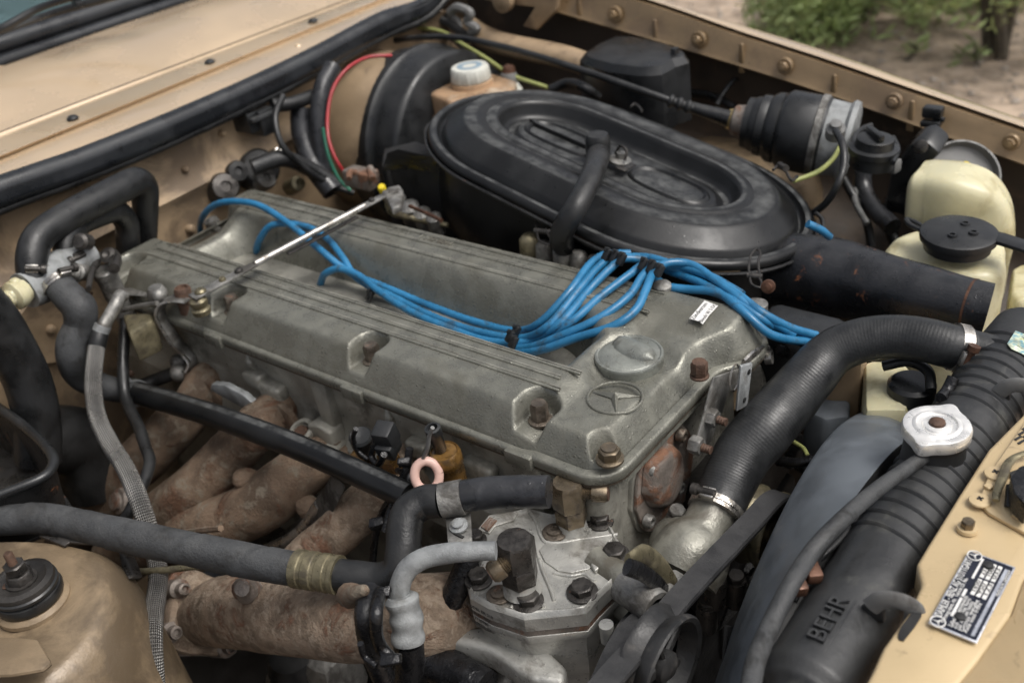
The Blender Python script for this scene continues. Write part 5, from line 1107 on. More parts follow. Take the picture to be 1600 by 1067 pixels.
# thermostat / sensor assembly at (165,450)
ta = thing('temperature_sender', at(165, 450, z=-.0), 'grimy cylindrical sender with a looped cable lug left of the cover', 'sensor')
p = at(167, 432, z=.01); k = mpp(p)
m = MB(); m.lathe(p, (.05, -.1, 1), [(16*k, -.09), (17*k, -.03), (17*k, 0), (19*k, .001), (19*k, .010), (17*k, .012), (13*k, .012), (12*k, .004), (.0005, .004)], 24); fin(m, 'sender_body', M['oldalu'], ta)
m = MB(); m.tube([at(px, py, z=.03) for px, py in ((178, 420), (180, 404), (170, 396), (160, 400), (148, 415), (142, 432), (138, 452))], [.008, .009, .009, .006, .005, .004, .004], 10); m.lathe(at(170, 400, z=.035), (.3, -.6, .8), [(.011, 0), (.012, .004), (.006, .006), (.0005, .002)], 14); fin(m, 'cable_lug', M['dbolt'], ta)
m = MB(); m.lathe(at(132, 467, z=-.02), (-.5, -.6, .3), [(.011, -.01), (.011, .008), (.006, .010), (.0005, .01)], 14); fin(m, 'side_screw', M['copper'], ta)
# braided hose: metal neck, sleeve, braid
bh_ = thing('braided_hose', at(160, 560, z=-.1), 'silver steel braided hose hanging down in front of the exhaust manifold', 'hose')
def hv_(pts): return [at(a1, b1, z=z1) for a1, b1, z1 in pts]
m = MB(); m.tube(hv_([(196, 462, .0), (188, 462, .004), (182, 474, .0), (172, 492, -.010), (160, 512, -.02)]), [.008, .009, .009, .009, .0095], 16); fin(m, 'metal_neck', M['oldalu'], bh_)
m = MB(); m.tube(hv_([(161, 508, -.018), (157, 518, -.025)]), .0115, 18, 3); fin(m, 'crimp_ring', M['oxid'], bh_)
m = MB(); m.tube(hv_([(157, 516, -.024), (153, 534, -.035), (151, 543, -.042)]), .0115, 18); fin(m, 'rubber_sleeve', M['rubber'], bh_)
m = MB(); m.tube(hv_([(151, 540, -.04), (147, 575, -.055), (146, 610, -.07), (152, 650, -.085), (170, 690, -.095), (195, 730, -.10), (215, 775, -.11), (230, 820, -.135), (242, 862, -.165), (247, 900, -.18), (240, 960, -.185), (238, 1010, -.19), (243, 1090, -.24), (250, 1150, -.4)]), .0112, 24, 12); fin(m, 'braid', M['braid'], bh_)
line('black_wire', 'black wire running down beside the braided hose to a taped joint', 'wire', 'rubber', [.0085, .008, .008, .0075, .0075, .007], [(196, 500, -.05), (192, 570, -.09), (196, 620, -.12), (216, 665, -.13), (228, 700, -.13), (234, 720, -.13), (228, 745, -.13), (205, 795, -.14), (195, 812, -.15)])
# big grey hose
gh = thing('large_grey_hose', at(300, 850, z=-.12), 'big dusty grey hose sweeping across the lower left with an olive metal ferrule', 'hose')
m = MB(); P = hv_([(-300, 900, -.14), (-60, 800, -.12), (0, 812, -.115), (60, 810, -.11), (130, 822, -.105), (220, 842, -.10), (320, 862, -.10), (400, 878, -.10), (470, 890, -.10)])
m.tube(P, [.0185, .0185, .0185, .0185, .0185, .0190, .0185, .0185, .0180], 32, 22, fn=lambda s, th: 1+.015*math.sin(s*55+2*th)-.07*math.exp(-(((s/.085+th/6.2832) % 1-.5)/.035)**2)+.03*math.exp(-(((s/.085+th/6.2832) % 1-.58)/.05)**2)+.02*noise.noise(V((s*40, math.cos(th)*2, math.sin(th)*2)))); fin(m, 'hose_body', M['greyrubber'], gh)
m = MB(); P = hv_([(463, 888, -.10), (530, 898, -.10)]); m.tube(P, .0192, 32, 40, fn=lambda s, th: 1+.045*(1 if math.sin(s*420) > -.5 else -.4)); fin(m, 'metal_ferrule', M['olive'], gh)
hose('formed_rubber_elbow', 'black rubber elbow rising from the ferrule towards the taped hose', 'rubber', [(522, 897, -.10), (560, 902, -.10), (595, 905, -.10), (622, 892, -.09), (630, 860, -.075), (632, 825, -.06), (640, 800, -.05), (662, 785, -.045), (690, 782, -.042)], [.0165, .0170, .0172, .0178, .0180, .0180, .0180, .0175, .0170])
m = MB(); m.tube(hv_([(722, 775, -.038), (760, 770, -.035), (800, 768, -.03), (858, 768, -.028)]), .0165, 28, 10, fn=lambda s, th: 1+.03*(abs(math.sin(s*90+th*.5)) < .12)-.02); o = fin(m, 'taped_hose', M['tape']); tag(o, 'black tape wrapped hose end entering the tall hexagon fitting', 'hose')
# grey steel strap bracket
sb = thing('hose_bracket', at(715, 810, z=-.05), 'flat grey steel bracket wrapped round the hose with a bolt and slot', 'bracket')
m = MB(); m.tube(hv_([(690, 782, -.041), (724, 776, -.038)]), .0178, 28, 4); fin(m, 'strap', M['oldalu'], sb)
m = MB(); m.prism([at(px, py, z=-.055) for px, py in ((696, 806), (735, 800), (738, 848), (700, 852))], (0, 0, -.004), .001); fin(m, 'plate', M['oldalu'], sb)
p = at(717, 822, z=-.053); m = MB(); m.lathe(p, (0, -.2, 1), [(.0095, 0), (.0095, .002), (.006, .003), (.006, .006), (.0005, .007)], 16); fin(m, 'bolt', M['oxid'], sb)
m = MB(); m.box(at(717, 836, z=-.054), (.012, .003, .0015), bevel=.0005); fin(m, 'slot', M['black'], sb)
# oxidised alloy AC pipe with muffler
ap = thing('refrigerant_pipe', at(640, 900, z=-.1), 'frosted grey alloy pipe bending down into a ringed crimp sleeve', 'pipe')
m = MB(); m.tube(hv_([(775, 860, -.035), (740, 861, -.035), (700, 864, -.038), (660, 873, -.043), (636, 890, -.052), (625, 915, -.065), (624, 945, -.085)]), [.0088, .009, .0098, .0100, .0100, .0100, .0100], 24, 10); fin(m, 'pipe', M['oxid'], ap)
m = MB(); m.tube(hv_([(626, 930, -.072), (634, 960, -.09), (638, 1002, -.115)]), lambda t: .0155 if t > .08 else .012+.0035*t/.08, 28, 16, fn=lambda s, th: 1+.06*math.sin(s*330)); fin(m, 'crimp_sleeve', M['oxid'], ap)
hose('refrigerant_hose', 'black hose going down out of sight below the frosted crimp sleeve', 'oily', [(638, 1000, -.115), (640, 1040, -.15), (630, 1090, -.2)], .0145)
# ================================================================== exhaust manifold
em = thing('exhaust_manifold', V((-.45, -.28, -.4)), 'rusty brown cast iron exhaust manifold with merging runners below the long black pipe', 'exhaust manifold')
def runner(name, pts, r, amp=.004, mt='manifold', seg=30, par=None, n=10, flat=None):
    P = [at(a1, b1, y=y1) for a1, b1, y1 in pts]
    m = MB(); m.tube(P, r, seg, n, True, None, flat=flat); m.wobble(amp, 14, .0006, 160)
    return fin(m, name, M[mt], par or em, 60)
runner('runner', [(330, 585, -.12), (318, 604, -.15), (300, 635, -.17), (262, 675, -.21), (205, 735, -.26), (150, 795, -.30), (90, 870, -.32)], [.028, .030, .032, .034, .036, .040, .046])
runner('runner', [(448, 620, -.12), (430, 642, -.15), (405, 665, -.175), (360, 710, -.21), (300, 770, -.26), (250, 815, -.29), (190, 870, -.31)], [.027, .029, .032, .034, .037, .042, .046])
runner('runner', [(535, 684, -.12), (515, 706, -.15), (488, 725, -.175), (440, 765, -.215), (380, 803, -.25), (310, 825, -.28), (240, 850, -.30)], [.027, .029, .033, .036, .037, .038, .044])
runner('runner', [(650, 712, -.12), (628, 736, -.15), (600, 758, -.175), (545, 815, -.22), (485, 868, -.26), (430, 930, -.30)], [.027, .028, .029, .028, .029, .032], mt='manifold2')
for px, py, y, r in ((382, 748, -.235, .016), (480, 790, -.215, .015), (182, 783, -.285, .016), (485, 795, -.2, .012)):
    m = MB(); p = at(px, py, y=y); m.tube([p+V((0, .02, -.035)), p, p+V((0, -.003, .006)), p+V((0, -.005, .011)), p+V((0, -.006, .014))], [r*1.3, r, r*.9, r*.6, .001], 16); m.wobble(.003, 40); fin(m, 'lug', M['manifold'], em)
m = MB(); p = at(184, 783, y=-.325); m.lathe(p, (-.1, -.8, .5), [(.02, -.01), (.018, 0), (.013, .001), (.012, .007), (.0005, .008)], 16); fin(m, 'lug_bolt', M['rustplate'], em)
m = MB(); m.tube([at(255, 838, y=-.335), at(300, 830, y=-.335), at(345, 825, y=-.335)], .004, 6); fin(m, 'cast_mark', M['manifold'], em)
# big collector lower with flange
ep = thing('exhaust_downpipe', V((-.3, -.33, -.45)), 'thick rusty pinkish exhaust collector with a bolted flange at its left end, lower centre', 'exhaust pipe')
runner('collector', [(300, 965, -.36), (360, 955, -.355), (450, 962, -.35), (560, 968, -.335), (650, 965, -.305), (730, 955, -.25)], [.040, .042, .044, .045, .045, .045], par=ep, mt='manifold2')
fl_c = at(318, 962, y=-.362); fa = (at(450, 962, y=-.35)-at(312, 962, y=-.362)).normalized(); k = mpp(fl_c)
fu = V((0, 0, 1)); fu = (fu-fa*fu.dot(fa)).normalized(); fs_ = fa.cross(fu)
if fs_.y > 0: fs_ = -fs_
def lobes(th): return 1+.30*max(0, math.cos(th-math.pi/2+.25))**8+.30*max(0, math.cos(th+math.pi/2-.1))**8+.22*max(0, math.cos(th-math.pi))**8+.22*max(0, math.cos(th))**8
m = MB(); m.lathe(fl_c, fa, [(52*k, -.016), (56*k, -.014), (57*k, -.002), (54*k, .003), (46*k, .005), (43*k, .014)], 60, fn=lambda th, r, h: lobes(th) if h < .008 else 1); m.wobble(.002, 25, .0008, 150); fin(m, 'flange', M['manifold2'], ep)
m = MB(); m.lathe(fl_c-fa*.024, fa, [(52*k, -.03), (58*k, -.012), (59*k, -.001), (52*k, 0)], 60, fn=lambda th, r, h: lobes(th) if h > -.02 else 1); m.wobble(.002, 25); fin(m, 'mating_flange', M['rustplate'], ep)
for du, ds_ in ((60, 8), (-62, 2), (16, 55)):
    p = fl_c+fu*(du*k)+fs_*(ds_*k)+fa*.002; m = MB(); m.lathe(p, fa, [(.013, -.03), (.013, .003), (.0085, .006), (.0080, .018), (.005, .019), (.0045, .014), (.0005, .014)], 16); m.wobble(.0012, 60); fin(m, 'flange_bolt', M['rustplate'], ep)
m = MB(); p = at(382, 920, y=-.375); m.lathe(p, fa*.6+V((0, -.5, .5)), [(.016, -.02), (.015, .0), (.010, .006), (.009, .014), (.0005, .015)], 12); m.wobble(.002, 60); fin(m, 'collector_plug', M['rustplate'], ep)
m = MB(); p = at(558, 925, y=-.385); m.tube([p+V((-.03, .01, -.03)), p, p+V((.012, 0, .010)), p+V((.016, 0, .012))], [.012, .008, .005, .001], 12); m.wobble(.003, 40); fin(m, 'broken_lug', M['manifold'], ep)
# silvery heat tube and shield between the runners
hs_ = thing('heat_shield', V((-.4, -.25, -.36)), 'dull silver heat shield edge showing between the rusty runners', 'heat shield')
for a1, z_, r in (((385, 862), 0, .006), ((400, 872), 0, .005)):
    m = MB(); m.tube([at(a1[0]-20, a1[1]+14, y=-.25), at(a1[0]+45, a1[1]-8, y=-.24), at(a1[0]+85, a1[1]-32, y=-.23), at(a1[0]+115, a1[1]-72, y=-.22)], r, 10, flat=(1, 1.5)); fin(m, 'shield_bead', M['steel'], hs_)
m = MB(); A1 = [at(px, py, y=-.22) for px, py in ((360, 870), (420, 842), (470, 808), (500, 770), (520, 740))]; B1 = [at(px, py, y=-.235) for px, py in ((380, 880), (450, 860), (500, 830), (525, 790), (540, 760))]; m.quad_grid([catmull(A1, 5), catmull(B1, 5)]); bmesh.ops.solidify(m.bm, geom=m.bm.faces[:], thickness=.002); fin(m, 'shield_sheet', M['oldalu'], hs_)
line('brass_edge_strip', 'thin tarnished strip under the big grey hose left of the flange', 'strip', 'olive', .004, [(215, 893, -.17), (260, 890, -.17), (310, 884, -.17)])
m = MB(); m.prism([at(px, py, z=-.14) for px, py in ((184, 862), (196, 868), (208, 900), (200, 905), (190, 888))], (0, .01, -.01), .002); m.prism([at(px, py, z=-.11) for px, py in ((60, 836), (100, 852), (108, 846), (190, 852), (120, 840))], (0, 0, -.004), .001); o = fin(m, 'hose_bracket', M['dbolt']); tag(o, 'small oily steel tab under the big grey hose beside the near tower', 'bracket')
# lower grey casting below the collector (engine mount)
emn = thing('engine_mount', at(480, 1050, z=-.4), 'dark rubber and alloy engine mount below the exhaust collector', 'engine mount')
c_ = at(455, 1022, z=-.36)
m = MB(); m.lathe(c_, (.1, -.1, 1), [(.035, -.06), (.036, -.02), (.03, -.01), (.028, .0), (.0005, .001)], 28); fin(m, 'mount_rubber', M['rubber'], emn)
m = MB(); m.lathe(c_+V((0, 0, -.02)), (.1, -.1, 1), [(.03, -.14), (.05, -.09), (.048, -.03), (.038, -.02)], 24, closed=True); m.wobble(.004, 20); fin(m, 'mount_cup', M['oldalu'], emn)
m = MB(); m.box(at(510, 1040, z=-.40), (.09, .07, .08), bevel=.02); m.wobble(.008, 15); fin(m, 'mount_arm', M['oldalu'], emn)
# ================================================================== sensors on the side of the head
sn_ = thing('oil_sensor', at(695, 715, y=-.165), 'amber brown drum shaped sender with a black cap on the side of the head', 'sensor')
p = at(696, 712, y=-.175); k = mpp(p)
m = MB(); m.lathe(p, (0, -.15, 1), [(20*k, -.05), (22*k, -.03), (24*k, -.012), (26*k, -.010), (26*k, .002), (24*k, .006), (22*k, .008), (20*k, .006), (.0005, .005)], 30); fin(m, 'sender_drum', M['amber'], sn_)
m = MB(); m.lathe(p+V((-.006, 0, .006)), (0, -.15, 1), [(.007, 0), (.0075, .004), (.0075, .022), (.009, .024), (.009, .034), (.006, .035), (.0055, .028), (.0005, .028)], 18); fin(m, 'rubber_cap', M['plastic'], sn_)
line('sensor_wire', 'short grey wire rising into the black cap of the amber sender', 'wire', 'greyplastic', .0022, [(676, 668, -.20, 'y'), (671, 680, -.20, 'y'), (668, 700, -.20, 'y'), (660, 718, -.2, 'y')])
m = MB(); c_ = at(667, 743, y=-.205); k = mpp(c_); x_, y_, z_ = basis((.62, -.52, .45)); 
m.tube([c_+(x_*math.cos(t)*19*k+y_*math.sin(t)*23*k) for t in np.linspace(0, 2*math.pi, 41)], .0052, 12, spline=False, caps=False); o = fin(m, 'pink_ring', M['pink']); tag(o, 'pale pink plastic ring handle standing upright in front of the amber sender', 'ring')
m = MB(); m.tube([c_-y_*.012+V((0, .0, -.002)), c_-y_*.035], .003, 8, 2); tg = fin(m, 'dipstick_shaft', M['dbolt']); tag(tg, 'thin dark shaft below the pink ring', 'dipstick')
cn1 = thing('plug_connector', at(585, 700, y=-.175), 'pair of black plug connectors on sensors at the side of the head', 'connector')
m = MB(); p = at(567, 690, y=-.175); m.lathe(p, (.25, -.3, 1), [(.009, -.03), (.013, -.02), (.0145, 0), (.0145, .012), (.012, .015), (.0005, .012)], 18); fin(m, 'round_plug', M['plastic'], cn1)
m = MB(); m.box(at(603, 680, y=-.18), (.024, .024, .030), (.1, -.3, 1), (1, .3, 0), .004); m.box(at(607, 697, y=-.18), (.026, .022, .022), (.1, -.3, 1), (1, .3, 0), .003); fin(m, 'square_plug', M['plastic'], cn1)
m = MB(); m.lathe(at(565, 720, y=-.17), (.1, -.3, 1), [(.018, -.02), (.018, .006), (.010, .008), (.0005, .008)], 6); fin(m, 'sensor_hex', M['amber'], cn1); m = MB(); m.lathe(at(608, 716, y=-.17), (.1, -.3, 1), [(.014, -.02), (.014, .006), (.010, .008), (.0005, .008)], 6); fin(m, 'sensor_hex', M['amber'], cn1)
for lb, pts, r in (('black wire loop from the round plug', [(556, 670, -.19, 'y'), (552, 685, -.19, 'y'), (560, 705, -.19, 'y'), (575, 718, -.19, 'y')], .003),
                   ('black wire twisting between the two plugs', [(588, 690, -.19, 'y'), (580, 712, -.195, 'y'), (590, 726, -.2, 'y'), (600, 710, -.2, 'y')], .004),
                   ('black oily loom from the sensors down past the elbow hose', [(640, 700, -.19, 'y'), (634, 735, -.20, 'y'), (616, 770, -.21, 'y'), (598, 800, -.22, 'y'), (588, 830, -.23, 'y'), (582, 880, -.24, 'y')], .0045),
                   ('second black oily loom beside the elbow hose', [(622, 735, -.19, 'y'), (640, 745, -.2, 'y'), (612, 790, -.22, 'y'), (600, 830, -.24, 'y')], .004),
                   ('black oily cable hanging down in front of the collector pipe', [(594, 925, -.37, 'y'), (588, 960, -.40, 'y'), (595, 1010, -.40, 'y'), (612, 1030, -.40, 'y')], .006),
                   ('thick black oily hose hanging left of the frosted sleeve', [(578, 925, -.37, 'y'), (572, 960, -.395, 'y'), (582, 1015, -.395, 'y'), (600, 1060, -.395, 'y')], .011),
                   ('black hose sloping behind the compressor corner', [(740, 860, -.25, 'y'), (718, 910, -.27, 'y'), (695, 960, -.29, 'y'), (680, 1010, -.31, 'y')], .013),
                   ('thin teal and black wire at the bottom beside the looms', [(563, 1005, -.42, 'y'), (570, 1025, -.42, 'y'), (588, 1040, -.42, 'y')], .003)):
    P = [at(p_[0], p_[1], y=p_[2]) for p_ in pts]; m = MB(); m.tube(P, r, 12, 8); o = fin(m, 'oily_wire' if r < .006 else 'oily_hose', M['oily']); tag(o, lb, 'wire' if r < .006 else 'hose')
for i, (px, py, y, s) in enumerate(((590, 818, -.235, .014), (632, 722, -.2, .012), (612, 1030, -.41, .014), (600, 925, -.37, .012))):
    m = MB(); m.box(at(px, py, y=y), (s*1.2, s*.8, s*.8), (.3, -.4, 1), None, .002); m.wobble(.003, 60); o = fin(m, 'loom_clip', M['oily']); tag(o, ['oily black clip round the loom beside the elbow hose', 'black clip on the wires near the pink ring', 'oily clip low down by the frosted sleeve', 'black strip clip under the elbow hose'][i], 'clip')
# ================================================================== compressor
ZC = -.112
cm = thing('compressor', at(850, 900, z=-.3), 'bright cast alloy air conditioning compressor with an eight sided bolted head', 'compressor')
hp = [(743, 830), (768, 804), (822, 790), (862, 800), (920, 794), (953, 812), (968, 845), (974, 872), (972, 893), (934, 930), (915, 952), (818, 962), (762, 944), (733, 928), (726, 900), (724, 868)]
H = [at(px, py, z=ZC) for px, py in hp]; hc = sum(H, V())/len(H)
def ringp(s, dz): return [hc+(p-hc)*s+V((0, 0, dz)) for p in H]
m = MB(); vvg = m.quad_grid([ringp(1.0, -.022), ringp(1.0, -.006), ringp(.97, -.0015), ringp(.955, -.0005), ringp(.93, -.004), ringp(.02, -.004)], True); fin(m, 'head_plate', M['alu'], cm, 25)
m = MB(); m.prism(ringp(.985, -.030), (0, 0, .008)); fin(m, 'rusty_gasket', M['rustplate'], cm)
m = MB(); m.prism(ringp(1.0, -.040), (0, 0, .010), .002); fin(m, 'body_flange', M['alu'], cm)
m = MB(); m.quad_grid([ringp(.96, -.036), ringp(.92, -.055), ringp(.90, -.09), ringp(.86, -.105), ringp(.80, -.13), ringp(.80, -.35)], True); m.wobble(.002, 25); fin(m, 'crankcase', M['alu'], cm, 40)
# pressed lands and ribs on the head
def cpt(zx, zy, dz=0): return at(700+zx/2.9075, 700+zy/2.9075, z=ZC+dz)
def land(pts, h, bev=.0018, name='raised_land', mt='alu'):
    m = MB(); m.prism([cpt(x, y, -.0045) for x, y in pts], (0, 0, h), bev, 3); return fin(m, name, M[mt], cm, 50)
land([(445, 436), (640, 416), (760, 402), (728, 440), (696, 470), (694, 505), (640, 555), (560, 572), (500, 562), (440, 520), (415, 470)], .0022, .0008)
land([(135, 378), (187, 312), (325, 290), (300, 335), (215, 362), (190, 395)], .0030, .001)
def bead(pts, r=.0022):
    m = MB(); m.tube([cpt(x, y, -.0038) for x, y in pts], r, 10, 6); fin(m, 'cast_bead', M['alu'], cm)
for b_ in ([(770, 392), (640, 410), (445, 428), (425, 405), (402, 340), (372, 292)], [(480, 566), (560, 580), (622, 572), (645, 588), (668, 606)], [(408, 484), (432, 560), (466, 640), (484, 694)],
           [(285, 730), (318, 680), (350, 656), (400, 662), (436, 724)], [(566, 678), (568, 640), (600, 612), (650, 612), (690, 644)], [(704, 512), (698, 470), (728, 440), (772, 424)], [(646, 346), (655, 300), (682, 286)],
           [(190, 705), (186, 660), (215, 632), (262, 640), (285, 672)], [(100, 625), (95, 580), (125, 556), (172, 566), (190, 600)], [(340, 752), (430, 742), (560, 735), (640, 715)]): bead(b_)
land([(648, 542), (700, 510), (722, 530), (670, 576)], .0055, .0015, 'raised_pad')
m = MB(); m.prism([cpt(x, y, .0005) for x, y in ((150, 355), (190, 312), (222, 325), (180, 375))], (0, 0, -.004), 0); fin(m, 'square_recess', M['rustplate'], cm)
m = text_mb('S', cpt(636, 372, .001), V((-.3, 1, 0)), V((-1, -.3, 0)), .012, .0012); fin(m, 'cast_letter', M['alu'], cm, flat=True)
cb_bolts = [(486, 385, 'torx', .010), (693, 335, 'hex', .0105), (757, 487, 'hex', .0115), (610, 655, 'hex', .0115), (365, 697, 'hex', .0115), (233, 668, 'torx', .0095), (140, 600, 'hex', .0105), (125, 420, 'hex', .009)]
for zx, zy, kind, r in cb_bolts:
    p = cpt(zx, zy, -.003); m = MB(); m.lathe(p, (0, 0, 1), [(r*1.35, 0), (r*1.35, .0018), (r*1.1, .0028)], 24)
    if kind == 'hex': m.hexa(p+V((0, 0, .0025)), (0, 0, 1), r, .0085, rot=random.random())
    else: m.lathe(p+V((0, 0, .0025)), (0, 0, 1), [(r*.9, 0), (r*.85, .003), (r*.45, .004), (r*.35, .002), (.0005, .002)], 20, fn=lambda th, rr, h: 1+(.12*math.cos(6*th) if rr < r*.5 else 0))
    fin(m, 'head_bolt', M['dbolt' if kind == 'hex' else 'bolt'], cm)
# body details
m = MB(); m.prism([at(px, py, z=-.175) for px, py in ((700, 985), (760, 975), (800, 1005), (850, 1008), (885, 1040), (880, 1066), (830, 1060), (760, 1015), (700, 1000))], (0, 0, -.03), .008, 3); m.wobble(.002, 30); fin(m, 'foot_casting', M['alu'], cm)
for px, py, r in ((750, 1040, .020), (790, 1055, .018), (735, 1068, .022), (830, 1075, .02)):
    m = MB(); m.ball(at(px, py, z=-.25), r, 9); m.wobble(.002, 40); fin(m, 'cast_knob', M['oldalu'], cm)
# riveted specification plate on the right side of the body
h0, h1 = H[13], H[12]; ho = (h1-h0).normalized().cross(V((0, 0, 1))).normalized()*.0025
if ho.x < 0: ho = -ho
sp = [h0.lerp(h1, -.1)+ho+V((0, 0, -.006)), h0.lerp(h1, 1.0)+ho+V((0, 0, -.006)), h0.lerp(h1, .95)+ho+V((0, 0, -.045)), h0.lerp(h1, -.1)+ho+V((0, 0, -.050))]
m = MB(); m.prism(sp, ho*.4, .0003); fin(m, 'specification_plate', M['oldalu'], cm)
sxd = (sp[1]-sp[0]).normalized(); syd = (sp[0]-sp[3]).normalized(); nrm = sxd.cross(syd); syd = nrm.cross(sxd)
for i, s in enumerate(('MODEL ER 210', 'SERIAL NO.', '3720985', 'REFRIG. OIL')):
    m = text_mb(s, sum(sp, V())/4+nrm.normalized()*.0026+syd*(.010-.0075*i), sxd, syd, .0055, .0002); fin(m, 'plate_lettering', M['ink'], cm, flat=True)
m = MB(); m.tube([at(947, 975, x=.12), at(950, 1000, x=.12)], .007, 12, 3); fin(m, 'cast_peg', M['alu'], cm)
# hexagon fittings
def hexfit(name, label, cx_, cy_, ztop, rp_, hs, mt_, port=None, rot=.2):
    t = thing(name, at(cx_, cy_, z=ztop)+V((0, 0, -sum(hs)-.01)), label, 'pipe fitting'); tpt = at(cx_, cy_, z=ztop); k = mpp(tpt); z = 0
    for i, h in enumerate(hs):
        m = MB(); m.hexa(tpt+V((0, 0, -z-h)), (0, 0, 1), rp_*k*(1-.06*i), h, rot=rot+.1*i); fin(m, 'hexagon', M[mt_], t); z += h+.0008
    m = MB(); m.lathe(tpt+V((0, 0, -z-.012)), (0, 0, 1), [(rp_*k*1.0, 0), (rp_*k*.85, .005), (rp_*k*.8, .014)], 24); fin(m, 'neck', M['alu'], t)
    if port:
        a1, b1, r = port; A2, B2 = [at(*q[:2], z=q[2]) for q in (a1, b1)]; d = (B2-A2)
        m = MB(); m.tube([A2, A2.lerp(B2, .4)], r*.8, 20, 16, fn=lambda s, th: 1+.07*math.sin(s*3000)); fin(m, 'port_thread', M[mt_], t)
        m = MB(); m.lathe(A2.lerp(B2, .4), d, [(r*.95, 0), (r*1.05, .001), (r*1.05, d.length*.5), (r*.9, d.length*.6), (.0005, d.length*.6)], 24); fin(m, 'port_cap', M[mt_], t)
        m = MB(); m.lathe(A2.lerp(B2, 1.0), d, [(r*.86, -.001), (r*.86, .001), (r*.2, .0012), (.0005, .0012)], 20); fin(m, 'cap_end', M['rustbolt'], t)
    return t
hexfit('pipe_fitting', 'tall double hexagon brass brown fitting where the taped hose meets the compressor', 886, 752, -.052, 28, (.032, .020), 'brassy', ((908, 768, -.066), (950, 770, -.066), .0095), .32)
f2 = hexfit('pipe_fitting', 'dark grey chamfered block fitting holding the frosted pipe, rusty port in front', 803, 842, -.045, 33, (.030, .022), 'brassy', ((796, 876, -.062), (768, 896, -.070), .0105), .45)
for c2_ in f2.children:
    if c2_.name.startswith('hexagon'): c2_.data.materials.clear(); c2_.data.materials.append(M['dbolt'])
# ================================================================== water outlet housing, linkages in front of the engine
th_ = thing('thermostat_housing', at(1080, 880, z=-.2), 'grimy cast alloy thermostat housing below the lower end of the radiator hose', 'thermostat housing')
hA, hB = at(1128, 778, z=-.132), at(1105, 822, z=-.150); hax = (hA-hB).normalized()
m = MB(); m.lathe(hB, hax, [(.040, -.06), (.042, -.04), (.038, -.020), (.030, -.008), (.026, -.002), (.026, .03)], 36, sx=1.0, sy=1.1); m.wobble(.003, 22); fin(m, 'housing_dome', M['midalu'], th_)
m = MB(); m.ball(at(1078, 855, z=-.17), .040, 16, (1.1, 1, .9)); m.wobble(.003, 25); fin(m, 'housing_body', M['midalu'], th_)
m = MB(); m.prism([at(px, py, z=-.195) for px, py in ((1030, 885), (1060, 905), (1110, 908), (1140, 880), (1130, 850), (1060, 850))], (0, 0, -.012), .003); fin(m, 'housing_flange', M['oldalu'], th_)
for px, py, z in ((1051, 868, -.165), (1058, 803, -.14), (1118, 905, -.18), (1150, 905, -.2), (1105, 945, -.22)):
    p = at(px, py, z=z); m = MB(); m.lathe(p, (.1, -.1, 1), [(.012, -.04), (.012, -.004), (.010, 0)], 18); m.hexa(p, (.1, -.1, 1), .0095, .009); fin(m, 'housing_bolt', M['dbolt' if py > 850 else 'oldalu'], th_)
lk = thing('tensioner_link', at(1010, 910, z=-.17), 'curved steel belt tensioner link with a socket head bolt beside the compressor', 'bracket')
m = MB(); m.tube([at(px, py, x=.145) for px, py in ((980, 874), (1000, 866), (1020, 876), (1040, 900), (1048, 925), (1038, 940))], [.006, .010, .010, .010, .011, .009], 14, flat=(.5, 1)); fin(m, 'link_outer', M['olive'], lk)
m = MB(); m.tube([at(px, py, x=.150) for px, py in ((980, 885), (1005, 895), (1030, 915), (1045, 935))], .008, 12, flat=(.5, 1)); fin(m, 'link_inner', M['oily'], lk)
p = at(1010, 938, x=.145); m = MB(); m.lathe(p, (1, -.25, .05), [(.0175, -.03), (.0175, .012), (.016, .014), (.010, .014), (.009, .006), (.0005, .006)], 26); fin(m, 'socket_head_bolt', M['oldalu'], lk)
for px, py, x, r, L_ in ((985, 912, .11, .015, .05), (990, 958, .11, .014, .05), (1055, 935, .16, .010, .03), (1070, 925, .15, .014, .02), (975, 1000, .1, .02, .05)):
    m = MB(); m.lathe(at(px, py, x=x), (1, -.2, 0), [(r, -L_), (r, 0), (r*.8, .003), (.0005, .004)], 20); o = fin(m, 'alloy_boss', M['midalu' if px < 1000 else 'oldalu'], lk)
# dark castings around the water pump
wpmp = thing('water_pump', V((.15, -.02, -.35)), 'dark oily water pump castings behind the drive belt', 'water pump')
for px, py, x, s in ((1120, 930, .13, .04), (1090, 900, .11, .03), (1150, 930, .15, .02), (1160, 880, .12, .03), (1230, 700, .12, .03), (1255, 720, .13, .02), (1210, 760, .12, .03), (1280, 700, .1, .04), (1300, 640, .08, .03), (1330, 610, .08, .02)):
    m = MB(); m.box(at(px, py, x=x-.03), (s*1.5, s*1.3, s), (.2, random.uniform(-.4, .4), 1), None, .006, 3); m.wobble(.006, 30, .002, 90); fin(m, 'casting_lump', M['darkgrime' if px > 1200 else 'oily'], wpmp)
m = MB(); m.box((.07, .12, -.32), (.06, .2, .3), bevel=.02); fin(m, 'front_cover', M['darkgrime'], wpmp)
m = MB(); m.box((.02, -.02, -.5), (.14, .45, .3), bevel=.02); fin(m, 'lower_cover', M['darkgrime'], wpmp)
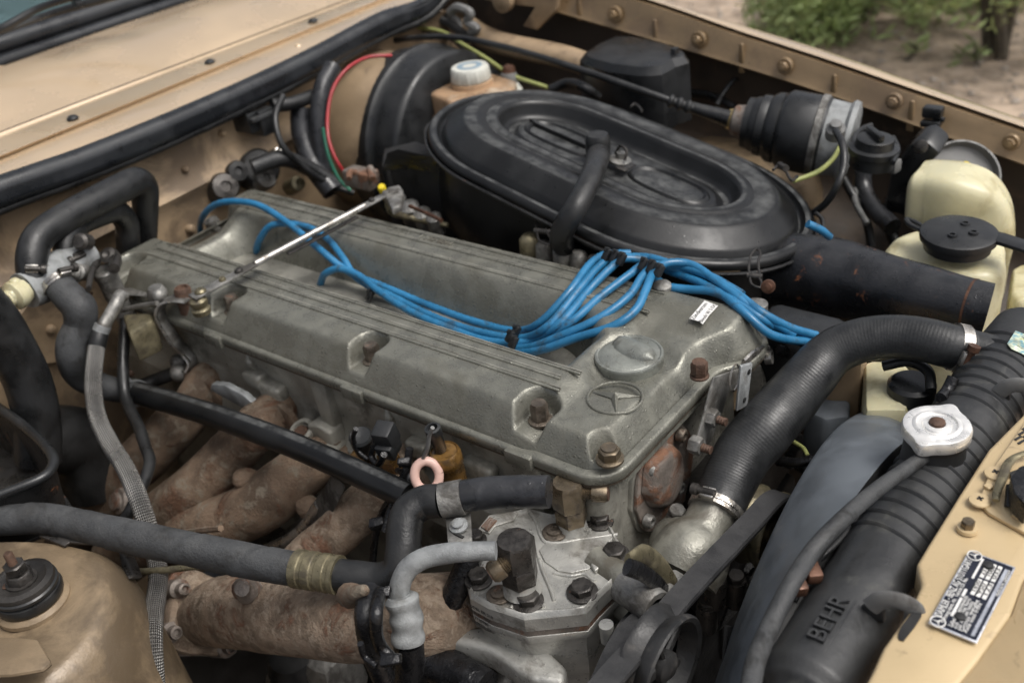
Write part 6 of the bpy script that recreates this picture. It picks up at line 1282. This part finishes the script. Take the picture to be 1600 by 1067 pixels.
# pulleys and belts
def pulley(name, label, px, py, x, R, mt_, wdt=.03, spokes=0, hub=True):
    c_ = at(px, py, x=x); t = thing(name, c_, label, 'pulley')
    m = MB(); m.lathe(c_, (1, 0, 0), [(R*.9, -wdt), (R, -wdt), (R, -wdt*.85), (R*.86, -wdt*.5), (R, -wdt*.15), (R, 0), (R*.97, .002), (R*.88, 0), (R*.84, -.010)] + ([(R*.80, -.016), (R*.72, -.016)] if spokes else [(R*.5, -.014), (R*.3, -.01)]), 64, closed=True); fin(m, 'rim', M[mt_], t, 35)
    if spokes:
        for i in range(spokes):
            an = .5+i*2*math.pi/spokes; d = V((0, math.cos(an), math.sin(an))); m = MB(); m.tube([c_+d*R*.2+V((-.012, 0, 0)), c_+d*R*.78+V((-.012, 0, 0))], [R*.14, R*.09], 8, 3, flat=(.5, 1)); fin(m, 'spoke', M[mt_], t)
        m = MB(); m.lathe(c_, (1, 0, 0), [(R*.9, -.028), (R*.2, -.028)], 32, closed=True); fin(m, 'web_disc', M['black'], t)
    m = MB(); m.lathe(c_+V((-.016, 0, 0)), (1, 0, 0), [(R*.30, 0), (R*.28, .012), (R*.16, .016), (.0005, .016)], 28); fin(m, 'hub', M[mt_], t)
    return t, c_
pulley('pulley', 'spoked black pulley in the centre foreground at the bottom of the picture', 1052, 1046, .20, .050, 'pulley', spokes=5)
pulley('pulley', 'larger black pulley partly hidden behind the belt beside the compressor', 1028, 1052, .165, .056, 'pulley', .035)
pulley('pulley', 'grimy fan pulley with brass coloured face behind the grey shroud', 1212, 832, .17, .046, 'olive', .03)
def belt(label, pts, x, wpx, th=.006):
    P = catmull([at(px, py, x=x) for px, py in pts], 8); m = MB()
    rows = []
    for i, p in enumerate(P):
        t = (P[min(i+1, len(P)-1)]-P[max(i-1, 0)]).normalized(); n_ = V((1, 0, 0)).cross(t).normalized()
        if n_.z < 0: n_ = -n_
        hw = wpx; rows.append([p+V((hw, 0, 0))+n_*th*.5, p+V((hw*.9, 0, 0))+n_*th, p+V((-hw*.9, 0, 0))+n_*th, p+V((-hw, 0, 0))+n_*th*.5, p+V((-hw*.8, 0, 0))-n_*th*.8, p+V((hw*.8, 0, 0))-n_*th*.8])
    vvg = m.quad_grid(rows, True); m.cap(vvg[0]); m.cap(vvg[-1]); o = fin(m, 'drive_belt', M['belt'], None, 25); tag(o, label, 'drive belt'); return o
belt('black drive belt slanting from the fan pulley down to the front pulley', [(1236, 812), (1236, 792), (1222, 778), (1205, 785), (1180, 812), (1120, 875), (1060, 940), (1010, 1000), (960, 1055), (930, 1090)], .175, .0125)
belt('inner black drive belt wrapped over the larger pulley beside the compressor', [(940, 1075), (965, 1020), (990, 985), (1020, 960), (1040, 955)], .15, .012)
# ================================================================== upper radiator hose
uh = thing('radiator_hose', at(1200, 700, z=-.1), 'wide ribbed black radiator hose curving from the radiator down to the thermostat housing', 'hose')
hp_ = [(1512, 547, -.02), (1489, 542, -.015), (1440, 530, -.012), (1392, 526, -.015), (1345, 532, -.022), (1302, 550, -.035), (1262, 592, -.055), (1225, 635, -.075), (1190, 675, -.09), (1162, 708, -.105), (1143, 745, -.12), (1128, 778, -.132), (1118, 800, -.138)]
m = MB(); m.tube([at(*q[:2], z=q[2]) for q in hp_], [.0235, .0238, .024, .0243, .0248, .026, .029, .0315, .0325, .0318, .030, .0285, .028], 40, 10); fin(m, 'hose_body', M['ribrubber'], uh)
p = at(1119, 797, z=-.137); clampring(p, at(1128, 778, z=-.132)-at(1118, 800, z=-.138), .0290, label='bright steel worm clamp with black screw at the lower end of the radiator hose', screw=at(1090, 770, z=-.09)-p, group=GCk, wd=.011)
p = at(1497, 543, z=-.0175); clampring(p, at(1512, 547, z=-.02)-at(1489, 542, z=-.015), .0246, mt_='steel', label='silver ribbed clamp with a brown screw at the radiator end of the wide hose', screw=at(1500, 590, z=.0)-p, scr_mt='copper', group=GCk, wd=.012)
# ================================================================== radiator
rd = thing('radiator', at(1400, 800, z=-.3), 'black plastic ribbed radiator top tank with embossed lettering and its cooling core', 'radiator')
T0, T1 = at(1262, 1085, x=.325), at(1590, 548, x=.335)
T0.z = (T0.z+T1.z)/2*.5+T0.z*.5
tax = (T1-T0).normalized(); TL = (T1-T0).length; RT = .0395
m = MB(); m.tube([T0-tax*.02, T0-tax*.012, T0, T0+tax*.02, T0.lerp(T1, .5), T1-tax*.02, T1, T1+tax*.03, T1+tax*.04], [.026, .034, .0395, .0395, RT, RT, RT, RT*.95, RT*.7], 48, 6, up=(0, 0, 1)); fin(m, 'top_tank', M['tank'], rd, 50)
for i in range(20):
    t = .31+i*.0335
    if .66 < t < .70: continue
    c_ = T0.lerp(T1, t); m = MB(); r_ = RT+.0012
    tlt = (tax+V((.18, 0, .1))).normalized()
    m.lathe(c_, tlt, [(r_-.002, -.0030), (r_+.0009, -.0012), (r_+.0016, 0), (r_+.0009, .0012), (r_-.002, .0030)], 48, closed=True); fin(m, 'tank_rib', M['tank'], rd)
m = MB(); m.prism([T0.lerp(T1, t)+V((dx, 0, -.030)) for t, dx in ((-.05, .030), (1.05, .030), (1.05, .046), (-.05, .046))], (0, 0, .008), .002); fin(m, 'tank_flange', M['plastic'], rd)
m = MB()
for i in range(110):
    c_ = T0.lerp(T1, -.04+i/100); m.box(c_+V((.0465, 0, -.020)), (.004, .0034, .008), (0, 0, 1), tax, 0)
o = fin(m, 'crimp_teeth', M['olive'], rd); o['kind'] = 'stuff'
m = MB(); m.prism([T0+V((-.03, -.02, -.03)), T1+V((-.03, .04, -.03)), T1+V((.035, .04, -.03)), T0+V((.035, -.02, -.03))], (0, 0, -.5)); fin(m, 'core', M['black'], rd)
# BEHR embossed on the tank
cpx = at(1310, 938, x=.33); tt = (cpx-T0).dot(tax); cb0 = T0+tax*tt
vd = (OC-cb0); vd = (vd-tax*vd.dot(tax)).normalized(); nrm = (vd+V((-.35, .1, .1))).normalized(); nrm = (nrm-tax*nrm.dot(tax)).normalized()
up_ = nrm.cross(tax)
m = text_mb('BEHR', cb0+nrm*(RT-.0012), tax, up_, .020, .0042, font_sx=1.05); fin(m, 'embossed_lettering', M['tank'], rd, flat=True)
m = MB(); m.prism([cb0+nrm*(RT-.002)+tax*a1+up_*b1 for a1, b1 in ((-.030, -.010), (.030, -.010), (.030, .010), (-.030, .010))], nrm*.0012, .001); fin(m, 'lettering_panel', M['tank'], rd)
# hose neck on tank, filler neck
m = MB(); q = at(1512, 545, z=-.02); m.tube([q, q+V((.03, .004, -.004))], [.0215, .0225], 28, 4); fin(m, 'hose_neck', M['tank'], rd)
RCc = at(1464, 664, z=.020); k = mpp(RCc)
m = MB(); m.lathe(RCc+V((0, 0, -.055)), (0, 0, 1), [(.030, 0), (.028, .02), (.027, .038)], 36); fin(m, 'filler_neck', M['tank'], rd)
for t, sgn in ((.12, 1),):
    pass
ea = math.atan2((at(1482, 630, z=.03)-RCc).y, (at(1482, 630, z=.03)-RCc).x)
def capfn(th, r, h):
    d = (th-ea_l) % math.pi; d = min(d, math.pi-d); return 1+(.24*math.exp(-(d/.24)**2)-.0)*min(1, max(0, (r-.018)/.008))
x_, y_, z_ = basis((0, 0, 1)); ev = V((math.cos(ea), math.sin(ea), 0)); ea_l = math.atan2(ev.dot(y_), ev.dot(x_))
m = MB(); m.lathe(RCc, (0, 0, 1), [(.0285, -.012), (.0300, -.010), (.0302, -.002), (.0290, .0008), (.0270, .0015), (.0215, .0010), (.0200, .0022), (.0180, .0024), (.0170, .0005), (.0130, .0002), (.0120, .0018), (.0075, .0022), (.0070, .001), (.0005, .001)], 96, fn=capfn); rcp = fin(m, 'radiator_cap', M['chrome'], rd, 40); rcp['label'] = 'bright pressed metal radiator cap with two ears'; WL[rcp.name] = WL[rd.name]
m = MB(); m.lathe(RCc+V((0, 0, .001)), (0, 0, 1), [(.0070, 0), (.0068, .0035), (.0045, .0048), (.0005, .005)], 20); fin(m, 'centre_rivet', M['rustbolt'], rcp)
m = MB(); m.lathe(RCc+V((0, 0, -.026)), (0, 0, 1), [(.0265, 0), (.0270, .012), (.0255, .014)], 36); fin(m, 'cap_skirt', M['darkgrime'], rcp)
# overflow hose
line('overflow_hose', 'long black overflow hose from the radiator cap neck sweeping down over the shroud', 'hose', 'greyrubber', [.0062, .0068, .0072, .0074, .0078, .008], [(1446, 712, .0), (1415, 733, .004), (1370, 765, .008), (1320, 808, .008), (1272, 858, .004), (1235, 915, .0), (1205, 975, -.005), (1180, 1035, -.01), (1170, 1090, -.015)])
line('thin_black_wire', 'thin black wire lying along the shroud edge beside the overflow hose', 'wire', 'rubber', .003, [(1392, 765, -.03), (1350, 800, -.03), (1310, 845, -.03), (1270, 885, -.03), (1240, 940, -.03)])
for i, (px, py, mt_, lb) in enumerate(((1268, 892, 'copper', 'brown plug clip on the shroud beside the overflow hose'), (1245, 912, 'copper', 'small brown and black plug just below the brown clip'))):
    m = MB(); m.box(at(px, py, z=-.015), (.020, .014, .012), (.2, 0, 1), (1, 1, 0), .003); o = fin(m, 'plug_clip', M[mt_]); tag(o, lb, 'clip')
m = MB(); m.prism([at(px, py, z=-.03) for px, py in ((1255, 880), (1275, 900), (1240, 960), (1210, 1010), (1195, 1000), (1225, 935))], (0, 0, -.02), .004); o = fin(m, 'shroud_mount', M['black']); tag(o, 'black bracket strip between shroud and radiator tank', 'bracket')
# tank clips
for px, py, lb in ((1408, 950, 'grey plastic hook clip holding the lower end of the radiator to the panel'), (1600, 612, 'grey plastic hook clip at the far end of the radiator')):
    c_ = at(px, py, z=.0); t = thing('radiator_clip', c_, lb, 'clip', 'radiator retaining clips')
    m = MB(); m.tube([c_+V((-.022, -.003, -.008)), c_+V((-.013, -.002, .004)), c_+V((-.001, 0, .007)), c_+V((.008, .002, .003)), c_+V((.010, .003, -.012))], .0065, 14, flat=(1.2, .45), up=(0, 1, 0)); fin(m, 'hook', M['greyplastic'], t)
    m = MB(); m.prism([c_+V((-.035, -.004, -.02)), c_+V((-.01, -.004, -.02)), c_+V((-.012, -.004, .003)), c_+V((-.022, -.004, -.002))], (0, .006, 0), .002); fin(m, 'web', M['tank'], t)
# sticker on the tank
spx = [(1553, 524), (1590, 522), (1594, 543), (1585, 556), (1562, 553), (1546, 545)]
c_ = at(1570, 538, x=.33); dd = (c_-T0).dot(tax); cc = T0+tax*dd; vd = OC-cc; vd = (vd-tax*vd.dot(tax)).normalized()
m = MB(); u2 = vd.cross(tax)
m.prism([cc+vd*(RT+.0008)+tax*a1+u2*b1 for a1, b1 in ((-.016, -.011), (.012, -.013), (.017, -.004), (.015, .012), (-.012, .012), (-.017, .006))], vd*.0012, .0004); o = fin(m, 'tank_sticker', M['sticker']); tag(o, 'small worn yellow and blue sticker on the far end of the radiator tank', 'sticker')
# ================================================================== fan shroud
fs = thing('fan_shroud', at(1250, 850, x=.25), 'scuffed blue grey plastic fan shroud band curving over the fan', 'fan shroud')
Lp = [(1452, 700), (1425, 662), (1400, 645), (1370, 638), (1340, 645), (1300, 672), (1262, 725), (1220, 800), (1180, 890), (1148, 970), (1112, 1080)]
Rp = [(1450, 740), (1440, 705), (1430, 690), (1418, 688), (1400, 700), (1368, 735), (1330, 785), (1280, 860), (1235, 935), (1200, 1005), (1165, 1095)]
Lw = catmull([at(px, py, x=.205) for px, py in Lp], 6); Rw = catmull([at(px, py, x=.285) for px, py in Rp], 6)
def fair(L_, k_=14):
    for _ in range(k_): L_ = [L_[0]]+[(L_[i-1]+L_[i]*2+L_[i+1])/4 for i in range(1, len(L_)-1)]+[L_[-1]]
    return L_
Lw, Rw = fair(Lw), fair(Rw); m = MB()
tt_ = [0, .01]+[i/14 for i in range(1, 14)]+[.99, 1]
rows = [[l.lerp(r, t)+V((0, 0, .006*math.sin(math.pi*t)-(.0012 if t in (0, 1) else 0))) for l, r in zip(Lw, Rw)] for t in tt_]
rows += [[p+V((-.0003, 0, -.0035)) for p in r] for r in rows[::-1]]
rows.append(rows[0]); m.quad_grid(rows); bmesh.ops.remove_doubles(m.bm, verts=m.bm.verts[:], dist=1e-6); fin(m, 'shroud_band', M['shroud'], fs, 50)
m = MB(); dwn = lambda L_, d: [p+V((.0, 0, -d)) for p in L_]
m.quad_grid([Rw, [p+V((.004, 0, -.03)) for p in Rw], [p+V((.006, 0, -.12)) for p in Rw]]); fin(m, 'shroud_wall', M['black'], fs)
p = at(1350, 728, x=.255); m = MB(); m.lathe(p+V((0, 0, .002)), (0, 0, 1), [(.003, 0), (.002, .001), (.0005, .0012)], 12); fin(m, 'shroud_pin', M['black'], fs)
# fan blades below
fn_ = thing('cooling_fan', V((.20, -.03, -.35)), 'dark cooling fan mostly hidden inside the shroud', 'fan')
for i in range(6):
    an = i*math.pi/3+.4; d = V((0, math.cos(an), math.sin(an))); s_ = V((1, 0, 0)).cross(d)
    m = MB(); m.prism([V((.20, -.03, -.30))+d*.04-s_*.02, V((.20, -.03, -.30))+d*.20-s_*.04, V((.215, -.03, -.30))+d*.20+s_*.03, V((.215, -.03, -.30))+d*.04+s_*.02], (.003, 0, 0)); fin(m, 'fan_blade', M['black'], fn_)
m = MB(); m.lathe((.20, -.03, -.30), (1, 0, 0), [(.05, -.02), (.05, .01), (.02, .03), (.0005, .03)], 24); fin(m, 'fan_hub', M['black'], fn_)
# dark tanks in the gap behind the radiator hose
m = MB(); m.prism([at(px, py, z=-.12) for px, py in ((1285, 585), (1330, 590), (1328, 650), (1290, 655), (1255, 640))], (0, 0, -.1), .006); o = fin(m, 'ignition_coil_box', M['shroud']); tag(o, 'small blue grey plastic box behind the radiator hose', 'electrical unit')
m = MB(); m.prism([at(px, py, z=-.08) for px, py in ((1350, 560), (1410, 560), (1430, 580), (1420, 640), (1350, 640))], (0, 0, -.15), .01); o = fin(m, 'lower_reservoir', M['cream']); tag(o, 'cream plastic tank low in the shadow below the radiator hose', 'reservoir')
m = MB(); m.lathe(at(1425, 600, z=-.07), (0, 0, 1), [(.026, -.03), (.026, .0), (.022, .004), (.0005, .004)], 28); m.tube([at(1380, 572, z=-.06), at(1420, 565, z=-.05), at(1450, 580, z=-.05), at(1455, 610, z=-.06)], .006, 10); o = fin(m, 'reservoir_lid', M['plastic']); tag(o, 'round black lid in the shadow below the radiator hose', 'reservoir lid')
line('tank_stay', 'thin yellow green wire in the dark gap beside the shroud', 'wire', 'yellowgreen', .0025, [(1240, 690, -.14), (1255, 700, -.14), (1262, 712, -.14)])
for lb, pts in (('black hose in the dark gap behind the shroud top', [(1215, 720, -.15), (1250, 722, -.14), (1290, 712, -.13)]), ('black bracket hose beneath the snorkel', [(1290, 545, -.06), (1310, 560, -.08), (1340, 575, -.1)]), ('black wiring under the blue cables', [(1215, 545, -.06), (1260, 560, -.08), (1300, 590, -.1)]), ('black cable from the steel clamp down to the radiator', [(1490, 590, -.0), (1480, 610, -.01), (1470, 622, -.01)])):
    line('black_hose', lb, 'hose', 'oily', .006, pts)
m = MB(); m.box(at(1245, 560, z=-.1), (.10, .08, .1), bevel=.012); m.wobble(.004, 20); o = fin(m, 'distributor', M['plastic']); tag(o, 'dark distributor body below the ends of the blue cables', 'distributor')
m = MB(); m.prism([at(px, py, z=-.06) for px, py in ((1250, 520), (1300, 500), (1360, 500), (1350, 560), (1290, 560))], (0, 0, -.15), .01); o = fin(m, 'inner_box', M['tandirty']); tag(o, 'dirty beige box in shadow under the snorkel', 'car panel')
# oily bracket at the bottom centre
ob = thing('oily_pump_bracket', at(690, 1030, z=-.25), 'glossy oily black pipe stub and bracket at the bottom left of the compressor', 'bracket')
for pts, r in ((((650, 1030), (700, 1045), (760, 1075)), .020), (((625, 1020), (660, 1005), (690, 1000), (720, 1010)), .008), (((690, 1010), (710, 1030), (715, 1060)), .010), (((640, 1010), (630, 1040), (640, 1075)), .012)):
    m = MB(); m.tube([at(px, py, z=-.20) for px, py in pts], r, 16, fn=lambda s, th: 1+.04*math.sin(s*200)); m.wobble(.002, 60); fin(m, 'oily_stub', M['oily'], ob)
m = MB(); m.box(at(700, 1020, z=-.24), (.08, .05, .06), bevel=.012); m.wobble(.006, 25, .002, 90); fin(m, 'bracket_block', M['oily'], ob)

# ================================================================== outdoors behind the car
ZG = -.95
m = MB(); gx = np.linspace(-9, 5, 90); gy = np.linspace(-6, 16, 120)
m.quad_grid([[V((x, y, ZG+.03*noise.noise(V((x*.8, y*.8, 0)))+.010*noise.noise(V((x*6, y*6, 0))))) for y in gy] for x in gx]); 
big = [[V((x, y, ZG-.06)) for y in (-60, 60)] for x in (-60, 60)]; m.quad_grid(big)
struct(fin(m, 'ground', M['gravel'], None, 180, origin=(0, 3, ZG)))
rng = random.Random(2)
m = MB()
for i in range(5200):
    x, y = rng.uniform(-4.5, 1.5), rng.uniform(2.0, 7.5); s = rng.choice((.006, .009, .012, .018))*rng.uniform(.7, 1.4)
    c_ = V((x, y, ZG+.03*noise.noise(V((x*.8, y*.8, 0)))+s*.3))
    vs_ = [m.bm.verts.new(c_+V((rng.uniform(-.4, .4)+dx, rng.uniform(-.4, .4)+dy, dz*.7))*1.0 if False else c_+V(((dx+rng.uniform(-.3, .3))*s, (dy+rng.uniform(-.3, .3))*s, dz*.6*s))) for dx, dy, dz in ((1, 0, 0), (0, 1, 0), (-1, 0, 0), (0, -1, 0), (.1, .1, 1.0))]
    for a1, b1 in ((0, 1), (1, 2), (2, 3), (3, 0)): m.bm.faces.new((vs_[a1], vs_[b1], vs_[4]))
o = fin(m, 'gravel_stones', M['stone'], flat=True, origin=(0, 4, ZG)); tag(o, 'scattered pale gravel stones on the brown ground beyond the car', 'gravel'); o['kind'] = 'stuff'
def shrub(name, label, px, py, R, Hh, nst, dark=False, blades=1400, seed=0, stems=3):
    r_ = random.Random(seed); base = at(px, py, z=ZG+.02); t = thing(name, base, label, 'plant')
    m = MB()
    for i in range(stems):
        a1 = r_.uniform(0, 6.28); tip = base+V((math.cos(a1)*R*.5, math.sin(a1)*R*.5, Hh*.8)); m.tube([base+V((r_.uniform(-.05, .05), r_.uniform(-.05, .05), -.02)), base.lerp(tip, .5)+V((r_.uniform(-.04, .04), 0, 0)), tip], [.03, .02, .008] if dark else [.012, .008, .004], 8, 4)
    fin(m, 'stem', M['bark'], t)
    m = MB()
    for i in range(blades):
        a1 = r_.uniform(0, 6.28); rr = R*math.sqrt(r_.random()); hh = r_.uniform(.0 if not dark else .28*Hh, Hh)*(1-.4*(rr/R)); c_ = base+V((math.cos(a1)*rr, math.sin(a1)*rr, hh)); 
        if noise.noise(c_*6) < -.12: continue
        d = V((r_.uniform(-1, 1), r_.uniform(-1, 1), r_.uniform(-.2, 1))).normalized(); L_ = r_.uniform(.03, .08); wd = d.cross(V((r_.random(), r_.random(), .3))).normalized()*L_*.13
        q = [c_, c_+d*L_*.5+wd, c_+d*L_, c_+d*L_*.5-wd]; m.bm.faces.new([m.bm.verts.new(p_) for p_ in q])
    o = fin(m, 'foliage', M['grass'], t, flat=True); o['kind'] = 'stuff'
shrub('grassy_plant', 'clump of pale green grassy leaves beyond the wing, left of the shrubs', 1245, 60, .28, .65, 0, seed=1, blades=4500)
shrub('low_plant', 'low green leafy clump on the ground in the middle background', 1340, 28, .45, .30, 0, seed=2, blades=4500)
shrub('low_plant', 'leafy clump at the top edge between grassy plant and dark shrub', 1440, 10, .5, .5, 0, seed=3, blades=4500)
shrub('dark_shrub', 'shrub with a dark trunk and green crown in the top right corner', 1555, 78, .55, 1.3, 0, True, 9000, seed=5, stems=4)
shrub('low_plant', 'bright green leaves behind the dark trunk at the top right', 1590, -20, .5, .5, 0, seed=7, blades=4500)
shrub('small_weed', 'tiny green weed on the gravel below the dark shrub', 1515, 92, .06, .08, 0, seed=8, blades=60, stems=1)
shrub('small_weed', 'tiny green weed on the gravel nearer the wing', 1425, 85, .05, .06, 0, seed=9, blades=40, stems=1)
